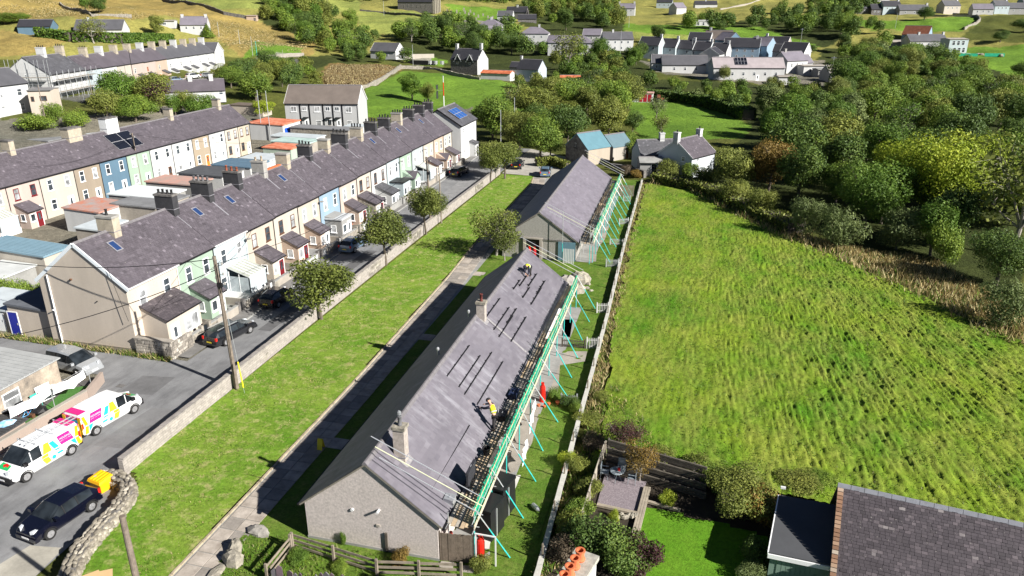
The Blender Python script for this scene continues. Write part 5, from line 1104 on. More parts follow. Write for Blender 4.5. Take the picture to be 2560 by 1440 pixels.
O('lean_to', B().box(2.2, -.12, 0, 4.1, -.04, 2.2), pal('blue_panel', (.12, .22, .27), .2, 2, .6), b2)
for k in range(7): O('fence_pale', B().box(2.9 + k*.18, -.9, 0, 3.02 + k*.18, -.86, 1.7), pal('pale_slat', (.55, .56, .55), .15, 2, .7), b2)
o = O('roof_strip', B().bar((-3.4, -.14, 3.0), (-.3, -.14, 5.0), .04, .04).bar((-4.1, -.1, 2.3), (4.1, -.1, 2.3), .05, .05), BLACK, b2)
# gas bottles
def gas(label, x, y, z=0, m=RED, s=1.0):
    t = T('gas_bottle', label, 'gas bottle', (x, y, z), 0, None, s)
    O('body', B().lathe([(.16, 0), (.19, .05), (.19, 1.05), (.15, 1.2), (.06, 1.26)], n=14), m, t, smooth=False)
    O('collar', B().lathe([(.10, 1.22), (.11, 1.42), (.08, 1.42), (.08, 1.24)], n=12), m, t); O('valve', B().lathe([(.03, 1.24), (.03, 1.36)], n=8), GALV, t)
x, y = G(1332, 655); gas('red gas bottle in the open store of the second bungalow, left one', -17.9, 76.3, 0, RED, 1.1); gas('darker red gas bottle right of its twin in the open store', -17.35, 76.35, 0, pal('dark_red', (.4, .01, .015), .15, 2, .4), 1.1)
gas('tall bright red gas bottle behind the vertical board fence', *G(1202, 1402), 0, RED, 1.15); gas('red gas bottle by the white cloth in the bungalow gardens', *G(1356, 1005), 0, RED, 1.1)
gas('red gas bottle top showing behind the board fence', -11.0, 29.6, 0, RED, .9)

# ------------------------------------------------------------------ scaffolds along the garden side of both bungalows
BOARDS = [WOODL, pal('grey_scaffold_board', (.46, .42, .36), .3, 2, .85, .3, 25), pal('tan_scaffold_board', (.55, .42, .28), .3, 2, .85, .3, 25)]
YEL = pal('yellow_green_tube', (.6, .62, .1), .2, 2, .5)
NETB = pal('bright_net_strand', (.03, .60, .33), .3, 3, .6)
def scaffold(label, x0, y0, L, rz, he, bays, seed, gabf, brace_len):
    rg = random.Random(seed); t = T('scaffolding', label, 'scaffolding', (x0, y0, 0), rz); Wd = 1.45; zd = he - .25
    n = bays
    for i in range(n + 1):
        y = L * i / n
        O('standard', B().tube((0.08, y, 0), (.08, y, zd + rg.uniform(.3, 1.0)), .03, 6), GALV, t)
        o = O('standard', B().tube((Wd, y, 0), (Wd, y, zd + 1.15), .03, 6, 0).tube((Wd, y, 0), (Wd, y, zd - .3), .042, 6, 1), [GALV, TEAL], t)
        b = B().tube((-.15, y + .06, zd - .06), (Wd + .25, y + .06, zd - .06), .028, 6); O('transom', b, GALV, t)
        if i % 1 == 0:
            ex = Wd + brace_len * rg.uniform(.85, 1.1); top = (Wd + .03, y + .1, zd + .95); foot = (ex, y + .35 + rg.uniform(-.3, .3), 0.02)
            mid = tuple(top[k] + (foot[k] - top[k]) * .38 for k in range(3))
            b = B().tube(top, mid, .034, 6, 0); b.tube(mid, foot, .042, 6, 1); O('brace', b, [GALV, TEAL], t)
    for z in (zd - .1, zd + .5, zd + 1.0): O('ledger', B().tube((Wd + .04, -.5, z), (Wd + .04, L + .5, z), .026, 6), GALV if z < zd + .9 else WOODL, t)
    O('ledger', B().tube((.04, -.4, zd - .1), (.04, L + .4, zd - .1), .026, 6), GALV, t)
    # boards laid end to end, five across
    for k in range(5):
        y = -.3 + rg.uniform(0, .4)
        while y < L - .3:
            ln = min(rg.choice([2.4, 3.0, 3.9]), L + .2 - y)
            if not (k in (2, 3) and rg.random() < .16):
                O('scaffold_board', B().box(.02 + k*.245, y, zd - .03 + .004*k, .02 + k*.245 + .225, y + ln - .03, zd + .008 + .004*k), BOARDS[rg.choice([0, 1, 1, 2])], t)
            y += ln
    # short battens across the deck
    b = B()
    for i in range(0): b.box(.85, i*.6, zd + .03, 1.28, i*.6 + .07, zd + .06)
    o = O('battens', b, BOARDS[1], t) if b.v else t
    if b.v: o['kind'] = 'stuff'
    O('toe_board', B().box(Wd + .06, -.3, zd - .02, Wd + .10, L + .3, zd + .12), BOARDS[1], t); O('rail_board', B().box(Wd + .08, -.3, zd + .16, Wd + .13, L + .3, zd + .27), pal('fresh_pine', (.66, .58, .40), .2, 2, .8), t)
    # debris net: mesh of strands with sag
    b = B(); nn = int(L / .13)
    for i in range(nn):
        y = L * i / nn
        if vnoise(np.array([y * .9 + seed]), np.array([.5]))[0] < .2: continue
        b.bar((Wd - .02 + rg.uniform(-.03, .03), y, zd + .15), (Wd - .02 + rg.uniform(-.04, .04), y + rg.uniform(-.12, .3), zd + 1.12), .12, .012, 0, t=rg.random())
    for z in (.2, .34, .48, .62, .76, .9):
        for i in range(int(L / 1.5)):
            y = i * 1.5; b.bar((Wd - .03, y, zd + z + rg.uniform(-.03, .03)), (Wd - .03 + rg.uniform(-.06, .02), y + 1.5, zd + z + rg.uniform(-.03, .03)), .012, .06, 1)
    O('debris_net', b, [NETG, NETB], t)
    # raking guard rails over both verges
    for yy, dz in gabf:
        for k in range(3):
            O('guard_rail', B().tube((-W1 - .3 + .3*k, yy - .25*k, he + 3.1 - .42*k + .9), (Wd + .5, yy - .25*k, he + 1.2 - .3*k), .026, 6), GALV if k != 1 else pal('pale_yellow_tube', (.6, .62, .42), .15, 2, .5), t)
    return t
s1 = scaffold('galvanised scaffold with green netting and pale boards along the eaves of the near long bungalow', -11.05, 29.2, 34.6, rad(1.4), 2.45, 10, 11, [(.4, 0), (35.2, 0)], 1.75)
s2 = scaffold('teal and silver scaffold with green netting along the eaves of the second long bungalow', -12.45, 77.2, 31, rad(1.4), 2.45, 11, 12, [(.2, 0), (31.3, 0)], 1.9)
for k, (xx, zz) in enumerate([(-5.2, 6.3), (-2.2, 4.9)]): O('standard', B().tube((xx + 3.4, -.7, 0), (xx + 3.4, -.7, zz - .5), .03, 6, 0).tube((xx + 3.4, -.7, 0), (xx + 3.4, -.7, 2.2), .036, 6, 1), [GALV, TEAL], s2)
# clutter on the near scaffold deck
t = T('ladder', 'silver ladder lying along the scaffold deck', 'ladder', (-10.3, 50, 2.3), rad(1.4))
O('stile', B().bar((-.18, -6, 0), (-.18, 5, 0), .04, .07), GALV, t); O('stile', B().bar((.18, -6, 0), (.18, 5, 0), .04, .07), GALV, t)
for k in range(36): O('rung', B().tube((-.18, -5.8 + k*.3, 0), (.18, -5.8 + k*.3, 0), .014, 5), GALV, t)
for k, (px, py, lab, m, dm) in enumerate([(1256, 1040, 'dark plastic crate on the scaffold by the standing worker', BLACK, (.5, .8, .4)), (1285, 985, 'navy tool box on the scaffold deck', pal('navy_plastic', (.02, .03, .07), .2, 2, .5), (.5, .9, .35)), (1216, 1130, 'black rubber bucket on the scaffold deck', BLACK, (.35, .35, .35)), (1380, 745, 'black sack on the far part of the scaffold', BLACK, (.4, .5, .3)), (1178, 1210, 'dark solar panel stood on the scaffold near the gable', SL_BLACK, (.1, 1.3, 1.3)), (1125, 1255, 'tangle of fittings in a bin at the scaffold end', GALV, (.5, .5, .5))]):
    x, y = G(px, py, 2.4); o = T('crate', lab, ['crate', 'tool box', 'bucket', 'sack', 'solar panel', 'fittings bin'][k], (x, y, 2.24))
    if k == 2: O('body', B().lathe([(.18, 0), (.25, .45), (.22, .45), (.16, .05)], n=12), m, o)
    else:
        a, c, d = dm; O('body', B().box(-a/2, -c/2, 0, a/2, c/2, d*.85), m, o); O('lid', B().box(-a/2-.03, -c/2-.03, d*.85, a/2+.03, c/2+.03, d), m, o); O('handle', B().bar((0, -.1, d+.04), (0, .1, d+.04), .03), GALV, o)
# seated gardens: fences and gates between them, paving, washing, pots
def picket(label, p, q, h, m, n=None, gate=False, cat='fence', rails=(.25, .8), name='garden_fence', w=.045, group=None):
    t = T(name, label, cat, (p[0], p[1], hz(*p)), math.atan2(q[1]-p[1], q[0]-p[0]), group); L = math.hypot(q[0]-p[0], q[1]-p[1]); n = n or int(L / .13)
    for z in rails: O('rail', B().box(0, -.02, h*z - .03, L, .02, h*z + .03), m, t)
    me = B().box(-w/2, -.035, .04, w/2, -.02, h).mesh('pale', m)
    for i in range(n):
        o = bpy.data.objects.new('pale', me); COL.objects.link(o); o.parent = t; o.location = (L*(i+.5)/n, 0, 0)
    for x in (0, L): O('post', B().box(x-.05, -.05, 0, x+.05, .05, h+.08), m, t)
    return t
PALEW = pal('pale_painted_wood', (.50, .50, .48), .2, 2, .8)
for k, (a, c, lab, h, m) in enumerate([((1492,783),(1520,783),'small pale gate in the bungalow gardens nearest the boulders',1.0,PALEW), ((1467,872),(1495,872),'pale picket gate in the garden below the boulders gate',1.0,PALEW), ((1403,1010),(1442,1012),'low grey wire gate beside the dark planting',.8,GALV), ((1405,868),(1462,872),'dark low fence between two bungalow gardens',.8,WOODD), ((1515,668),(1545,668),'pale wire gate at the near end of the upper gardens',.9,GALV), ((1525,612),(1560,614),'low pale fence across the upper gardens',.8,PALEW), ((1548,562),(1570,560),'wire fence across the upper gardens, farther one',.8,GALV), ((1558,505),(1575,505),'pale gate near the top of the upper gardens',.9,GALV)]):
    picket(lab, G(*a), G(*c), h, m, group=None)
x, y = G(1540, 485); picket('brown upright slatted fence at the top of the bungalow gardens', G(1541, 490), G(1583, 492), 1.7, WOOD, 16, w=.12)
for (pl, m, z) in [([(1360,905),(1410,880),(1468,880),(1462,905),(1400,915),(1395,985),(1342,985)], CONC, .065), ([(1320,1020),(1352,1015),(1330,1110),(1290,1180),(1240,1200),(1265,1110)], CONC, .067), ([(1408,800),(1432,800),(1425,845),(1405,840)], CONC, .066), ([(1470,625),(1492,628),(1490,655),(1470,655)], CONC, .068), ([(1508,575),(1525,560),(1512,600),(1495,620)], CONC, .069), ([(1290,1190),(1302,1190),(1270,1270),(1236,1320),(1222,1375),(1190,1370),(1230,1270)], pal('white_step', (.6, .58, .54), .15, 1, .9), .07), ([(1108,1330),(1225,1320),(1225,1400),(1150,1395)], CONCG, .064)]:
    sheet('garden_paving', [G(*p) for p in pl], z, m)
sheet('shade_path', [(-11.3, 29), (-9.2, 29), (-9.9, 64), (-11.5, 64)], .066, CONCG)
sheet('shade_path', [(-12.8, 77), (-10.9, 77), (-11.9, 109), (-13.6, 109)], .066, CONCG)
for k, (px, py, h, lab) in enumerate([(1225, 1290, 1.9, 'tall black sheeted box standing nearest the gable corner in the garden'), (1255, 1240, 2.0, 'tall black sheeted box standing behind its twin')]):
    x, y = G(px, py + 40); t = T('sheeted_box', lab, 'cabinet', (x, y, .06), rad(-12))
    O('body', B().ext([(-.5, 0), (.5, 0), (.45, h), (-.45, h - .15)], 'y', -.75, .75), BLACK, t); O('lid', B().box(-.52, -.78, h - .12, .5, .78, h + .03), BLACK, t); O('strap', B().box(-.52, -.2, 0, .53, -.12, h - .12), GALV, t)
WS = pal('white_sheet_cloth', (.85, .86, .88), .05, 1, .8)
def cloth(b, p, q, drop, sag=.2, n=10, rg=R):
    p = Vector(p); q = Vector(q); vs = []; rows = 4
    for j in range(rows + 1):
        for i in range(n + 1):
            v = p.lerp(q, i/n); u = i / n; s = sag * 4 * u * (1-u); vs.append((v.x + math.sin(i*1.7 + j)*.05, v.y + math.cos(i*1.3)*.04, v.z - s - drop * j / rows * (1 - .25 * abs(math.sin(u*5)))))
    b.add(vs, [(j*(n+1)+i, j*(n+1)+i+1, (j+1)*(n+1)+i+1, (j+1)*(n+1)+i) for j in range(rows) for i in range(n)])
for k, (a, c, zt, dr, lab) in enumerate([((1322, 1120), (1338, 1045), 1.8, 1.2, 'white sheet hanging on the line by the red gas bottle'), ((1305, 1195), (1318, 1145), 1.7, 1.2, 'second white sheet on the bungalow line, nearer')]):
    b = B(); cloth(b, (*G(*a), zt), (*G(*c), zt), dr, .05); tag(O('washing', b, WS), lab, 'washing')
x, y = G(1318, 1262); t = T('brace_foot', 'grey padded brace foot resting on the grass', 'padding', (x + .3, y, .1), rad(40)); O('body', B().lathe([(.05, 0), (.14, .1), (.14, .7), (.06, .8)], n=8), GALV, t).rotation_euler = (rad(80), 0, 0)
POTM = ORANGE
for k, (px, py, s) in enumerate([(1372, 1014, .13), (1394, 1012, .16), (1412, 1185, .22), (1347, 1018, .13), (1361, 1020, .11)]):
    t = T('plant_pot', ['orange plant pot left of its neighbour below the red bottle', 'orange plant pot at the edge of the small lawn', 'terracotta pot with a plant against the boundary wall', 'small orange pot by the red gas bottle', 'tiny clay pot at the lawn corner'][k], 'plant pot', (*G(px, py), .06))
    O('pot', B().lathe([(s*.6, 0), (s*.9, s*1.1), (s, s*1.1), (s, s*1.3), (s*.8, s*1.3)], n=12), POTM, t)
    O('soil', B().lathe([(s*.78, s*1.2), (s*.7, s*1.22)], n=12), WOODD, t)
# boulders between the bungalows
for k, (px, py, sx, sy, sz, lab) in enumerate([(1417, 712, 1.0, .9, .75, 'grey rounded boulder, left of the big group'), (1448, 706, 1.15, 1.0, .85, 'biggest pale boulder in the group between the bungalows'), (1443, 728, 1.0, .85, .55, 'flat topped boulder in front of the group'), (1462, 698, .45, .5, .5, 'pale boulder at the right side of the group'), (1470, 712, .35, .3, .22, 'small pale stone right of the boulders'), (1467, 722, .3, .22, .18, 'smaller pale stone lying on the grass'), (1477, 728, .28, .16, .14, 'smallest white stone on the grass'),
        (648, 1332, .75, .42, .28, 'long grey stone on the grass left of the gable'), (590, 1378, .62, .42, .45, 'grey standing rock in the grass below the path'), (585, 1405, .75, .5, .45, 'paler rock touching the grey rock at the bottom'), (540, 1436, .8, .35, .15, 'flat slab of rock at the bottom edge'), (205, 1365, .3, .2, .12, 'flat grey stone in the lawn by the rubble wall'), (203, 1375, .3, .22, .1, 'second flat grey stone in the lawn by the rubble wall')]):
    o = O('boulder', B().rock((0, 0, sz*.45), sx, sy, sz, random.Random(40+k), rz=R.uniform(0, 3)), STONEL if k not in (0, 7) else pal('boulder_grey', (.34, .32, .29), .4, 3, .9, .7, 9), None, (*G(px, py), .0)); tag(o, lab, 'boulder')
# boundary wall between gardens and field: coping of pale slabs
BX = [(-6.15, 26), (-6.2, 29.3), (-6.65, 42.7), (-6.9, 50.9), (-7.3, 62.8), (-8.2, 83.3), (-9.35, 118)]
t = T('boundary_wall', 'long low pale boundary wall between the bungalow gardens and the field', 'wall', (0, 0, 0)); b = B()
for p, q in zip(BX[:-1], BX[1:]): b.bar((p[0], p[1], .08), (q[0], q[1], .08), .18, .66)
O('wall', b, CONCG, t); PC = pal('pale_wall_coping', (.52, .51, .47), .2, 2, .85, .3, 12)
for p, q in zip(BX[:-1], BX[1:]):
    L = math.hypot(q[0]-p[0], q[1]-p[1]); n = max(1, int(L / .95)); a = math.atan2(q[1]-p[1], q[0]-p[0])
    me = B().box(0, -.14, 0, L/n - .015, .14, .08).mesh('coping_stone', PC)
    for i in range(n): O('coping_stone', me, None, t, (p[0] + (q[0]-p[0])*i/n, p[1] + (q[1]-p[1])*i/n, .412 + R.uniform(0, .015)), a + R.uniform(-.01, .01))
# wire fence posts and long shadows come from these posts
for i in range(24):
    y = 30 + i * 3.6
    if y > 116: break
    x = np.interp(y, [p[1] for p in BX], [p[0] for p in BX]) + .02
    o = O('fence_post', B().box(-.04, -.04, .3, .04, .04, 1.2), WOOD, None, (x + .0, y, 0)); tag(o, 'short grey fence post on the boundary wall', 'fence post', 'posts along the boundary wall')

# ------------------------------------------------------------------ retaining wall between road and lawn
WX = [(-32.5, 30.9), (-32.85, 53.8), (-32.95, 80), (-32.95, 118)]
t = T('retaining_wall', 'long grey wall between the street and the lawn', 'wall', (0, 0, 0)); b = B()
for p, q in zip(WX[:-1], WX[1:]): b.bar((p[0], p[1], .35), (q[0], q[1], .35), .34, 1.5)
m, nt, bs = newmat('grey_blockwork'); br = nt.nodes.new('ShaderNodeTexBrick'); br.inputs['Scale'].default_value = 1.0
br.inputs['Brick Width'].default_value = .5; br.inputs['Row Height'].default_value = .18; br.inputs['Mortar Size'].default_value = .012
br.inputs['Color1'].default_value = (.30, .27, .25, 1); br.inputs['Color2'].default_value = (.37, .335, .31, 1); br.inputs['Mortar'].default_value = (.22, .2, .19, 1)
g = nt.nodes.new('ShaderNodeNewGeometry'); sp = nt.nodes.new('ShaderNodeSeparateXYZ'); cb = nt.nodes.new('ShaderNodeCombineXYZ'); nt.links.new(g.outputs['Position'], sp.inputs[0]); nt.links.new(sp.outputs['Y'], cb.inputs[0]); nt.links.new(sp.outputs['Z'], cb.inputs[1]); nt.links.new(cb.outputs[0], br.inputs['Vector'])
nt.links.new(_mix(nt, 1, br.outputs[0], _ramp(nt, _noise(nt, 3, 5, .7), [(.3, .72), (.7, 1.15)]), 'MULTIPLY'), bs.inputs['Base Color']); bs.inputs['Roughness'].default_value = .95; _bump(nt, bs, br.outputs[1], .4, .03)
O('wall', b, m, t)
cp = [B().box(-.21, 0, 0, .21, .62, .11).mesh('coping_stone', pal('wall_coping', (.31, .285, .265), .3, 3, .95, .6, 16)), B().box(-.20, 0, 0, .21, .62, .09).mesh('coping_stone', pal('wall_coping_b', (.36, .33, .30), .3, 3, .95, .6, 16))]
y = 30.95
while y < 117.6:
    x = np.interp(y, [p[1] for p in WX], [p[0] for p in WX]); O('coping_stone', cp[R.random() < .4], None, t, (x, y, 1.10 + R.uniform(0, .012)), R.uniform(-.01, .01)); y += .635
for yy0, yy1 in ((44.5, 47.3), (55.2, 57.4), (66.5, 69.5), (78.5, 81.6), (104, 108)): rubble_face(t, (-32.62 if yy0 < 54 else -32.76, yy0), (-32.62 if yy0 < 54 else -32.76, yy1), 1.08, m=RUB, sz=.28, limit=34, seed=int(yy0), th_=.05)
# curved dry stone wall at the near corner: stone by stone
t = T('dry_stone_wall', 'curved dry stone wall of pale rubble round the parking corner', 'stone wall', (0, 0, 0))
CW = [G(px, py, .8) for px, py in ((238, 1186), (280, 1180), (316, 1196), (318, 1222), (290, 1262), (248, 1305), (206, 1352), (176, 1400), (163, 1445), (160, 1500), (170, 1580))]
b = B()
for p, q in zip(CW[:-1], CW[1:]): b.bar((p[0], p[1], .26), (q[0], q[1], .26), .62, .9)
O('wall_core', b, DSTONE, t); rg = random.Random(9); rest = B(); c = 0
pts = []
for p, q in zip(CW[:-1], CW[1:]):
    L = math.hypot(q[0]-p[0], q[1]-p[1]); nrm = ((q[1]-p[1])/L, -(q[0]-p[0])/L); s = 0
    while s < L:
        for lay, (o_, z_) in enumerate([(-.34, .12), (.34, .12), (-.35, .34), (.35, .34), (-.33, .55), (.33, .55), (-.25, .74), (.0, .78), (.26, .74)]):
            u = s + rg.uniform(0, .16)
            pts.append((p[0] + (q[0]-p[0])*u/L + nrm[0]*(o_ + rg.uniform(-.05, .05)), p[1] + (q[1]-p[1])*u/L + nrm[1]*(o_ + rg.uniform(-.05, .05)), z_ + rg.uniform(-.05, .07), lay, math.atan2(q[1]-p[1], q[0]-p[0])))
        s += .24
protos = [B().rock((0, 0, 0), rg.uniform(.15, .23), rg.uniform(.09, .14), rg.uniform(.05, .085), random.Random(70+k)).mesh('stone', RUBL) for k in range(9)]
order = sorted(pts, key=lambda q: -q[2])
for k, (x, y, z, lay, a) in enumerate(order):
    if k < 298: o = O('stone', protos[k % 9], None, t, (x, y, z), a + rg.uniform(-.5, .5)); o.scale = (rg.uniform(.75, 1.2),) * 3
    else: rest.rock((x, y, z), .2, .15, .14, rg, rz=a)
o = O('stones', rest, RUBL, t); o['kind'] = 'stuff'
# ================================================================== VEHICLES
def vehicle(name, label, cat, loc, rz, st, hw, ht, paint, glassx, cab, wheels, wr=.33, van=False, plate_f=(.8,.8,.8), plate_r=(.75,.6,.05), group=None, rails=False, trim=None, tail=RED):
    """st: stations (x, z_bottom, z_belt, z_top); front is +x. glassx: (rear window station pair, windscreen station pair) indices; cab: x range of side glass"""
    t = T(name, label, cat, loc, rz, group)
    trim = trim or BLACK
    secs = []
    for i, (x, zb, zl, zt) in enumerate(st):
        k = 1 - .16 * (abs(x) / abs(st[-1][0])) ** 6
        h = hw * k; tt = ht * k if zt > zl + .15 else h * .80
        half = [(h*.9, zb), (h, zb + .14), (h, zl * .80), (h*.965, zl), (tt + .03 if zt > zl+.15 else h*.9, zt - .07 if zt > zl+.15 else zt - .01), (tt * .84, zt)]
        secs.append([(x, y, z) for y, z in half] + [(x, -y, z) for y, z in reversed(half)])
    body = B(); wsn = B(); sd = [B(), B()]; rw = B(); n = 12
    gr, gf = glassx
    for i in range(len(st) - 1):
        a, b_ = secs[i], secs[i + 1]; x0, x1 = st[i][0], st[i+1][0]
        for k in range(n):
            k2 = (k + 1) % n; q = [a[k], b_[k], b_[k2], a[k2]]; tgt = body
            if k in (4, 5, 6):
                if i == gf: tgt = wsn
                elif i == gr: tgt = rw
            if k in (3, 7) and x0 >= cab[0] - .01 and x1 <= cab[1] + .01: tgt = sd[k == 3]
            tgt.add(q, [(0, 1, 2, 3)], 0)
    body.add(secs[0], [tuple(range(n))]); body.add(secs[-1], [tuple(range(n))[::-1]])
    O('body', body, paint, t)
    for nm, bb in (('windscreen', wsn), ('rear_window', rw)):
        if bb.v: 
            bb.v = [(x, y, z + .004) for x, y, z in bb.v]; O(nm, bb, DARKG, t)
    for q in sd:
        if q.v: O('side_window', q, DARKG, t)
    # side pillars
    pil = B()
    for s in (1, -1):
        xs_ = [cab[0] + (cab[1] - cab[0]) * u for u in ((.36, .68) if not van else (.5,))]
        for x in xs_:
            pil.bar((x, s*(hw*.97), np.interp(x, [q[0] for q in st], [q[2] for q in st])), (x, s*(ht+.035), np.interp(x, [q[0] for q in st], [q[3] for q in st]) - .07), .05, .05)
    O('pillar', pil, trim if not van else paint, t)
    wm = B().tube((0, -.10, 0), (0, .10, 0), wr, 16, 0); rm = B().tube((0, -.105, 0), (0, .105, 0), wr*.62, 14, 0); 
    for k in range(6):
        a = 2*PI*k/6; rm.bar((0, -.115, 0), (math.cos(a)*wr*.55, -.115, math.sin(a)*wr*.55), .05, .02); rm.bar((0, .115, 0), (math.cos(a)*wr*.55, .115, math.sin(a)*wr*.55), .05, .02)
    wme = wm.mesh('tyre', RUBBER); rme = rm.mesh('rim', RIM)
    for x in wheels:
        arch = B()
        for s in (1, -1):
            w_ = O('wheel', wme, None, t, (x, s*(hw - .09), wr)); O('rim', rme, None, w_)
            for q in range(8):
                a0 = PI*q/8; a1 = PI*(q+1)/8; arch.bar((x + math.cos(a0)*(wr+.06), s*(hw+.004), wr + math.sin(a0)*(wr+.06)), (x + math.cos(a1)*(wr+.06), s*(hw+.004), wr + math.sin(a1)*(wr+.06)), .03, .05)
        O('wheel_arch', arch, BLACK if van else trim, t)
    xf = st[-1][0]; xr = st[0][0]; zf = st[-1][2]; zr = st[0][2]
    O('bumper', B().box(xf-.22, -hw*.86, st[-1][1]-.12, xf+.06, hw*.86, st[-1][1]+(.26 if van else .1)), trim if van else paint, t); O('bumper', B().box(xr-.06, -hw*.86, .3, xr+.2, hw*.86, .5), trim if van else paint, t)
    hl = pal('headlamp_glass', (.55, .58, .62), .15, 4, .1, spec=.7)
    for s in (1, -1):
        O('headlight', B().ext([(xf-.62, s*hw*.86), (xf-.08, s*hw*.62), (xf-.02, s*hw*.42), (xf-.3, s*hw*.5)] if s < 0 else [(xf-.3, s*hw*.5), (xf-.02, s*hw*.42), (xf-.08, s*hw*.62), (xf-.62, s*hw*.86)], 'z', zf-.08, np.interp(xf-.3, [q[0] for q in st], [q[3] for q in st])+.0), hl, t)
        O('tail_light', B().box(xr-.03, s*hw*.80-.07, .75 if not van else .8, xr+.14, s*hw*.80+.07, 1.0 if not van else 1.25), tail, t)
        mx = cab[1] - .25; mz = np.interp(mx, [q[0] for q in st], [q[2] for q in st]) + .08
        O('mirror', B().box(mx-.05, min(s*hw, s*(hw+.24)), mz-.04, mx+.13, max(s*hw, s*(hw+.24)), mz+.16), BLACK if van else paint, t)
    O('number_plate', B().box(xf+.062, -.26, st[-1][1]+.0, xf+.072, .26, st[-1][1]+.11), pal('front_plate', plate_f, .05, 3, .5), t)
    O('number_plate', B().box(xr-.072, -.26, .52, xr-.062, .26, .64), pal('rear_plate', plate_r, .05, 3, .5), t)
    if rails:
        for s in (1, -1): O('roof_rail', B().bar((cab[0]+.1, s*ht*.86, st[3][3]+.06), (cab[1]-.8, s*ht*.86, st[3][3]+.04), .03, .04), GALV, t)
    def side_y(x, z):
        zb, zl, zt = [np.interp(x, [q[0] for q in st], [q[j] for q in st]) for j in (1, 2, 3)]
        if z <= zl * .8: return hw
        if z <= zl: return hw - (z - zl*.8) / (zl*.2) * hw*.035
        return hw*.965 - (z - zl) / max(.1, zt - .07 - zl) * (hw*.965 - ht - .03)
    t_side = side_y
    return t, side_y
HATCH = [(-2.02,.42,.72,.76), (-1.95,.28,.95,1.02), (-1.50,.24,.97,1.40), (-.6,.22,.95,1.50), (.35,.22,.93,1.45), (1.08,.22,.91,.96), (1.72,.24,.80,.84), (2.02,.34,.58,.62)]
ESTATE = [(-2.34,.42,.72,.76), (-2.28,.28,.95,1.0), (-1.95,.24,.96,1.40), (-.7,.22,.95,1.47), (.4,.22,.93,1.43), (1.15,.22,.91,.95), (2.0,.24,.80,.84), (2.34,.34,.58,.62)]
MPV = [(-2.2,.45,.8,.84), (-2.15,.3,1.0,1.06), (-1.9,.26,1.02,1.62), (-.5,.24,1.0,1.70), (.6,.24,.98,1.62), (1.45,.24,.96,1.02), (1.95,.26,.84,.88), (2.2,.34,.6,.64)]
VAN = [(-2.36,.42,1.02,1.72), (-2.30,.30,1.06,1.86), (-1.2,.28,1.06,1.90), (.35,.28,1.06,1.90), (.95,.28,1.06,1.84), (1.72,.28,1.06,1.16), (2.22,.30,.92,1.0), (2.40,.42,.66,.74)]
def heading(a, b): return math.atan2(b[1]-a[1], b[0]-a[0])
blk = paintm('black_car_paint', (.012, .013, .016), .22, .8); nvy = paintm('navy_car_paint', (.004, .005, .013), .2, .6); slv = paintm('silver_car_paint', (.42, .44, .46), .3, .7, .4); wht = paintm('white_van_paint', (.82, .83, .84), .3, .5); lbl = paintm('pale_blue_car_paint', (.16, .24, .34), .3, .7, .3)
vehicle('hatchback', 'dark navy hatchback parked beside the dry stone wall and yellow grit bin', 'car', (-32.75, 26.5, .01), rad(-98), HATCH, .88, .62, nvy, (1, 4), (-1.5, 1.08), (-1.25, 1.28))
vehicle('estate_car', 'black estate car parked by the tall telegraph pole', 'car', (-37.9, 50.0, .01), rad(80), ESTATE, .88, .64, blk, (1, 4), (-1.95, 1.15), (-1.4, 1.4), rails=True)
vehicle('people_carrier', 'silver people carrier by the stone shed and washing line', 'car', (-46.3, 41.8, .01), rad(-8), MPV, .90, .68, slv, (1, 4), (-1.9, 1.45), (-1.35, 1.4))
vehicle('dark_car', 'dark car in the shade under the biggest lawn tree', 'car', (-38.3, 58.2, .01), rad(88), HATCH, .88, .62, blk, (1, 4), (-1.5, 1.08), (-1.25, 1.28))
vehicle('blue_car', 'pale blue car half hidden behind the round street tree', 'car', (-38.6, 75.0, .01), rad(88), HATCH, .88, .62, lbl, (1, 4), (-1.5, 1.08), (-1.25, 1.28))
vehicle('dark_car', 'dark blue car standing alone at the far end of the street', 'car', (-39.1, 115.6, .01), rad(84), ESTATE, .88, .64, nvy, (1, 4), (-1.95, 1.15), (-1.4, 1.4))
vehicle('silver_car', 'bluish car seen end on by the far bungalow roof', 'car', (-25.3, 118.8, .01), rad(100), HATCH, .88, .62, lbl, (1, 4), (-1.5, 1.08), (-1.25, 1.28))
vehicle('dark_car', 'dark car at the left end of the gravel yard', 'car', (-31.2, 123.5, .01), rad(95), HATCH, .88, .62, blk, (1, 4), (-1.5, 1.08), (-1.25, 1.28))
vehicle('white_van', 'white vehicle cut by the bottom left corner of the picture', 'van', (-35.4, 21.3, .01), rad(-100), VAN, .93, .80, wht, (-9, 4), (.35, 1.72), (-1.5, 1.55), .34, van=True)
PINKP = paintm('magenta_print', (.72, .02, .22), .35, .4); CYANP = paintm('cyan_print', (.02, .42, .68), .35, .4); LIMEP = paintm('lime_print', (.55, .68, .03), .35, .4); YELP = paintm('amber_print', (.9, .52, .01), .35, .4); GRNP = paintm('green_print', (.02, .42, .12), .35, .4)
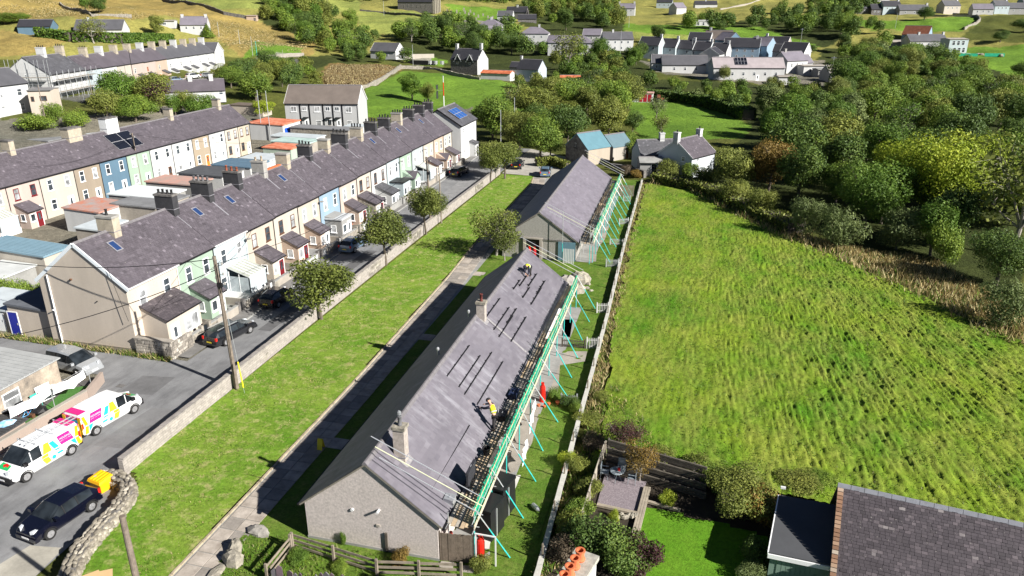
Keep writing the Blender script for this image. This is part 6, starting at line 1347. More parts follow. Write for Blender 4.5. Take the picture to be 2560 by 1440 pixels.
def graphics(t, sy, s):
    def panel(nm, pts, m, off=.008):
        b = B(); b.add([(x, s*(sy(x, z) + off), z) for x, z in pts], [tuple(range(len(pts)))]); O(nm, b, m, t)
    panel('graphic', [(-2.28, .5), (-2.05, .5), (-1.95, 1.0), (-2.15, 1.02)], YELP); panel('graphic', [(-2.15, 1.07), (-1.95, 1.07), (-2.1, 1.75), (-2.28, 1.72)], YELP)
    panel('graphic', [(-1.85, 1.07), (-.95, 1.07), (-.78, 1.72), (-1.62, 1.72)], PINKP); panel('graphic', [(-1.0, .62), (-.6, .62), (-.45, 1.02), (-.78, 1.02)], CYANP); panel('graphic', [(-.80, 1.07), (-.45, 1.07), (-.22, 1.62), (-.52, 1.62)], CYANP)
    panel('graphic', [(-1.95, .6), (-1.72, .8), (-1.6, 1.02), (-1.9, 1.02)], CYANP)
    panel('graphic', [(-.12, .45), (.25, .42), (.45, .84), (.02, .84)], LIMEP); panel('graphic', [(.0, .86), (.45, .86), (.38, 1.04), (-.05, 1.04)], LIMEP); panel('graphic', [(-.3, 1.07), (.3, 1.07), (.12, 1.72), (-.2, 1.72)], LIMEP)
    b = B(); [b.tube((-.32+.0*k, s*(sy(-.3, .6)+.004), .6), (-.32, s*(sy(-.3, .6)+.012), .6), .14, 14) for k in (0,)]; O('graphic', b, CYANP, t)
    b = B(); b.tube((-.02-.1, s*(sy(-.3, .6)+.004), .66), (-.12, s*(sy(-.3, .6)+.010), .66), .08, 12); O('graphic', b, paintm('lilac_print', (.6, .35, .55)), t)
def text(parent, body, size, m, loc, rot):
    c = bpy.data.curves.new('lettering', 'FONT'); c.body = body; c.size = size; c.extrude = .004; c.align_x = 'CENTER'; c.materials.append(m)
    q = bpy.data.objects.new('tmp', c); me = bpy.data.meshes.new_from_object(q); bpy.data.objects.remove(q)
    o = bpy.data.objects.new('lettering', me); COL.objects.link(o); o.parent = parent; o.location = loc; o.rotation_euler = rot; return o
for k, (lab, pos, rz) in enumerate((('white works van with ladders and bright print, front towards the camera', (-38.3, 30.6, .01), rad(-97)), ('white works van without ladder, its pink and yellow back end towards the camera', (-38.1, 35.9, .01), rad(82)))):
    t, sy = vehicle('works_van', lab, 'van', pos, rz, VAN, .92, .80, wht, (-9, 4), (.35, 1.72), (-1.5, 1.55), .34, van=True, group='works vans')
    for s in (1, -1):
        graphics(t, sy, s)
        yy = s*(sy(-1.3, 1.4) + .012); 
        text(t, 'GRANTS', .21, WHITE, (-1.32, yy, 1.18), (PI/2, 0, 0 if s < 0 else PI)); text(t, 'HOUSING', .17, WHITE, (-1.30, yy - s*.0, 1.42), (PI/2, 0, 0 if s < 0 else PI))
    b = B(); b.add([(1.78, -.5, 1.165), (2.2, -.55, 1.02), (2.2, .35, 1.02), (1.86, .3, 1.14)], [(0, 1, 2, 3)]); b.v = [(x, y, z + .012) for x, y, z in b.v]; O('graphic', b, GRNP, t)
    b = B(); b.add([(1.80, -.15, 1.19), (1.95, -.3, 1.14), (2.1, -.1, 1.09), (1.98, 0, 1.12), (2.05, .15, 1.10), (1.86, .12, 1.16)], [(0, 1, 2, 3, 4, 5)]); O('graphic', b, RED, t)
    b = B(); b.box(-2.385, -.80, 1.0, -2.372, .80, 1.5); O('graphic', b, CYANP, t); b = B().box(-2.375, -.78, 1.52, -2.30, .78, 1.74); O('graphic', b, PINKP, t); O('graphic', B().box(-2.3, -.66, 1.885, -1.75, .66, 1.908), PINKP, t)
    [O('graphic', B().box(-2.39, y_, .5, -2.373, y_ + .27, 1.7), YELP, t) for y_ in (-.82, .55)]
    if k == 0:
        for x in (-1.9, -.7, .5): O('roof_bar', B().bar((x, -.75, 1.97), (x, .75, 1.97), .03, .03).box(x-.03, -.78, 1.86, x+.03, -.70, 2.0).box(x-.03, .70, 1.86, x+.03, .78, 2.0), GALV, t)
        lt = T('ladder', 'silver ladder strapped on the roof of the works van', 'ladder', (pos[0], pos[1], 2.05), rz)
        for s in (.08, .46): O('stile', B().bar((-2.6, s, 0), (.9, s, 0), .035, .07), GALV, lt)
        for q in range(12): O('rung', B().tube((-2.45 + q*.28, .08, 0), (-2.45 + q*.28, .46, 0), .015, 5), GALV, lt)
# little cars on the upper road
for k, (px, py, lab, p_, st_) in enumerate([(395, 222, 'white van on the upper left road', wht, VAN), (440, 205, 'small blue car next to the white van on the upper road', lbl, HATCH), (483, 196, 'white car parked before the far terrace', wht, MPV), (520, 194, 'silver car at the end of the parked row', slv, HATCH), (590, 178, 'dark car by the gabled end house', blk, HATCH), (703, 166, 'silver car on the bend of the upper road', slv, HATCH), (1235, 68, 'pale car by the churchyard trees', wht, HATCH), (2112, 255, 'white camper half hidden in the right hand wood', wht, VAN), (2060, 192, 'red van among the village garages', paintm('red_car', (.5, .01, .01)), HATCH)]):
    x, y, z = Gt(px, py); vehicle('parked_car', lab, 'car' if k not in (0, 7) else 'van', (x, y, z + .02 + (1.0 if k == 7 else 0)), rad(40 + 20 * (k % 3)), st_, .88, .64, p_, (1, 4), (st_[2][0], st_[5][0]), (-1.3, 1.35), van=k in (0, 7))
# grit bin
t = T('grit_bin', 'bright yellow grit bin with a ribbed lid in the wall corner', 'grit bin', (-32.75, 29.5, .01), rad(-12), None, .82); YP = pal('bin_yellow', (.85, .44, .01), .08, 2, .45)
O('body', B().add([(-.5, -.42, 0), (.5, -.42, 0), (.5, .42, 0), (-.5, .42, 0), (-.62, -.5, .8), (.62, -.5, .8), (.62, .5, .8), (-.62, .5, .8)], [(0,3,2,1),(4,5,6,7),(0,1,5,4),(1,2,6,5),(2,3,7,6),(3,0,4,7)]), YP, t)
b = B().add([(-.68, -.58, .8), (.68, -.58, .8), (.68, .58, .8), (-.68, .58, .8), (-.62, -.5, .98), (.62, -.5, .98), (.62, .55, 1.10), (-.62, .55, 1.10)], [(0,3,2,1),(4,5,6,7),(0,1,5,4),(1,2,6,5),(2,3,7,6),(3,0,4,7)]); [b.bar((x, -.46, 1.0), (x, .5, 1.12), .1, .05) for x in (-.45, -.15, .15, .45)]; O('lid', b, YP, t)
O('hinge', B().box(-.3, .55, .8, .3, .62, .9), BLACK, t)
# ------------------------------------------------------------------ poles, lamps and wires
def pole(label, base, h, r=.15, m=POLEW, cross=0, lean=(0, 0), cat='telegraph pole', name='telegraph_pole', ins=0, lamp=None, z=None, lrz=0):
    x, y = base[:2]; z = hz(x, y) if z is None else z
    t = T(name, label, cat, (x, y, z)); O('pole', B().tube((0, 0, -.3), (lean[0], lean[1], h), r, 12, r2=r*.72), m, t)
    for k in range(cross): O('cross_arm', B().bar((-.8, 0, h - .5 - .5*k), (.8, 0, h - .5 - .5*k), .1, .12), m, t)
    for k in range(ins):
        zz = h - .25 - .36*k; s = 1 if k % 2 else -1
        O('insulator', B().tube((0, 0, zz), (s*.32, -.05, zz), .02, 5).lathe([(.04, 0), (.08, .03), (.06, .1), (.08, .14), (.03, .2)], (s*.32, -.05, zz), 8), GCH, t)
    if ins: O('cable_bracket', B().tube((.1, -.16, h-2.6), (.13, -.18, h-.4), .035, 6).box(-.2, -.25, h-2.2, .2, -.1, h-1.9), BLACK, t)
    if lamp: O('lamp_arm', B().tube((0, 0, h-.1), (math.cos(lrz)*1.2, math.sin(lrz)*1.2, h+.2), .03, 6), GALV, t); O('lamp_head', B().box(math.cos(lrz)*1.2-.3, math.sin(lrz)*1.2-.12, h+.14, math.cos(lrz)*1.2+.3, math.sin(lrz)*1.2+.12, h+.28), WHITE, t)
    return t
P1 = (-33.05 + 1.0, 41.8); pole('tall weathered telegraph pole with insulators rising from the lawn edge', (-32.15, 42.2), 10.4, .17, ins=6, z=0, lean=(-.25, 0))
pB = G(305, 1290, 7.4); pole('weathered split timber pole standing alone on the near lawn', pB, 7.4, .17, z=0)
pole('dark telegraph pole beside the street trees, left of the pair', G(1077, 567), 9.0, .14, POLEW, ins=3, z=0, lean=(-.2, 0)); pole('grey lamp pole right of the dark telegraph pole', G(1104, 559), 7.6, .10, WOOD, cat='lamp post', name='lamp_post', z=0, lean=(-.1, 0))
x, y = G(355, 470); pole('timber pole in front of the middle terrace', (x, y), 8.4, .14, z=0, ins=2)
for k, (px, py, h, lab, m) in enumerate([(337, 213, 9, 'dark lamp post before the far left terrace', BLACK), (241, 290, 9, 'grey pole with a lamp arm above the shrubs on the left', WOOD), (118, 318, 8, 'slim brown pole in the left yards', POLEW), (632, 138, 7, 'white pole by the upper road', GALV), (548, 92, 6, 'white post on the hill', GALV), (600, 112, 6, 'twin white post near the far gable', GALV), (646, 168, 9, 'teal street lamp on the upper road', TEAL), (708, 148, 3.5, 'short pale gate post on the upper road', CONC),
     (657, 350, 10, 'tall thin mast left of the white block', GALV), (678, 352, 10, 'second thin mast left of the white block', GALV), (1240, 352, 8, 'bare topped pole by the field trees, left of two', POLEW), (1252, 365, 7, 'white lamp post right of the bare topped pole', GALV), (1286, 340, 8, 'thin pole against the dark trees', GALV), (1033, 165, 8, 'pale pole by the low fence and garden', GALV), (1197, 190, 7, 'thin pole by the stone house', GALV), (1550, 145, 11, 'thin pale pole by the semi detached pair', GALV), (1728, 150, 9, 'thin pole before the stepped row', GALV), (2075, 212, 9, 'pale pole beside the village garages', GALV), (2000, 118, 9, 'pale pole in the green hill field', GALV), (1572, 68, 8, 'thin pole under the hill cottage', GALV), (2238, 70, 8, 'pale pole in the far right field', GALV), (820, 30, 9, 'thin pole among the upper trees', GALV), (960, 38, 8, 'pale pole left of the church', GALV)]):
    x, y, z = Gt(px, py); pole(lab, (x, y), h, .09, m, cat='pole', name='street_pole', z=z, lamp=True if k in (1, 6) else None, cross=1 if k in (17, 18) else 0)
x, y = G(1110, 268); t = T('monitoring_mast', 'red and white mast with small solar panels behind the terrace', 'mast', (x, y, 0))
O('mast', B().tube((0, 0, 0), (0, 0, 3), .14, 8), WHITE, t); O('mast', B().tube((0, 0, 3), (0, 0, 6.5), .12, 8), RED, t); O('mast', B().tube((0, 0, 6.5), (0, 0, 8.2), .1, 8), WHITE, t); O('solar_panel', B().bar((-1.8, 0, 2.2), (-1.8, 0, 4.2), 1.2, .1), SL_BLACK, t); O('solar_panel', B().bar((-1.8, 0, 4.6), (-1.8, 0, 5.8), 1.2, .1), SL_BLACK, t); O('bracket', B().tube((-1.8, 0, 4.4), (0, 0, 4.4), .05, 5), GALV, t)
def wire(label, p, q, sag=.6, r=.022, m=BLACK, n=14):
    p = Vector(p); q = Vector(q); b = B(); pts = []
    for i in range(n + 1):
        u = i / n; v = p.lerp(q, u); v.z -= sag * 4 * u * (1 - u); pts.append(v)
    b.path(pts, r, 5); return tag(O('overhead_wire', b, m), label, 'wire')
PT = (-32.4, 42.2, 10.2); 
wire('black cable from the tall pole across the near terrace roof to the left', PT, (-75, 49, 7.2), 1.9, .03)
wire('black cable from the tall pole down to the stone shed at the left edge', (-32.4, 42.2, 9.4), (-54.5, 37.2, 2.9), .9, .03)
wire('cable from the tall pole along the street to the dark telegraph pole', (-32.4, 42.2, 9.8), (*G(1077, 567), 8.8), 1.4, .022)
wire('thin drop wire from the tall pole to the cream terraced house', (-32.4, 42.2, 9.6), (-43.4, 63, 5.6), .7, .018); wire('thin drop wire from the tall pole to the mint house', (-32.4, 42.2, 9.5), (-43.4, 53, 5.6), .4, .018)
wire('thin cable between the middle terrace pole and its roof', (*G(355, 470), 8.1), (-84, 76, 7.0), 1.1, .018); wire('thin cable running from the middle terrace pole to the right', (*G(355, 470), 8.2), (-52, 110, 7), 1.4, .018)
wire('sloping cable down the big buff gable', (-44.6, 45.2, 7.4), (-43.5, 45.1, 3.0), .1, .018)
t = T('stay_wire', 'steel stay of the tall pole with its yellow guard', 'stay wire', (0, 0, 0)); A = Vector((-32.2, 42.2, 8.4)); C = Vector((*G(612, 985), 0)); K = C.lerp(A, .06); K2 = C.lerp(A, .30)
O('wire', B().tube(A, C, .014, 5), GALV, t); O('guard', B().tube(K, K2, .045, 6), pal('yellow_guard', (.85, .7, .02), .1, 2, .5), t)
# ------------------------------------------------------------------ left foreground yard: stone shed, washing, bikes
t = T('stone_shed', 'stone shed with a ribbed white sheet roof and a white framed window', 'shed', (0, 0, 0)); sx, sy_ = G(148, 980); 
SY0, SY1 = 27.0, 39.1
O('wall', B().ext([(-50.2, -.3), (-44.85, -.3), (-44.85, 2.35), (-50.2, 2.6)], 'y', SY0, SY1), [pal('patchy_render_wall', (.26, .23, .20), .4, .9, .9, .4, 10, c2=(.46, .38, .30))], t)
b = B().ext([(-50.4, 2.63), (-44.6, 2.38), (-44.6, 2.46), (-50.4, 2.71)], 'y', SY0 - .2, SY1 + .15); [b.bar((-50.38, SY0 - .1 + k*.42, 2.73), (-44.62, SY0 - .1 + k*.42, 2.48), .09, .05) for k in range(29)]; O('roof', b, pal('white_ribbed_sheet', (.36, .37, .37), .15, 1, .6), t)
window(t, (-44.85, 35.0, 1.25), PI/2, 1.35, 1.3); window(t, (-44.85, 30.5, 1.25), PI/2, 1.2, 1.3)
PW = render_m('pinkish_wall', (.52, .42, .36))
for p, q, h, lab in (((-41.9, 26.5), (-41.5, 37.9), .85, 'long pinkish rendered yard wall beside the works vans'), ((-41.5, 37.9), (-42.6, 40.6), .85, 'short rounded end of the pinkish yard wall')):
    tag(O('yard_wall', B().bar((p[0], p[1], h/2), (q[0], q[1], h/2), .22, h), PW), lab, 'wall')
t2 = T('wall_coping', 'row of pale coping on the pinkish wall', 'coping', (0, 0, 0)); O('coping', B().bar((-41.9, 26.5, .89), (-41.5, 37.9, .89), .3, .08), CONC, t2)
sheet('artificial_lawn', [(-43.7, 33.8), (-41.7, 33.8), (-41.65, 37.8), (-42.7, 40.2), (-44.4, 39), (-43.7, 35.8)], .03, pal('fake_turf', (.06, .17, .035), .15, 3, .95, .5, 40)); sheet('yard_floor', [(-55, 24), (-42, 24.2), (-41.6, 37.9), (-42.7, 40.7), (-45, 40.2), (-55, 40)], .012, pal('dark_yard', (.12, .115, .11), .3, 1, .9))
for k, (a, c) in enumerate([((-42.9, 33.0, 2.0), (-42.8, 36.2, 1.95)), ((-42.8, 36.4, 1.95), (-42.4, 38.9, 1.9))]):
    b = B(); cloth(b, a, c, .85, .22); tag(O('washing', b, WS), ['big white bed sheet drying on the left yard line', 'second white bed sheet nearer the silver people carrier'][k], 'washing')
pole('slim washing line post on the artificial lawn', (-42.8, 36.3), 2.1, .035, GALV, cat='washing post', name='washing_post', z=0); pole('thin washing line post by the yard wall end', (-42.3, 39.2), 2.1, .03, GALV, cat='washing post', name='washing_post', z=0)
wire('washing line across the left yard', (-43, 30, 2.05), (-42.3, 39.2, 2.0), .1, .012, GALV)
t = T('coal_bunker', 'dark ribbed lean-to roof with a blue and white bag on it', 'shed', (-42.95, 31.9, 0), 0); O('wall', B().box(-1.0, -1.3, 0, 1.0, 1.3, 1.05), PW, t); b = B().box(-1.15, -1.5, 1.06, 1.15, 1.5, 1.14); [b.box(-1.15, -1.5 + k*.25, 1.14, 1.15, -1.4 + k*.25, 1.17) for k in range(12)]; O('roof', b, pal('charcoal_ribbed', (.06, .06, .062), .2, 1, .7), t)
o = O('bag', B().rock((0, 0, 0), .65, .35, .18, random.Random(4)), pal('blue_white_plastic', (.75, .8, .85), .1, 3, .4, c2=(.05, .35, .7)), None, (-42.6, 32.4, 1.25), .9); tag(o, 'crumpled blue and white plastic bag on the ribbed roof', 'bag')
def bike(label, x, y, rz, m):
    t = T('bicycle', label, 'bicycle', (x, y, .02), rz, None); t.rotation_euler = (rad(8), 0, rz)
    for xx in (-.5, .52):
        b = B(); n = 18
        for i in range(n): a0 = 2*PI*i/n; a1 = 2*PI*(i+1)/n; b.tube((xx + .33*math.cos(a0), 0, .33 + .33*math.sin(a0)), (xx + .33*math.cos(a1), 0, .33 + .33*math.sin(a1)), .022, 5)
        w_ = O('wheel', b, RUBBER, t); b = B(); [b.tube((xx, 0, .33), (xx + .31*math.cos(a*PI/4), 0, .33 + .31*math.sin(a*PI/4)), .006, 4) for a in range(8)]; O('spokes', b, GALV, w_)
    b = B(); [b.tube(p, q, .02, 6) for p, q in (((-.5,0,.33),(-.08,0,.30)), ((-.08,0,.30),(-.2,0,.78)), ((-.2,0,.74),(.38,0,.76)), ((-.08,0,.3),(.38,0,.7)), ((-.5,0,.33),(-.2,0,.74)), ((.38,0,.8),(.52,0,.33)))]; O('frame', b, m, t)
    O('saddle', B().box(-.32, -.06, .82, -.08, .06, .88), BLACK, t); O('handlebar', B().tube((.36, -.28, .92), (.36, .28, .92), .016, 6).tube((.37, 0, .78), (.36, 0, .92), .016, 6), BLACK, t); O('pedal', B().box(-.1, -.18, .16, -.02, -.08, .19).box(-.12, .08, .40, -.04, .18, .43), BLACK, t)
bike('pink bicycle leaning in the dark clutter by the shed window', -44.0, 34.6, 1.2, paintm('pink_frame', (.6, .1, .25))); bike('blue bicycle behind the pink one in the yard', -43.6, 34.9, 1.5, paintm('blue_frame', (.05, .3, .6))); bike('black bicycle nearest the ribbed roof', -44.1, 33.9, 1.0, BLACK)
def chair(label, x, y, rz, m, z=.02, arms=True):
    t = T('garden_chair', label, 'chair', (x, y, z), rz)
    O('seat', B().box(-.24, -.24, .42, .24, .24, .46), m, t); O('backrest', B().ext([(-.22, .44), (.22, .44), (.26, .95), (-.26, .95)], 'y', .20, .24), m, t)
    for sx in (-.22, .22):
        for sy in (-.22, .22): O('leg', B().tube((sx, sy, 0), (sx*.9, sy*.9, .44), .018, 5), m, t)
        if arms: O('armrest', B().box(sx-.03, -.2, .66, sx+.03, .24, .69), m, t)
    return t
TG = pal('turquoise_plastic', (.05, .42, .36), .1, 2, .5); chair('turquoise plastic chair below the white shed window', -44.3, 36.3, 1.5, TG); chair('black chair by the shed wall, left one', -44.35, 34.2, 1.5, BLACK); chair('black chair by the shed wall, right of the other black chair', -44.35, 35.2, 1.4, BLACK)
t = T('crate_pile', 'white plastic table tipped against the shed wall', 'table', (-44.3, 37.2, 0), 1.4); O('table_top', B().bar((0, 0, .1), (0, .4, 1.2), 1.1, .05), WHITE, t); [O('leg', B().tube((x, .3, .4), (x, -.2, .5), .03, 6), WHITE, t) for x in (-.4, .4)]
o = T('covered_pile', 'dark covered pile behind the washing', 'covered pile', (-43.6, 35.6, 0), 0, None, .6); O('cover', B().rock((0, 0, .4), 1.3, .9, .55, random.Random(2)), BLACK, o); O('box', B().box(-.4, -1.2, 0, .5, -.8, .5), BRW, o)
# wheelie bins
def bin_(label, x, y, m, rz=0):
    t = T('wheelie_bin', label, 'bin', (x, y, 0), rz); O('body', B().add([(-.24,-.28,.06),(.24,-.28,.06),(.24,.28,.06),(-.24,.28,.06),(-.29,-.36,.95),(.29,-.36,.95),(.29,.36,.95),(-.29,.36,.95)], [(0,3,2,1),(4,5,6,7),(0,1,5,4),(1,2,6,5),(2,3,7,6),(3,0,4,7)]), m, t); O('lid', B().ext([(-.38, .95), (.4, .95), (.36, 1.06), (-.36, 1.0)], 'x', -.3, .3), m, t)
    for s in (-.22, .22): O('wheel', B().tube((s-.03, .3, .1), (s+.03, .3, .1), .1, 8), RUBBER, t)
BB = pal('blue_bin', (.01, .06, .42), .1, 2, .5); GB = pal('green_bin', (.02, .22, .1), .1, 2, .5)
for lab, px, py, m in (('bright blue wheelie bin at the foot of the slate blue cottage', 313, 470, BB), ('second blue bin beside the first at the slate blue cottage', 322, 470, BB), ('green bin in front of the slate blue cottage', 333, 462, GB), ('dark bin right of the green bin there', 345, 462, BLACK), ('green bin in front of the mint green cottage', 372, 452, GB), ('green bin before the white cottages of the middle terrace', 484, 412, GB), ('black bin before the white cottages of the middle terrace', 470, 416, BLACK)): bin_(lab, *G(px, py), m)
for k, (px, py, m, lab) in enumerate([(700, 640, ORANGE, 'orange flower pots by the peach porch'), (710, 660, ORANGE, 'clay planter with flowers before the cream house'), (875, 570, ORANGE, 'round clay pot at the pink porch'), (560, 745, ORANGE, 'round clay pot by the glazed porch of the ice blue house'), (1080, 440, ORANGE, 'clay pot in front of the far conservatory'), (1020, 468, RED, 'red drum by the pale mint porch'), (620, 735, WOODL, 'wooden planter box before the glazed porch')]):
    t = T('planter', lab, 'planter', (*G(px, py), .04)); O('pot', B().lathe([(.22, 0), (.34, .42), (.38, .42), (.38, .5), (.3, .48)] if k != 5 else [(.32, 0), (.34, .5), (.32, .9), (.1, .95)], n=12), m, t); O('rim', B().lathe([(.36, .46), (.39, .52), (.33, .5)], n=12) if k != 5 else B().lathe([(.1, .95), (.1, 1.0)], n=8), m, t)
t = T('table_and_chairs', 'red table set in front of the far conservatory', 'table', (*G(1085, 450), .05)); O('table_top', B().lathe([(.5, .68), (.5, .72)], n=14), RED, t); O('leg', B().tube((0, 0, 0), (0, 0, .68), .04, 6), BLACK, t)
# caravan-like red and white shed in the far field, trampoline-ish tractor
x, y, z = Gt(1605, 256); t = T('field_shed', 'white shed with three red doors standing in the far green field', 'shed', (x, y + 1.5, z), CAMR - rad(12)); O('wall', B().box(-2.9, -1.5, 0, 2.9, 1.5, 2.5), WHITE, t); O('roof', B().box(-3.1, -1.7, 2.5, 3.1, 1.7, 2.66), pal('pink_roof', (.5, .3, .25), .2, 1, .8), t); [O('door', B().box(u-.5, -1.55, .15, u+.5, -1.505, 2.15), pal('crimson_door', (.35, .01, .03), .15, 2, .5), t) for u in (-.5, .75, 2.0)]; O('door_frame', B().box(-2.6, -1.54, .8, -1.5, -1.505, 2.1), GLASS, t)
x, y, z = Gt(1650, 256); t = T('tractor', 'small dark red tractor right of the field shed', 'tractor', (x, y, z), .4); O('body', B().box(-.9, -.35, .5, 1.0, .35, 1.2).box(-.9, -.45, 1.2, -.1, .45, 2.1), pal('dull_red', (.2, .03, .02), .3, 2, .6), t); [O('wheel', B().tube((u, -.7, r_), (u, .7, r_), r_, 12), RUBBER, t) for u, r_ in ((-.6, .6), (.8, .4))]
# ------------------------------------------------------------------ fences at the bottom edge
def railfence(label, pts, h=1.1, nr=3, m=WOOD, spacing=2.6, cat='fence', rw=.14):
    t = T('rail_fence', label, cat, (0, 0, 0))
    for p, q in zip(pts[:-1], pts[1:]):
        L = math.hypot(q[0]-p[0], q[1]-p[1]); n = max(1, int(round(L / spacing)))
        for i in range(n):
            a = (p[0]+(q[0]-p[0])*i/n, p[1]+(q[1]-p[1])*i/n); c = (p[0]+(q[0]-p[0])*(i+1)/n, p[1]+(q[1]-p[1])*(i+1)/n)
            for k in range(nr): z = .25 + (h-.35)*k/max(1, nr-1); O('rail', B().bar((a[0], a[1], z + R.uniform(-.015, .015)), (c[0], c[1], z + R.uniform(-.015, .015)), .035, rw), m, t)
            O('post', B().box(a[0]-.06, a[1]-.13, -.1, a[0]+.06, a[1]-.02, h+.12), m, t)
        if q is pts[-1]: O('post', B().box(q[0]-.06, q[1]-.13, -.1, q[0]+.06, q[1]-.02, h+.12), m, t)
    return t
railfence('weathered three rail timber fence along the bottom of the picture', [G(735, 1372), (-14, 27.0), G(1155, 1448)], 1.0, 3); railfence('short return of the timber fence towards the bottom edge', [G(731, 1377), G(672, 1452)], 1.0, 3, spacing=1.6)
t = T('slate_fence', 'row of upright old slate slabs at the bottom edge', 'slate fence', (0, 0, 0)); rg = random.Random(5); SLB = [pal('slab_grey', (.17, .16, .18), .3, 3, .8, .4, 15), pal('slab_purple', (.14, .10, .12), .3, 3, .8, .4, 15)]
p = Vector((*G(690, 1460), 0)); q = Vector((*G(900, 1492), 0))
for k in range(17):
    v = p.lerp(q, k / 16); h = rg.uniform(.55, 1.25); w_ = rg.uniform(.10, .2); O('slate_slab', B().ext([(-w_, 0), (w_, 0), (w_*.9, h*.9), (0, h), (-w_*.9, h*.85)], 'y', -.02, .02), SLB[k % 2], t, v, rg.uniform(-.2, .2))
t = T('board_fence', 'upright dark board fence beside the pebbledash gable', 'fence', (*G(1100, 1400), 0), math.atan2(G(1182, 1408)[1] - G(1100, 1400)[1], G(1182, 1408)[0] - G(1100, 1400)[0])); Lb = math.dist(G(1182, 1408), G(1100, 1400))
me = B().box(-.055, -.03, 0, .055, 0, 1.75).mesh('fence_board', pal('brown_fence_board', (.17, .135, .105), .35, 3, .85, .5, 25))
for k in range(15): o = O('fence_board', me, None, t, (.08 + (Lb - .16)*k/14, R.uniform(-.01, .01), R.uniform(-.02, .02)))
for x in (0, Lb): O('post', B().box(x-.05, 0, 0, x+.05, .1, 1.8), WOODD, t)
O('rail', B().box(0, .0, 1.3, Lb, .05, 1.4), WOODD, t)
t = T('door_frame', 'thin white goal shaped frame around the tall red bottle', 'frame', (*G(1190, 1408), 0)); O('upright', B().box(-.03, -.03, 0, .03, .03, 1.9), WHITE, t); O('upright', B().box(1.02, -.03, 0, 1.08, .03, 1.9), WHITE, t); O('top_bar', B().box(.03, -.03, 1.84, 1.02, .03, 1.9), WHITE, t)
for k, (px, py) in enumerate([(1117, 1415), (1168, 1425)]): tag(O('inspection_cover', B().box(-.35, -.22, .03, .35, .22, .09), CONC, None, (*G(px, py), 0), .1), ['square concrete cover in the grass by the board fence', 'broken pale concrete cover nearer the shrubs'][k], 'cover')
b = B(); b.add([(*G(212, 1440), .12), (*G(250, 1428), .12), (*G(285, 1424), .12), (*G(290, 1470), .12), (*G(212, 1475), .12)], [(0, 1, 2, 3, 4)]); sheet('sand_board', [G(205, 1446), G(248, 1430), G(250, 1434), G(283, 1427), G(283, 1480), G(205, 1480)], .15, pal('tan_board', (.62, .42, .22), .1, 1, .8))
t = T('wet_floor_sign', 'yellow folding sign standing on the shaded path', 'sign', (*G(803, 1122), 0)); [O('sign_panel', B().bar((0, s*.22, 0), (0, s*.03, .75), .35, .02), pal('sign_yellow', (.8, .65, .03), .1, 2, .5), t) for s in (-1, 1)]
# ------------------------------------------------------------------ right foreground: slate roofed house, garage, garden
RZ = 4.05; rp = Vector((*G(2095, 1210, RZ), 0)); rq = Vector((*G(2560, 1311, RZ), 0)); ra = math.atan2(rq.y - rp.y, rq.x - rp.x); Lr = 15
t = T('slate_roofed_house', 'house with an old mottled slate roof and orange brick verge in the near right corner', 'house', (rp.x, rp.y, RZ - 5.6), ra); sl2 = math.tan(rad(27)); Wd = 7.0
O('wall', B().ext([(-Wd, -.4), (2.8, -.4), (2.8, 2.1), (0, 5.4), (-Wd, 5.4 - Wd*sl2)], 'x', .3, Lr), STONE, t)
O('roof', B().ext([(-Wd-.2, 5.45-(Wd+.2)*sl2), (0, 5.45), (0, 5.57), (-Wd-.2, 5.57-(Wd+.2)*sl2)], 'x', .0, Lr).ext([(0, 5.45), (3, 2.05), (3, 2.17), (.02, 5.57)], 'x', 0, Lr), SL_OLD, t)
c = math.hypot(1, sl2); S = (Wd+.2)*c; nr = int(S/.165); sh = S/nr; rest = B(); cnt = 0; rg = random.Random(21)
for r in range(nr - 1, -1, -1):
    x = .28 - (rg.random()*.2 if r % 2 else 0)
    while x < Lr:
        sw_ = rg.uniform(.19, .30); y0 = -(S - r*sh)/c; z0 = 5.58 + y0*sl2; y1 = -(S - (r+1)*sh - .03)/c; z1 = 5.582 + y1*sl2; l = rg.uniform(.016, .035); j = rg.uniform(-.012, .012)
        vs = [(x+.006, y0+j, z0+l), (x+sw_-.006, y0+j, z0+l+rg.uniform(-.004, .004)), (x+sw_-.006, y1, z1+.002), (x+.006, y1, z1+.002), (x+.006, y0+j, z0), (x+sw_-.006, y0+j, z0)]
        tt = min(1, max(0, rg.gauss(.42, .2)))
        if cnt < 298 and x < 3.6 and 2.0 < S - r*sh < 5.6:
            b = B().add(vs, [(0, 1, 2, 3), (4, 5, 1, 0)], 0, tt); O('slate', b, SL_OLD, t); cnt += 1
        else: rest.add(vs, [(0, 1, 2, 3), (4, 5, 1, 0)], 0, tt)
        x += sw_
o = O('slates', rest, SL_OLD, t); o['kind'] = 'stuff'
for k in range(int(Lr/.62)): O('ridge_tile', B().ext([(-.16, 5.52), (-.03, 5.68), (.03, 5.68), (.16, 5.52)], 'x', k*.62, k*.62 + .60), pal('blue_grey_ridge', (.22, .23, .26), .2, 3, .7), t)
BRKO = slatem('orange_verge_brick', (.27, .15, .09), (.36, .24, .16), (.42, .36, .29), moss=(.36, .31, .25))
k = 0; y = -.25
while y > -Wd:
    O('verge_brick', B().bar((.14, y, 5.66 + y*sl2), (.14, y-.17, 5.66 + (y-.17)*sl2), .27, .12, 0, R.random()), BRKO, t); y -= .2; k += 1
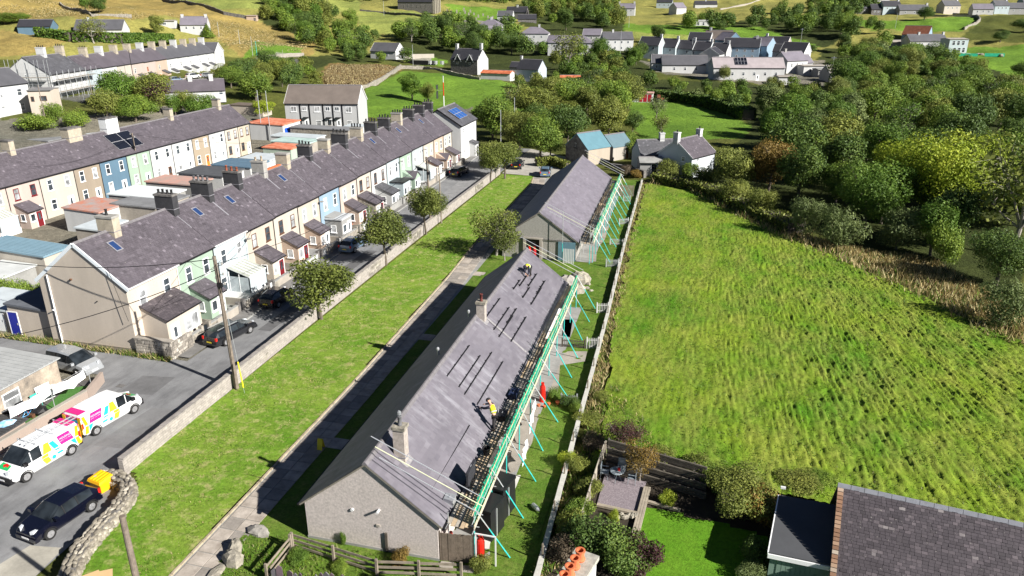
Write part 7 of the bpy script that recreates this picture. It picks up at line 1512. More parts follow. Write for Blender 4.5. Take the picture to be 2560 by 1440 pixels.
# garage
g = T('garage', 'pale green garage with a flat charcoal roof and white fascia', 'garage', (0, 0, 0)); GH = 1.9; gp = [G(*p, GH) for p in ((1922, 1380), (2090, 1415), (2091, 1262), (1948, 1237))]
b = B(); vs = [(x, y, GH) for x, y in gp] + [(x, y, GH-.12) for x, y in gp]; b.add(vs, [(0, 1, 2, 3), (7, 6, 5, 4), (0, 4, 5, 1), (1, 5, 6, 2), (2, 6, 7, 3), (3, 7, 4, 0)]); O('roof', b, pal('charcoal_flat_roof', (.075, .078, .085), .12, .6, .75), g)
cx = sum(p[0] for p in gp)/4; cy = sum(p[1] for p in gp)/4; ins = [(cx + (x-cx)*.94, cy + (y-cy)*.95) for x, y in gp]; b = B(); vs = [(x, y, -.1) for x, y in ins] + [(x, y, GH-.13) for x, y in ins]; b.add(vs, [(0, 1, 5, 4), (1, 2, 6, 5), (2, 3, 7, 6), (3, 0, 4, 7)]); GRW = render_m('garage_green', (.30, .44, .36)); O('wall', b, GRW, g)
fx = Vector((gp[1][0]-gp[0][0], gp[1][1]-gp[0][1], 0)); ang = math.atan2(fx.y, fx.x); Lf = fx.length
O('fascia', B().box(-.03, -.06, GH-.32, Lf+.03, -.005, GH-.08), UPVC, g, (gp[0][0], gp[0][1], 0), ang); O('fascia', B().bar((gp[0][0]-.03, gp[0][1], GH-.1), (gp[3][0]-.03, gp[3][1], GH-.1), .06, .2), UPVC, g)
for k in range(14): O('door_board', B().box(.45 + k*.22, .10, 0, .45 + k*.22 + .2, .16, GH-.35), GRW, g, (gp[0][0], gp[0][1], 0), ang)
t = T('floodlight', 'small white floodlight on the back corner of the garage roof', 'floodlight', (gp[3][0]+.1, gp[3][1]-.1, GH)); O('post', B().tube((0, 0, 0), (0, 0, .5), .02, 6), BLACK, t); O('lamp', B().box(-.1, -.06, .5, .16, .06, .62), WHITE, t)
# chimney of the house below the frame
hx, hy = -3.35, 22.6
hb = T('near_house', 'house just below the picture whose white chimney carries four orange pots', 'house', (hx, hy - .2, 0), rad(-14)); O('wall', B().box(-1.1, -10, -.3, 7, -2.4, 4.4), WHITE, hb); O('roof', B().ext([(-10.3, 4.2), (-6.2, 5.9), (-2.1, 4.2), (-2.1, 4.35), (-6.2, 6.05), (-10.3, 4.35)], 'x', -1.3, 7.2), SL_GREY, hb)
o = O('chimney', B().box(-.42, -1.45, -.2, .42, 1.1, 6.55, 1).box(-.5, -1.55, 6.55, .5, 1.18, 6.75), [pal('lichen_cap', (.42, .41, .36), .35, 5, .95, .4, 20), WHITE], hb, (0, 0, 0))
for k in range(4): q = O('chimney_pot', B().lathe([(.19, 0), (.21, .08), (.165, .12), (.16, .38), (.2, .41), (.2, .47), (.13, .47), (.12, .15)], (-.08, .62 - k*.48, 6.75), 14), ORANGE, o, smooth=False)
# garden with gravel terrace, timber walls, lawn
def GG(px, py): return G(px, py, 0)
turf('lawn', [GG(1612, 1270), GG(1800, 1310), GG(1925, 1345), (5.2, 33.4), (5.5, 24), (-3, 24), GG(1568, 1420)], .07, grassm('bright_lawn', (.085, .23, .012), (.12, .25, .018), (.16, .25, .03), .3, 6, .2, .6), .05)
sheet('garden_soil', [(-6.0, 24), (-5.6, 42.5), (2.2, 40.4), (5.8, 39.5), (5.6, 24)], .02, pal('dark_soil', (.05, .04, .028), .4, 2, .95, .6, 8))
sheet('gravel', [GG(1512, 1188), GG(1616, 1208), GG(1594, 1284), GG(1492, 1266)], .10, pal('purple_gravel', (.20, .165, .19), .3, 14, .95, .9, 28, c2=(.3, .26, .28)))
DK = pal('grey_brown_deck', (.38, .33, .26), .3, 2.5, .85, .4, 20)
def boardline(label, p, q, h, n, m, th_=.05, gap=.02, vertical=False, cat='timber wall', z0=0.0):
    t = T('timber_wall', label, cat, (p[0], p[1], z0), math.atan2(q[1]-p[1], q[0]-p[0])); L = math.dist(p, q)
    for k in range(n): O('board', B().box(0, -th_/2 + R.uniform(-.01, .01), k*h/n + gap, L, th_/2, (k+1)*h/n), m, t)
    for x in np.arange(0, L + .1, 1.8): O('post', B().box(x-.05, th_/2+.003, 0, x+.05, th_/2+.10, h+.03), m, t)
    return t
boardline('pale slatted timber screen on the left of the gravel terrace', GG(1510, 1140), GG(1452, 1322), 1.1, 5, pal('pale_slat_wood', (.40, .36, .30), .25, 3, .85, .4, 20)); 
for k in range(4):
    a = Vector((*GG(1518, 1150), 0)); c_ = Vector((*GG(1762, 1222), 0)); d = Vector((.02, -.34, 0)) * k
    boardline('dark stepped timber retaining wall behind the gravel terrace, tier %s from the back' % ['first', 'second', 'third', 'fourth'][k], (a + d)[:2], (c_ + d)[:2], .46, 3, pal('tier_timber', (.13, .115, .095), .4, 2.5, .85, .5, 25), .12, .03, z0=1.05 - k*.35)
for (a, c_, lab, w_) in ((GG(1618, 1225), GG(1577, 1385), 'long pale deck edge between terrace and bright lawn', .42), (GG(1492, 1268), GG(1592, 1290), 'pale timber edge in front of the gravel terrace', .22), (GG(1618, 1260), GG(1700, 1282), 'pale timber edge at the top of the bright lawn', .2)):
    t = T('deck_edge', lab, 'timber edging', (a[0], a[1], .1), math.atan2(c_[1]-a[1], c_[0]-a[0])); L = math.dist(a, c_); n = 3 if w_ > .3 else 2
    for k in range(n): O('board', B().box(0, -w_/2 + k*w_/n + .008, 0, L, -w_/2 + (k+1)*w_/n - .008, .14), DK, t)
x, y = GG(1541, 1206); t = T('garden_table', 'round grey metal garden table with a small red pot on the gravel', 'table', (x, y, .11)); DG = pal('grey_blue_metal', (.24, .28, .31), .15, 3, .4)
O('table_top', B().lathe([(.42, .70), (.44, .72), (.42, .74)], n=18), DG, t); [O('leg', B().tube((math.cos(a)*.3, math.sin(a)*.3, 0), (0, 0, .7), .015, 5), DG, t) for a in (0.3, 2.4, 4.5)]
tag(O('flower_pot', B().lathe([(.06, 0), (.09, .16), (.07, .15)], n=10), RED, None, (x + .1, y, .86)), 'small red pot on the round garden table', 'flower pot')
chair('grey metal chair left of the round table', x - .75, y + .15, PI/2, DG, .11); chair('grey metal chair behind the round table', x + .2, y + .85, 0, DG, .11); chair('grey metal chair right of the round table', x + .9, y + .05, -PI/2, DG, .11)
rg = random.Random(31)
for k in range(7): o = O('pale_stone', B().rock((0, 0, .12), rg.uniform(.15, .3), rg.uniform(.12, .2), .15, rg), STONEL, None, (*GG(1535 + k*9, 1296 + rg.uniform(-4, 5)), .05), rg.uniform(0, 3)); tag(o, 'pale rockery stone below the gravel terrace', 'stone', 'rockery stones under the terrace')
# walls of loose stone in the far fields
def fieldwall(label, pts, h=1.1, m=STONE):
    P = [Gt(*p) for p in pts]; b = B()
    for p, q in zip(P[:-1], P[1:]):
        n = max(1, int(math.dist(p, q) / 2.2))
        for i in range(n):
            u0, u1 = i/n, (i+1)/n; x0, y0 = p[0]+(q[0]-p[0])*u0, p[1]+(q[1]-p[1])*u0; x1, y1 = p[0]+(q[0]-p[0])*u1, p[1]+(q[1]-p[1])*u1
            hh = h * R.uniform(.85, 1.12); b.bar((x0, y0, hz(x0, y0) + hh/2 - .2), (x1, y1, hz(x1, y1) + hh/2 - .2), R.uniform(.45, .65), hh + .4)
    tag(O('field_wall', b, m), label, 'stone wall')
fieldwall('curving dry stone wall between the reeds and the green field', [(880, 229), (915, 222), (945, 208), (975, 190), (1002, 170)], 1.2)
fieldwall('low stone wall along the far side of the green field', [(1002, 170), (1060, 172), (1130, 185), (1200, 200)], .9); fieldwall('long stone wall along the golden hill foot', [(150, 12), (230, 42), (330, 44)], 1.1); fieldwall('dark stone wall crossing the top left hill', [(395, -5), (480, 12), (560, 35), (640, 52)], 1.2, DSTONE)
fieldwall('pale roadside wall below the hill', [(655, 146), (700, 142), (760, 138)], 1.0, CONC); fieldwall('churchyard wall', [(900, 28), (960, 34), (1060, 44), (1160, 56), (1250, 60)], 1.2, DSTONE)
fieldwall('dark stone wall bending round the far right field', [(2440, 42), (2450, 52), (2440, 62), (2410, 74)], 1.4); fieldwall('stone wall under the right hamlet', [(2300, 41), (2370, 42), (2440, 42)], 1.1); fieldwall('pale road wall climbing the hill at the top', [(1800, 25), (1850, 15), (1900, 0)], 1.0, CONC); fieldwall('wall at the head of the bungalow gardens', [(1528, 425), (1560, 430), (1612, 445)], 1.1, DSTONE)
fieldwall('grey rubble wall below the white block', [(712, 345), (760, 342), (830, 335)], 1.8)
o = O('garden_fence', B().box(-9, 0, 0, 4, .1, 1.8), BLACK, None, Gt(1065, 163), CAMR - .3); tag(o, 'dark garden fence with washing left of the stone house', 'fence')
for k, dx in enumerate((0, 2.4, 5.2)): x, y, z = Gt(1072, 164); b = B(); cloth(b, (dx, -.6, 2.0), (dx + 1.8, -.8, 2.0), 1.6, .05, 5); o = O('washing', b, WS, None, (x, y, z), CAMR - .3); tag(o, 'white washing hung before the dark fence, %s from the left' % ['first', 'second', 'third'][k], 'washing')
x, y, z = Gt(1055, 148); tag(O('pale_wall', B().bar((-7, 0, 1), (5, 2, 1), .3, 2.0), CR2, None, (x, y, z), CAMR), 'cream curved yard wall by the low white cottage', 'wall')

# ================================================================== PEOPLE
def skin(name, verts, edges, radii, m, parent, sub=1):
    me = bpy.data.meshes.new(name); me.from_pydata([tuple(v) for v in verts], edges, []); me.materials.append(m)
    o = bpy.data.objects.new(name, me); COL.objects.link(o); o.parent = parent
    md = o.modifiers.new('skin', 'SKIN'); sv = me.skin_vertices
    if not sv:
        bpy.context.view_layer.objects.active = o
        me.attributes  # layer comes with the modifier evaluation
        import bmesh
        bm = bmesh.new(); bm.from_mesh(me); bm.verts.layers.skin.verify(); bm.to_mesh(me); bm.free(); sv = me.skin_vertices
    for i, r in enumerate(radii): sv[0].data[i].radius = (r, r) if not isinstance(r, tuple) else r
    sv[0].data[0].use_root = True
    md.use_smooth_shade = True
    s = o.modifiers.new('subdivision', 'SUBSURF'); s.levels = s.render_levels = sub
    return o
SKINM = pal('skin', (.52, .30, .21), .08, 6, .6); HIVIS = pal('hi_vis_yellow', (.62, .72, .02), .12, 3, .7); NAVYC = pal('navy_work_cloth', (.02, .022, .04), .25, 4, .9); GREYC = pal('dark_trousers', (.035, .033, .035), .3, 4, .9); TAPE = pal('reflective_tape', (.62, .64, .62), .08, 3, .4)
def worker(label, loc, rz, J):
    """J: joint positions (local) pelvis chest neck head, hip/knee/ankle/toe and shoulder/elbow/wrist for l and r"""
    t = T('person', label, 'person', loc, rz, None, 1.1); V = []; E = []; Rr = []
    def add(p, r, par=None):
        V.append(Vector(p)); Rr.append(r); 
        if par is not None: E.append((par, len(V) - 1))
        return len(V) - 1
    pe = add(J['pelvis'], .135); sp = add(Vector(J['pelvis']).lerp(Vector(J['chest']), .5), .12, pe); chh = add(J['chest'], .145, sp); nk = add(J['neck'], .055, chh)
    hd = Vector(J['head']); nv = Vector(J['neck']); d = (hd - nv).normalized(); add(hd, .105, nk); hi = len(V) - 1; add(hd + d*.08, .085, hi); fwd = Vector(J['face']).normalized(); add(hd + fwd*.085 - d*.02, .03, hi)
    sd_ = d.cross(fwd).normalized(); add(hd + sd_*.10, .02, hi); add(hd - sd_*.10, .02, hi)
    for s in 'lr':
        a = add(J['hip'+s], .09, pe); k = add(J['knee'+s], .062, a); an = add(J['ankle'+s], .042, k); add(J['toe'+s], .04, an)
        a = add(J['sh'+s], .062, chh); e = add(J['el'+s], .045, a); w_ = add(J['wr'+s], .030, e)
        dv = (Vector(J['wr'+s]) - Vector(J['el'+s])).normalized(); sv = dv.cross(Vector((0, 0, 1))).normalized(); up = sv.cross(dv)
        pm = add(Vector(J['wr'+s]) + dv*.05, .032, w_)
        for f in range(4): k1 = add(V[pm] + dv*.045 + sv*(f-1.5)*.021, .009, pm); k2 = add(V[k1] + dv*(.032 + .006*(f in (1, 2))) - up*.012, .008, k1); add(V[k2] + dv*.018 - up*.02, .007, k2)
        k1 = add(Vector(J['wr'+s]) + dv*.03 + sv*.045, .011, w_); add(V[k1] + dv*.035 + sv*.012, .009, k1)
    skin('body', V, E, Rr, SKINM, t, 1)
    # clothing
    pv = [J['pelvis']]; ed = []; rr = [.155]
    for s in 'lr':
        n = len(pv); pv += [J['hip'+s], J['knee'+s], Vector(J['knee'+s]).lerp(Vector(J['ankle'+s]), .92)]; ed += [(0, n), (n, n+1), (n+1, n+2)]; rr += [.115, .085, .07]
    skin('trousers', pv, ed, rr, GREYC, t, 1)
    pv = [Vector(J['pelvis']).lerp(Vector(J['chest']), .1), Vector(J['pelvis']).lerp(Vector(J['chest']), .55), J['chest'], Vector(J['chest']).lerp(Vector(J['neck']), .6)]; skin('hi_vis_vest', pv, [(0, 1), (1, 2), (2, 3)], [.19, .19, .21, .13], HIVIS, t, 1)
    for s in 'lr':
        skin('sleeve', [Vector(J['chest']).lerp(Vector(J['sh'+s]), .6), J['sh'+s], J['el'+s], Vector(J['el'+s]).lerp(Vector(J['wr'+s]), .97)], [(0, 1), (1, 2), (2, 3)], [.10, .095, .075, .06], NAVYC, t, 1)
        skin('boot', [J['ankle'+s], Vector(J['toe'+s]) + Vector((0, 0, .0))], [(0, 1)], [.06, .055], BLACK, t, 1)
    a = Vector(J['pelvis']).lerp(Vector(J['chest']), .35); c_ = Vector(J['pelvis']).lerp(Vector(J['chest']), .45); O('reflective_band', B().tube(a, c_, .205, 12), TAPE, t)
    h = B(); q = d.to_track_quat('Z', 'Y'); h.lathe([(.165, 0), (.14, .012), (.135, .07), (.10, .13), (.04, .155)], n=14); h.v = [tuple(hd + d*.035 + q @ Vector(v)) for v in h.v]; O('helmet', h, J.get('helmet', GREYC), t)
    return t
# standing worker: on the scaffold deck, leaning over the slope with both arms reaching up the roof (-x)
xw, yw = G(1236, 1075, 2.28)
worker('worker in a yellow vest and dark helmet leaning over the eaves on the scaffold', (xw, yw, 2.26), 0, dict(pelvis=(.0, .02, .95), chest=(-.22, .28, 1.32), neck=(-.33, .36, 1.48), head=(-.43, .42, 1.58), face=(-.6, .3, -.6),
  hipl=(.02, -.10, .90), kneel=(.0, -.14, .48), anklel=(.04, -.16, .07), toel=(-.14, -.14, .04), hipr=(-.02, .12, .90), kneer=(-.06, .14, .48), ankler=(.02, .16, .07), toer=(-.17, .18, .04),
  shl=(-.34, .10, 1.36), ell=(-.62, .16, 1.22), wrl=(-.86, .30, 1.18), shr=(-.18, .46, 1.38), elr=(-.42, .66, 1.30), wrr=(-.72, .62, 1.22)))
# kneeling worker on the upper slope by the far verge
A = slope_pt(1318, 690, b1, HR, SS, -15.25)
worker('bent over worker in a yellow vest working on the roof near the far verge', (A.x, A.y + .1, A.z - .02), rad(10), dict(pelvis=(.12, .35, .62), chest=(-.06, -.02, .86), neck=(-.13, -.18, .88), head=(-.17, -.30, .86), face=(-.2, -.4, -.8),
  hipl=(.0, .34, .60), kneel=(-.22, .10, .42), anklel=(-.18, .35, .14), toel=(-.3, .25, .16), hipr=(.24, .36, .58), kneer=(.22, .08, .24), ankler=(.26, .36, -.10), toer=(.2, .2, -.08),
  shl=(-.20, -.02, .86), ell=(-.24, -.26, .60), wrl=(-.12, -.44, .36), shr=(.10, -.10, .84), elr=(.12, -.36, .55), wrr=(.06, -.52, .26), helmet=NAVYC))
t = T('power_drill', 'small tool in the hands of the worker at the eaves', 'tool', (xw - 1.02, yw + .45, 3.40), .4); O('body', B().tube((-.12, 0, 0), (.1, 0, 0), .035, 8), BLACK, t); O('handle', B().box(.02, -.02, -.14, .07, .02, 0), BLACK, t); O('bit', B().tube((-.22, 0, 0), (-.12, 0, 0), .012, 5), GALV, t)
# ================================================================== TREES, SHRUBS, HEDGES
BARK = pal('bark', (.15, .125, .10), .35, 3, .9, .6, 15); BARKP = pal('pale_bark', (.34, .31, .27), .35, 3, .9, .6, 15)
LF = dict(dark=leafm('leaf_dark', (.068, .118, .026), (.17, .24, .045), trans=.18), mid=leafm('leaf_mid', (.125, .20, .03), (.28, .36, .055), trans=.24), olive=leafm('leaf_olive', (.145, .175, .036), (.30, .32, .07), trans=.22), yellow=leafm('leaf_yellow', (.26, .34, .03), (.50, .54, .06), trans=.3),
          orange=leafm('leaf_orange', (.16, .11, .025), (.30, .19, .045), trans=.2), grey=leafm('leaf_grey', (.115, .155, .05), (.23, .28, .095), trans=.15), bright=leafm('leaf_bright', (.085, .16, .022), (.19, .28, .045), trans=.25), brown=leafm('leaf_brown', (.10, .075, .05), (.18, .14, .095), trans=.1), maroon=leafm('leaf_maroon', (.05, .022, .022), (.10, .05, .045), trans=.1),
          shine=leafm('leaf_lawn_tree', (.105, .135, .028), (.25, .28, .065), trans=.22))
def crown(seed, lobes, n, leaf, fill=.35, up=0., twist=.6, stretch=1.0):
    """leaf-sized quads through the outer volume of several lobes; lobes: (x, y, z, rx, ry, rz)"""
    rs = np.random.RandomState(seed); lob = np.array(lobes, float); vol = (lob[:, 3] * lob[:, 4] * lob[:, 5]) ** .67
    k = rs.choice(len(lob), n, p=vol / vol.sum()); L = lob[k]
    d = rs.normal(size=(n, 3)); d /= np.linalg.norm(d, axis=1)[:, None]
    r = np.where(rs.rand(n) < fill, rs.uniform(.3, .85, n), rs.uniform(.78, 1.06, n))
    r *= .80 + .42 * vnoise(d[:, 0] * 2.6 + seed + k * 3, d[:, 1] * 2.6 + d[:, 2] * 3.1 + 50)      # ragged outline, hollows between boughs
    P = L[:, :3] + d * L[:, 3:] * r[:, None]
    nrm = d + rs.normal(size=(n, 3)) * twist; nrm[:, 2] += .25; nrm /= np.linalg.norm(nrm, axis=1)[:, None]
    a = np.cross(nrm, rs.normal(size=(n, 3))); a[:, 2] += up * 2; a -= nrm * (a * nrm).sum(1)[:, None]; a /= np.linalg.norm(a, axis=1)[:, None]; b = np.cross(nrm, a)
    s = leaf * rs.uniform(.55, 1.3, n)[:, None]; w_ = s * (.62 if not up else .28); s = s * stretch
    V = np.stack([P - a*s*.5, P + b*w_*.5, P + a*s*.5, P - b*w_*.5], 1)
    clump = vnoise(P[:, 0] * .9 + seed, P[:, 1] * .9 + P[:, 2] * .7)
    tint = np.clip(.15 + .5 * clump + .4 * rs.rand(n) , 0, 1)
    return V.reshape(-1, 3), np.arange(n * 4).reshape(n, 4), tint
def randlobes(seed, n, R_, H0, H1, big=.5):
    rs = np.random.RandomState(seed); out = [(0, 0, (H0 + H1) / 2, R_ * .72, R_ * .72, (H1 - H0) * .46)]
    for i in range(n):
        a = 2 * PI * i / n + rs.uniform(-.4, .4); rr = R_ * rs.uniform(.35, .68); z = rs.uniform(H0 + (H1 - H0) * .2, H1 - (H1 - H0) * .22); q = R_ * rs.uniform(.30, .5)
        out.append((rr * math.cos(a), rr * math.sin(a), z, q, q, q * rs.uniform(.75, 1.0)))
    return out
def trunk(seed, H, r, lobes, limbs=6, twig=0, fork=.35):
    rg = random.Random(seed); b = B(); top = Vector((rg.uniform(-.2, .2), rg.uniform(-.2, .2), H * fork)); b.tube((0, 0, -.3), top, r, 8, r2=r * .72)
    ls = lobes[:]; rg.shuffle(ls)
    for i in range(limbs):
        l = ls[i % len(ls)]; e = Vector(l[:3]); m_ = top.lerp(e, .5) + Vector((rg.uniform(-.3, .3), rg.uniform(-.3, .3), -.2)); b.tube(top, m_, r * .5, 6, r2=r * .32); b.tube(m_, e, r * .32, 5, r2=r * .12)
        for j in range(2 + twig):
            q = Vector((rg.uniform(-1, 1), rg.uniform(-1, 1), rg.uniform(-.3, 1))).normalized(); b.tube(m_.lerp(e, rg.uniform(.3, 1)), e + Vector((q.x * l[3], q.y * l[4], q.z * l[5])) * .95, r * .12, 4, r2=r * .03, cap=False)
    return b
PROTO = {}
def proto(kind):
    """(trunk mesh, crown mesh) variants about 8 m tall"""
    if kind in PROTO: return PROTO[kind]
    out = []
    if kind == 'round':
        for s in range(5): lb = randlobes(s, 8, 4.0, 1.6, 8.0); V, Q, t = crown(s, lb, 9000, .30, .3); out.append((trunk(s, 8, .22, lb, 6).mesh('trunk', BARK), npmesh('crown', V, Q, LF['mid'], t)))
    if kind == 'tall':
        for s in range(3): lb = randlobes(30 + s, 9, 2.9, 1.4, 8.2); V, Q, t = crown(30 + s, lb, 8000, .29, .3); out.append((trunk(s, 8, .2, lb, 6).mesh('trunk', BARK), npmesh('crown', V, Q, LF['mid'], t)))
    if kind == 'broad':
        for s in range(3): lb = randlobes(160 + s, 11, 4.2, 1.2, 8.2); V, Q, t = crown(160 + s, lb, 14000, .25, .28); out.append((trunk(s, 8, .24, lb, 8, twig=2).mesh('trunk', BARK), npmesh('crown', V, Q, LF['mid'], t)))
    if kind == 'bush':
        for s in range(3): lb = randlobes(60 + s, 7, 1.5, .1, 2.4); V, Q, t = crown(60 + s, lb, 5200, .17, .3, up=.5); out.append((trunk(s, 2.4, .07, lb, 6, fork=.15).mesh('stem', BARK), npmesh('crown', V, Q, LF['grey'], t)))
    if kind == 'shrub':
        for s in range(3): lb = randlobes(80 + s, 7, 1.4, .05, 2.0); V, Q, t = crown(80 + s, lb, 5600, .125, .35); out.append((trunk(s, 2.0, .06, lb, 6, fork=.15).mesh('stem', BARK), npmesh('crown', V, Q, LF['mid'], t)))
    if kind == 'bare':
        for s in range(3): lb = randlobes(90 + s, 8, 3.6, 2.0, 8.4); V, Q, t = crown(90 + s, lb, 1900, .34, .5); out.append((trunk(s, 8, .2, lb, 9, twig=9, fork=.25).mesh('trunk', BARKP), npmesh('crown', V, Q, LF['brown'], t)))
    if kind == 'conifer':
        for s in range(2):
            lb = [(0, 0, 1 + 7 * i / 8, 2.1 * (1 - i / 8.6), 2.1 * (1 - i / 8.6), .7) for i in range(9)]; V, Q, t = crown(110 + s, lb, 3800, .34, .35); out.append((B().tube((0, 0, -.3), (0, 0, 8), .18, 6, r2=.03).mesh('trunk', BARK), npmesh('crown', V, Q, LF['dark'], t)))
    if kind == 'lawn':
        for s in range(4): lb = randlobes(120 + s, 9, 2.5, 2.0, 5.6); V, Q, t = crown(120 + s, lb, 7600, .20, .42, twist=.9); out.append((trunk(s + 5, 5.6, .14, lb, 9, twig=4, fork=.36).mesh('trunk', BARK), npmesh('crown', V, Q, LF['shine'], t)))
    if kind == 'spare':
        for s in range(2): lb = randlobes(140 + s, 9, 2.6, 1.6, 4.9); V, Q, t = crown(140 + s, lb, 4200, .18, .5, twist=.9); out.append((trunk(s + 5, 5, .12, lb, 9, twig=9, fork=.3).mesh('trunk', BARKP), npmesh('crown', V, Q, LF['shine'], t)))
    PROTO[kind] = out; return out
TC = [0]
def tree(kind, leaf, label, x, y, h, w=None, z=None, group=None, name='tree', cat='tree', tr='trunk'):
    base = dict(broad=8.4, round=8.4, tall=8.6, bush=2.6, shrub=2.15, bare=8.7, conifer=8.3, lawn=5.9, spare=5.2)[kind]; bw = dict(broad=8.8, round=8.6, tall=6.3, bush=3.2, shrub=3.0, bare=7.8, conifer=4.4, lawn=5.4, spare=5.6)[kind]
    pr = proto(kind); TC[0] += 1; tm, cm = pr[TC[0] % len(pr)]; z = hz(x, y) if z is None else z
    sz = h / base; sx = (w / bw) if w else sz
    k_ = 1 + (.16 if kind in ('lawn', 'round', 'broad') else .05) * math.sin(TC[0] * 1.7); t = T(name, label, cat, (x, y, z - .05), (TC[0] * 2.399) % 6.28, group, (sx * k_, sx / k_, sz))
    O(tr if kind not in ('bush', 'shrub') else 'stem', tm, None, t); c_ = O('crown', cm, None, t)
    c_.material_slots[0].link = 'OBJECT'; c_.material_slots[0].material = LF[leaf]
    return t
def tp(kind, leaf, label, px, py, h, w=None, **k):
    x, y, z = Gt(px, py); return tree(kind, leaf, label, x, y, h, w, z, **k)
# trees of the lawn and street
tp('lawn', 'shine', 'broad dense tree at the wall shading the dark car', 805, 800, 6.2, 7.6)
tp('lawn', 'shine', 'round crowned tree with a slim trunk halfway up the lawn', 966, 662, 6.8, 6.4)
tp('lawn', 'shine', 'street tree right beside the dark telegraph pole', 1066, 588, 6.6, 5.6); tp('spare', 'shine', 'slight tree leaning on the lamp pole', 1090, 560, 4.6, 4.4)
tp('spare', 'shine', 'sprawling thin tree at the gable of the second bungalow, left of it', 1240, 640, 6.2, 7.4); tp('spare', 'shine', 'small twiggy tree hanging over the path beside the sprawling one', 1262, 652, 4.0, 4.0)
tp('lawn', 'shine', 'tree at the far end of the lawn wall, left of two', 1225, 455, 6.0, 5.4); tp('lawn', 'shine', 'tree at the far end of the lawn by the dark gate', 1262, 448, 6.4, 6.2); tp('lawn', 'olive', 'low spreading tree beyond the lawn end', 1240, 420, 5, 7)
tp('shrub', 'mid', 'dark green shrub in a front garden of the near terrace', 925, 545, 2.2, 3.6); tp('shrub', 'bright', 'leafy garden plant by the cream porch', 697, 648, 1.3, 1.5); tp('shrub', 'bright', 'yellow green shrub by the light blue house', 858, 568, 1.3, 1.6); tp('shrub', 'mid', 'shrub by the far conservatory of the near terrace', 1045, 452, 1.6, 1.8)
tp('shrub', 'mid', 'dark mixed planting before the garden with the estate car', 655, 690, 1.6, 2.6)
# near right garden
tree('spare', 'orange', 'autumn coloured small tree over the timber wall of the terrace garden', *G(1598, 1205), 3.2, 2.6, 0); tree('spare', 'maroon', 'wine coloured shrub behind the timber wall', *G(1560, 1130), 2.6, 3.0, 0)
tree('broad', 'olive', 'broad olive shrub with orange tips before the garage', *G(1850, 1285), 2.7, 4.6, 0, tr='trunk'); tree('shrub', 'orange', 'orange tipped end of the hedge by the garage', *G(1900, 1300), 2.4, 3.2, 0); tree('shrub', 'yellow', 'yellowish shrub in the shade under the timber tiers', *G(1665, 1262), .9, 1.2, 0)
for k, (px, py, h, w_, lf, lab) in enumerate([(1495, 1385, 2.6, 3.4, 'dark', 'dark bushy evergreen beside the pot chimney'), (1512, 1392, 2.0, 2.2, 'dark', 'dark shrub between the terrace and the bottom edge'), (1555, 1430, 2.0, 3.0, 'dark', 'grey green shrub at the bottom, right of the chimney'), (1445, 1300, 1.6, 2.0, 'mid', 'shrub behind the pale slatted screen'), (1470, 1240, 1.4, 1.8, 'olive', 'tangled shrub left of the pale screen'), (1440, 1370, 1.4, 2.0, 'dark', 'dark shrub left of the pot chimney'), (1408, 1400, 1.6, 2.2, 'brown', 'brownish shrub by the boundary wall foot'), (1420, 1330, 1.5, 2.0, 'olive', 'olive shrub hugging the boundary wall'), (1450, 1180, 1.1, 2.0, 'olive', 'low bramble at the corner of the field'), (1600, 1420, 2.0, 2.6, 'maroon', 'reddish brown shrub at the bottom edge'), (1535, 1300, .7, .8, 'yellow', 'yellow green plant in the rockery'),
        (1418, 1160, 1.0, 1.4, 'yellow', 'yellow green plant inside the boundary wall'), (1470, 1060, .9, 2.2, 'olive', 'bramble clump on the field side of the wall'), (1490, 1120, 1.0, 2.0, 'brown', 'brown weedy clump at the field corner'), (1650, 1150, 1.0, 2.2, 'olive', 'ragged weeds over the timber wall'), (1745, 1185, 1.2, 2.6, 'olive', 'overgrown hedge end above the timber wall'), (1800, 1215, 1.7, 3.0, 'mid', 'hedge bush left of the garage back'), (1990, 1212, .7, 3.2, 'olive', 'straw tipped bush behind the garage roof'), (2060, 1203, .6, 2.2, 'mid', 'low bush by the slate roof corner'), (1885, 1400, 1.6, 2.0, 'dark', 'dark shaded bush beside the garage door'), (1870, 1450, 1.0, 1.6, 'grey', 'silver green bush at the bottom by the garage'),
        (1425, 1015, 1.0, 1.6, 'dark', 'dark planting at the corner of the small lawn'), (1440, 1030, .9, 1.2, 'mid', 'low planting by the boundary wall'), (1385, 998, .9, 1.3, 'bright', 'leafy plant by the red gas bottle'), (1345, 865, .8, 1.2, 'bright', 'plant in the narrow scaffold garden'), (1300, 965, .8, 1.0, 'mid', 'small plant under the scaffold'), (1235, 1255, .8, 1.2, 'bright', 'flowering plant under the scaffold near the gable'), (1500, 1000, .7, 1.6, 'olive', 'weed clump beside the boundary wall in the field'), (1000, 1410, 1.1, 1.2, 'orange', 'rusty leaved shrub poking through the timber fence'), (860, 1362, .9, .4, 'bright', 'thin green sapling behind the timber fence'), (745, 1400, .7, 1.3, 'bright', 'clump of weeds inside the timber fence'), (850, 1425, .6, 1.2, 'mid', 'dark weeds at the bottom fence'), (1205, 1425, 1.0, 1.4, 'olive', 'bush by the tall red bottle at the bottom')]):
    x, y = G(px, py); tree('shrub', lf, lab, x, y, h, w_, 0, name='shrub', cat='shrub')
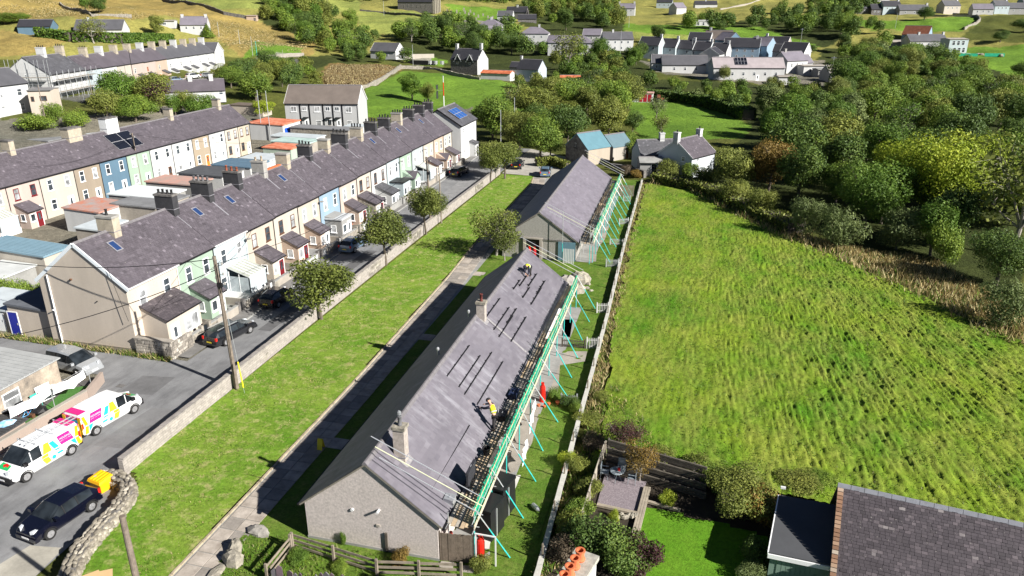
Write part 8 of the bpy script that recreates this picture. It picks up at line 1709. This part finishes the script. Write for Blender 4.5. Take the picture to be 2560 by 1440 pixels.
# field edge willows and named trees of the wood
for px, py, h, w_, kd, lf, lab in [(2008, 590, 5.2, 5.6, 'bush', 'grey', 'first grey green willow bush on the field edge, leftmost of three'), (2095, 615, 5.4, 6.0, 'bush', 'grey', 'second rounded willow bush on the field edge'), (2245, 625, 5.6, 6.6, 'bush', 'grey', 'third and widest willow bush on the field edge'), (2325, 640, 7.0, 5.5, 'tall', 'bright', 'lime green bush right of the willows'), (2360, 655, 5, 4.5, 'shrub', 'mid', 'dark green bush at the foot of the lime one'),
     (2505, 815, 4.6, 5.6, 'bush', 'grey', 'round bush throwing a long shadow onto the field'), (2490, 712, 6.0, 7.4, 'broad', 'dark', 'dark holly like tree at the right edge'), (2525, 640, 14, 13, 'bare', 'olive', 'big grey twigged tree at the right edge'), (2340, 560, 12, 12, 'broad', 'yellow', 'huge yellow green tree in the wood'), (2250, 520, 10, 9, 'broad', 'yellow', 'yellow lit crown left of the huge yellow tree'), (2430, 520, 11, 11, 'broad', 'yellow', 'pale yellow green crown right of the huge yellow tree'), (2200, 560, 9, 8, 'tall', 'bright', 'fresh green ash at the wood edge below the yellow trees'), (2370, 620, 8, 6, 'tall', 'dark', 'dark blue green tree beneath the yellow crowns'), (2160, 570, 9, 8, 'broad', 'bright', 'bright green boughs behind the willows'),
     (1920, 480, 8.6, 8.0, 'broad', 'orange', 'orange brown autumn tree at the head of the field'), (1995, 500, 9, 8, 'round', 'dark', 'dark tree right of the autumn tree'), (1830, 480, 7, 7, 'round', 'olive', 'olive tree between the white cottage and the autumn tree'), (1765, 462, 3.0, 4.5, 'shrub', 'olive', 'bushy shrub before the white cottage'), (1722, 450, 3.2, 3.0, 'shrub', 'mid', 'green bush at the front corner of the white cottage'), (1668, 445, 3.4, 5.0, 'bush', 'olive', 'pale tipped bush by the white cottage shed'), (1830, 510, 4.0, 6, 'bush', 'olive', 'scrubby bush on the field head'), (1900, 540, 4.0, 5, 'bush', 'olive', 'loose bush at the dark edge of the wood'), (1640, 420, 2.6, 3, 'shrub', 'olive', 'small shrub by the lean-to shed'), (1560, 440, 2.0, 2.6, 'shrub', 'brown', 'brown shrub at the head of the gardens'), (1590, 445, 1.6, 2.4, 'shrub', 'orange', 'orange brown garden shrub behind the dark wall'), (1600, 400, 2.4, 2.8, 'shrub', 'bright', 'yellow green shrub in the cottage garden'), (1570, 380, 4, 5, 'round', 'mid', 'tree behind the blue roofed barn'), (1960, 400, 9, 8, 'conifer', 'dark', 'pointed dark tree behind the autumn tree'),
     (1925, 375, 8, 7, 'tall', 'bright', 'bright leaved tree over the far green field corner'), (1650, 345, 6, 5, 'bare', 'olive', 'thin open tree in the far green field'), (1640, 300, 6.5, 6, 'bare', 'grey', 'wispy grey tree left of the far green field'), (1420, 175, 15, 15, 'bare', 'olive', 'huge half bare tree before the valley village'), (1500, 160, 11, 9, 'round', 'bright', 'yellow green tree right of the huge half bare one'), (1590, 160, 7, 7, 'round', 'bright', 'lime garden tree before the stepped row'), (1600, 150, 8, 8, 'round', 'dark', 'dark garden tree before the stepped row'), (1645, 106, 9, 9, 'round', 'dark', 'round dark tree behind the stepped row'), (1800, 82, 7, 6, 'round', 'dark', 'small tree standing alone in the hill pasture'), (1415, 78, 13, 11, 'tall', 'dark', 'tall dark tree above the pale hip roofed house'),
     (1030, 250, 8, 7.5, 'tall', 'bright', 'tree behind the terrace chimneys, left of the mast'), (1070, 258, 6, 5, 'round', 'olive', 'lower tree right beside the mast'), (1350, 395, 8, 8.5, 'round', 'mid', 'leafy tree at the left of the barn'), (1300, 380, 8, 8, 'round', 'olive', 'brownish tree behind the lawn end'), (1420, 370, 9, 8, 'round', 'dark', 'dark tree left of the blue barn roof'), (1375, 395, 6, 6, 'round', 'mid', 'low green tree beside the gravel yard'), (1520, 350, 9, 9, 'round', 'olive', 'tree behind the blue roofed barn, taller one'), (1590, 395, 4, 5, 'shrub', 'mid', 'bush between barn and white cottage'),
     (390, 280, 9, 9, 'round', 'olive', 'broad green tree right of the scaffolded house'), (300, 275, 9, 10, 'round', 'bright', 'bright green tree below the scaffolding'), (340, 305, 6, 9, 'round', 'mid', 'low green tree in the yards above the middle terrace'), (400, 282, 8, 8, 'bare', 'maroon', 'maroon brown tree among the green ones'), (500, 300, 6, 8, 'round', 'bright', 'light green bushes above the solar panel roof'), (440, 290, 5, 5, 'round', 'bright', 'small green tree left of the purple roofed house'), (90, 325, 3.5, 8, 'shrub', 'mid', 'clipped looking shrubs below the big white house'), (190, 320, 3.5, 6, 'shrub', 'mid', 'shrubs left of the broad green tree'), (640, 255, 9, 11, 'round', 'mid', 'large dark tree left of the white block'), (730, 235, 9, 9, 'round', 'dark', 'dark tree behind the white block'), (660, 290, 4, 6, 'round', 'yellow', 'yellowish bush at the corner of the beige shed'), (600, 215, 8, 9, 'round', 'dark', 'dark tree by the end of the upper road'), (560, 205, 6, 8, 'round', 'olive', 'olive tree before the parked cars'),
     (270, 300, 7, 8, 'round', 'olive', 'olive tree at the left of the broad green tree'), (350, 262, 7, 8, 'round', 'mid', 'mid green tree just below the far terrace road'), (470, 290, 6, 6, 'round', 'olive', 'olive tree right of the maroon one'), (140, 305, 4, 5, 'shrub', 'mid', 'garden shrubs at the foot of the beige block'), (250, 35, 8, 10, 'round', 'dark', 'dark tree behind the long bungalow'), (215, 28, 7, 6, 'tall', 'bright', 'light green tree on the golden hill'), (395, 95, 10, 7, 'tall', 'olive', 'tall pale tree over the clipped hedge, right one'), (235, 108, 8, 10, 'bare', 'olive', 'twiggy tree over the clipped hedge, left one'), (520, 95, 6, 7, 'conifer', 'mid', 'pointed green tree right of the slope cottage'), (15, 62, 5, 14, 'round', 'mid', 'green bushes at the left edge of the hill'), (55, 55, 4, 9, 'round', 'mid', 'green bushes behind the dark bungalow'), (2310, 52, 8, 10, 'round', 'dark', 'dark tree in the garden under the hamlet'), (2080, 62, 14, 8, 'conifer', 'dark', 'pointed conifer among the right hand trees'), (2560, 80, 7, 14, 'round', 'dark', 'dark scrub at the far right edge'), (2500, 105, 6, 10, 'round', 'dark', 'dark bush above the far right field'), (2560, 200, 7, 12, 'round', 'dark', 'dark tree throwing shade on the far right field'), (2110, 20, 14, 10, 'conifer', 'dark', 'dark spruce group on the hill'), (815, 45, 10, 9, 'tall', 'olive', 'open tree in the upper middle by the pole'), (880, 75, 11, 9, 'tall', 'mid', 'lone tall tree before the churchyard field'), (2020, 135, 5, 8, 'shrub', 'dark', 'bush group above the village houses'), (1810, 205, 6, 6, 'round', 'olive', 'tree overlapping the long white house'), (20, 745, 2.6, 3.2, 'shrub', 'mid', 'rounded green shrub at the left edge, left of two'), (62, 745, 2.8, 3.4, 'shrub', 'mid', 'rounded green shrub beside the beige lean-to'), (28, 700, 1.4, 1.6, 'shrub', 'yellow', 'small yellow green shrub in the left yard')]:
    if (px, py) in ((20, 745), (62, 745), (28, 700)): x, y = {(20, 745): (-62.5, 52), (62, 745): (-58.6, 51.5), (28, 700): (-61, 48.6)}[(px, py)]; tree(kd, lf, lab, x, y, h, w_, 0); continue
    tp(kd, lf, lab, px, py, h, w_)
# the woods: every tree its own, set over the wooded ground
NOGO = [(1590, 90, 2060, 222), (1480, 85, 1590, 130), (1290, 60, 1500, 122), (1590, 225, 1670, 262), (1120, 142, 1380, 212), (2230, 75, 2430, 150), (1040, 120, 1110, 175), (1180, 60, 1245, 98), (925, 128, 1010, 155), (1600, 330, 1800, 460), (1400, 330, 1580, 430), (2000, 150, 2140, 215), (1540, 10, 1600, 45), (700, 220, 910, 340)]
WOODS = [('trees of the valley wood on the right', [(1600,255),(1700,228),(1800,222),(2000,222),(2060,200),(2100,130),(2230,118),(2330,150),(2420,190),(2500,250),(2560,330),(2700,420),(2700,700),(2540,620),(2440,610),(2330,600),(2170,560),(2010,520),(1940,470),(1885,430),(1925,345),(1900,318),(1800,280),(1680,262)], 10.2, 9.2, ['dark','mid','olive','dark','mid','grey','bright']),
   ('trees beside the small fields in the middle', [(1290,215),(1380,225),(1480,215),(1600,225),(1560,300),(1600,345),(1500,345),(1400,360),(1290,390),(1200,330),(1240,300),(1330,280),(1290,240)], 8.8, 8.2, ['mid','olive','olive','dark']),
   ('trees around the valley village', [(1290,125),(1500,132),(1600,160),(1640,190),(1800,215),(1600,240),(1420,218),(1300,212),(1380,200),(1380,150)], 9.0, 6.2, ['mid','olive','bright','dark']),
   ('dark wood below the church', [(980,70),(1100,64),(1200,64),(1260,70),(1300,110),(1320,150),(1290,165),(1225,150),(1180,138),(1110,130),(1030,120),(985,105)], 10.5, 9.6, ['dark','dark','mid']),
   ('trees at the top middle', [(1300,15),(1400,5),(1560,8),(1560,70),(1480,80),(1380,75),(1330,60)], 12.5, 10, ['dark','mid','olive']),
   ('trees round the upper road bend', [(640,10),(760,12),(830,40),(850,90),(940,100),(930,130),(850,135),(780,120),(720,80),(660,60)], 9.6, 9, ['mid','dark','olive','bright']),
   ('trees between the upper road and the white block', [(560,205),(700,172),(790,170),(800,215),(700,225),(690,255),(580,235)], 8.5, 7.5, ['mid','olive','dark']),
   ('hill trees above the right hand village', [(1600,60),(1700,62),(1850,55),(2010,30),(2120,10),(2200,22),(2140,45),(2230,60),(2130,110),(2050,115),(1900,75),(1700,76)], 13.5, 10, ['dark','dark','mid']),
   ('trees round the white farmhouse', [(2180,88),(2290,72),(2420,80),(2480,90),(2440,100),(2240,105)], 12, 9, ['mid','dark','bright']),
   ('trees by the low white cottage', [(820,128),(930,122),(1000,140),(1030,158),(940,160),(860,162),(830,150)], 8, 7.5, ['mid','dark']),
   ('hedge trees at the top edge', [(560,-8),(900,-6),(1000,8),(1100,2),(1300,12),(1280,-8),(700,-14)], 15, 9, ['mid','olive','dark'])]
rgw = np.random.RandomState(77); planted = []; nw = 0
for grp, poly, sp_, hh, leaves in WOODS:
    P3 = [Gt(*p) for p in poly]; P2 = [(p[0], p[1]) for p in P3]; xs = [p[0] for p in P2]; ys = [p[1] for p in P2]
    gx = np.arange(min(xs), max(xs), sp_); gy = np.arange(min(ys), max(ys), sp_ * .87)
    for j, yy in enumerate(gy):
        for xx in gx:
            x = xx + rgw.uniform(-.32, .32) * sp_ + (sp_ / 2 if j % 2 else 0); y = yy + rgw.uniform(-.32, .32) * sp_
            if not inpoly(np.array([x]), np.array([y]), P2)[0]: continue
            z = hz(x, y); lx = x * _c + y * _s; ly = -x * _s + y * _c; zz = z - CH; d = ly * _cp - zz * _sp; up = ly * _sp + zz * _cp
            px = 1280 + F * lx / d; py = 720 - F * up / d; tpx = py - F * hh * .9 / d
            if px > 2760 or px < -150 or any(a < px < c_ and b_ < py < e for a, b_, c_, e in NOGO): continue
            if any(a < px < c_ and b_ < tpx + 10 and tpx < b_ + (e - b_) * .45 and py > e and py < e + 8 for a, b_, c_, e in NOGO[:2]): continue
            lf = leaves[rgw.randint(len(leaves))]; kd = ['round', 'round', 'tall', 'round', 'bare'][rgw.randint(5)]
            if kd == 'bare' and rgw.rand() < .4: kd = 'round'
            h = hh * rgw.uniform(.62, 1.2) * (.52 if (sp_ == 10.2 and py < 300 and px < 2080) else (.7 if py < 262 and sp_ == 8.8 else 1)); w_ = h * rgw.uniform(.9, 1.2) * (1 if kd != 'tall' else .8)
            planted.append((h / d, grp, x, y, z, h, w_, kd, lf, px, py))
planted.sort(key=lambda q: -q[0]); NOBJ = 172; rest = {}
for k, (_, grp, x, y, z, h, w_, kd, lf, px, py) in enumerate(planted):
    adj = {'dark': 'dark green', 'mid': 'mid green', 'olive': 'olive green', 'grey': 'grey green', 'bright': 'light green'}[lf]; shp = {'round': 'round', 'tall': 'narrow', 'bare': 'thin twiggy'}[kd]
    row = 'front edge' if py > 480 else ('near side' if py > 390 else ('middle' if py > 320 else 'far side')); side = 'left end' if px < 1500 else ('left part' if px < 1900 else ('centre' if px < 2250 else 'right part'))
    if k < NOBJ: tree(kd, lf, '%s %s tree, %s, %s, %s' % (adj, shp, row, side, grp[6:].replace(' the ', ' ', 1).replace('on the right', '').strip()), x, y, h, w_, z, ' '.join((grp, row, side, adj, shp)))
    else: rest.setdefault(lf, []).append((x, y, z, h, w_, kd))
far_pr = [crown(200 + s_, randlobes(200 + s_, 8, 4.0, .8, 8.0), 1800, .62, .2) for s_ in range(3)]
Vs = []; Ts = []; Ms = []; mats = [LF[k] for k in rest]
for mi_, (lf, lst) in enumerate(rest.items()):
    for x, y, z, h, w_, kd in lst:
        V, Q, t_ = far_pr[int(x * 7) % 3]; a_ = x * 3.1; ca, sa = math.cos(a_), math.sin(a_); sx = w_ / 8.6; sz = h / 8.4
        Vs.append(np.stack([(V[:, 0]*ca - V[:, 1]*sa)*sx + x, (V[:, 0]*sa + V[:, 1]*ca)*sx + y, V[:, 2]*sz + z], -1)); Ts.append(t_); Ms.append(np.full(len(t_), mi_))
V = np.concatenate(Vs); me = npmesh('woodland', V, np.arange(len(V)).reshape(-1, 4), mats, np.concatenate(Ts), np.concatenate(Ms))
o = bpy.data.objects.new('woodland', me); COL.objects.link(o); o['kind'] = 'stuff'; o['label'] = 'far woodland crowns that run together behind the nearer trees'
nw = len(planted)
print('wood trees', nw)
# clipped hedge on the hill
def hedge(label, pts, h, w_, leaf, seed, n=7000, s=.35):
    P = [Gt(*p) for p in pts]; Vs = []; Qs = []; Ts = []; rs = np.random.RandomState(seed); tot = sum(math.dist(p[:2], q[:2]) for p, q in zip(P[:-1], P[1:]))
    for p, q in zip(P[:-1], P[1:]):
        L = math.dist(p[:2], q[:2]); m_ = int(n * L / tot); u = rs.rand(m_); d = np.array([(q[0]-p[0])/L, (q[1]-p[1])/L]); nn = np.array([-d[1], d[0]]); f = rs.randint(0, 3, m_)
        off = np.where(f == 0, -w_/2, np.where(f == 1, w_/2, rs.uniform(-w_/2, w_/2, m_))) + rs.normal(0, .12, m_); zz = np.where(f == 2, h, rs.uniform(0, h, m_)) + rs.normal(0, .12, m_)
        C = np.stack([p[0] + (q[0]-p[0])*u + nn[0]*off, p[1] + (q[1]-p[1])*u + nn[1]*off, p[2] + (q[2]-p[2])*u + zz], -1)
        a = rs.normal(size=(m_, 3)); a /= np.linalg.norm(a, axis=1)[:, None]; b = np.cross(a, rs.normal(size=(m_, 3))); b /= np.linalg.norm(b, axis=1)[:, None]
        Vs.append(np.stack([C - a*s, C + b*s*.6, C + a*s, C - b*s*.6], 1).reshape(-1, 3)); Ts.append(rs.rand(m_))
    V = np.concatenate(Vs); t = T('hedge', label, 'hedge', (0, 0, 0)); O('foliage', npmesh('foliage', V, np.arange(len(V)).reshape(-1, 4), LF[leaf], np.concatenate(Ts)), None, t)
    b = B()
    for p, q in zip(P[:-1], P[1:]): b.bar((p[0], p[1], p[2] + h/2), (q[0], q[1], q[2] + h/2), w_*.8, h*.95)
    O('stems', b, WOODD, t)
hedge('long clipped bright green hedge before the hill bungalows', [(95, 95), (180, 105), (300, 108), (430, 104)], 2.7, 2.2, 'bright', 3, 9000, .45)
hedge('small dark hedge below the low white cottage', [(1340, 415), (1380, 412), (1420, 425)], 1.2, 1.0, 'olive', 4, 3000, .2)
hedge('rough hedge bank along the back of the far green field', [(1590, 245), (1700, 255), (1800, 272), (1870, 300)], 2.5, 3.5, 'dark', 5, 9000, .4)
hedge('overgrown bank between the big field and the wood', [(1640, 455), (1760, 480), (1880, 535), (1990, 585)], 1.4, 3.0, 'olive', 6, 6000, .22)
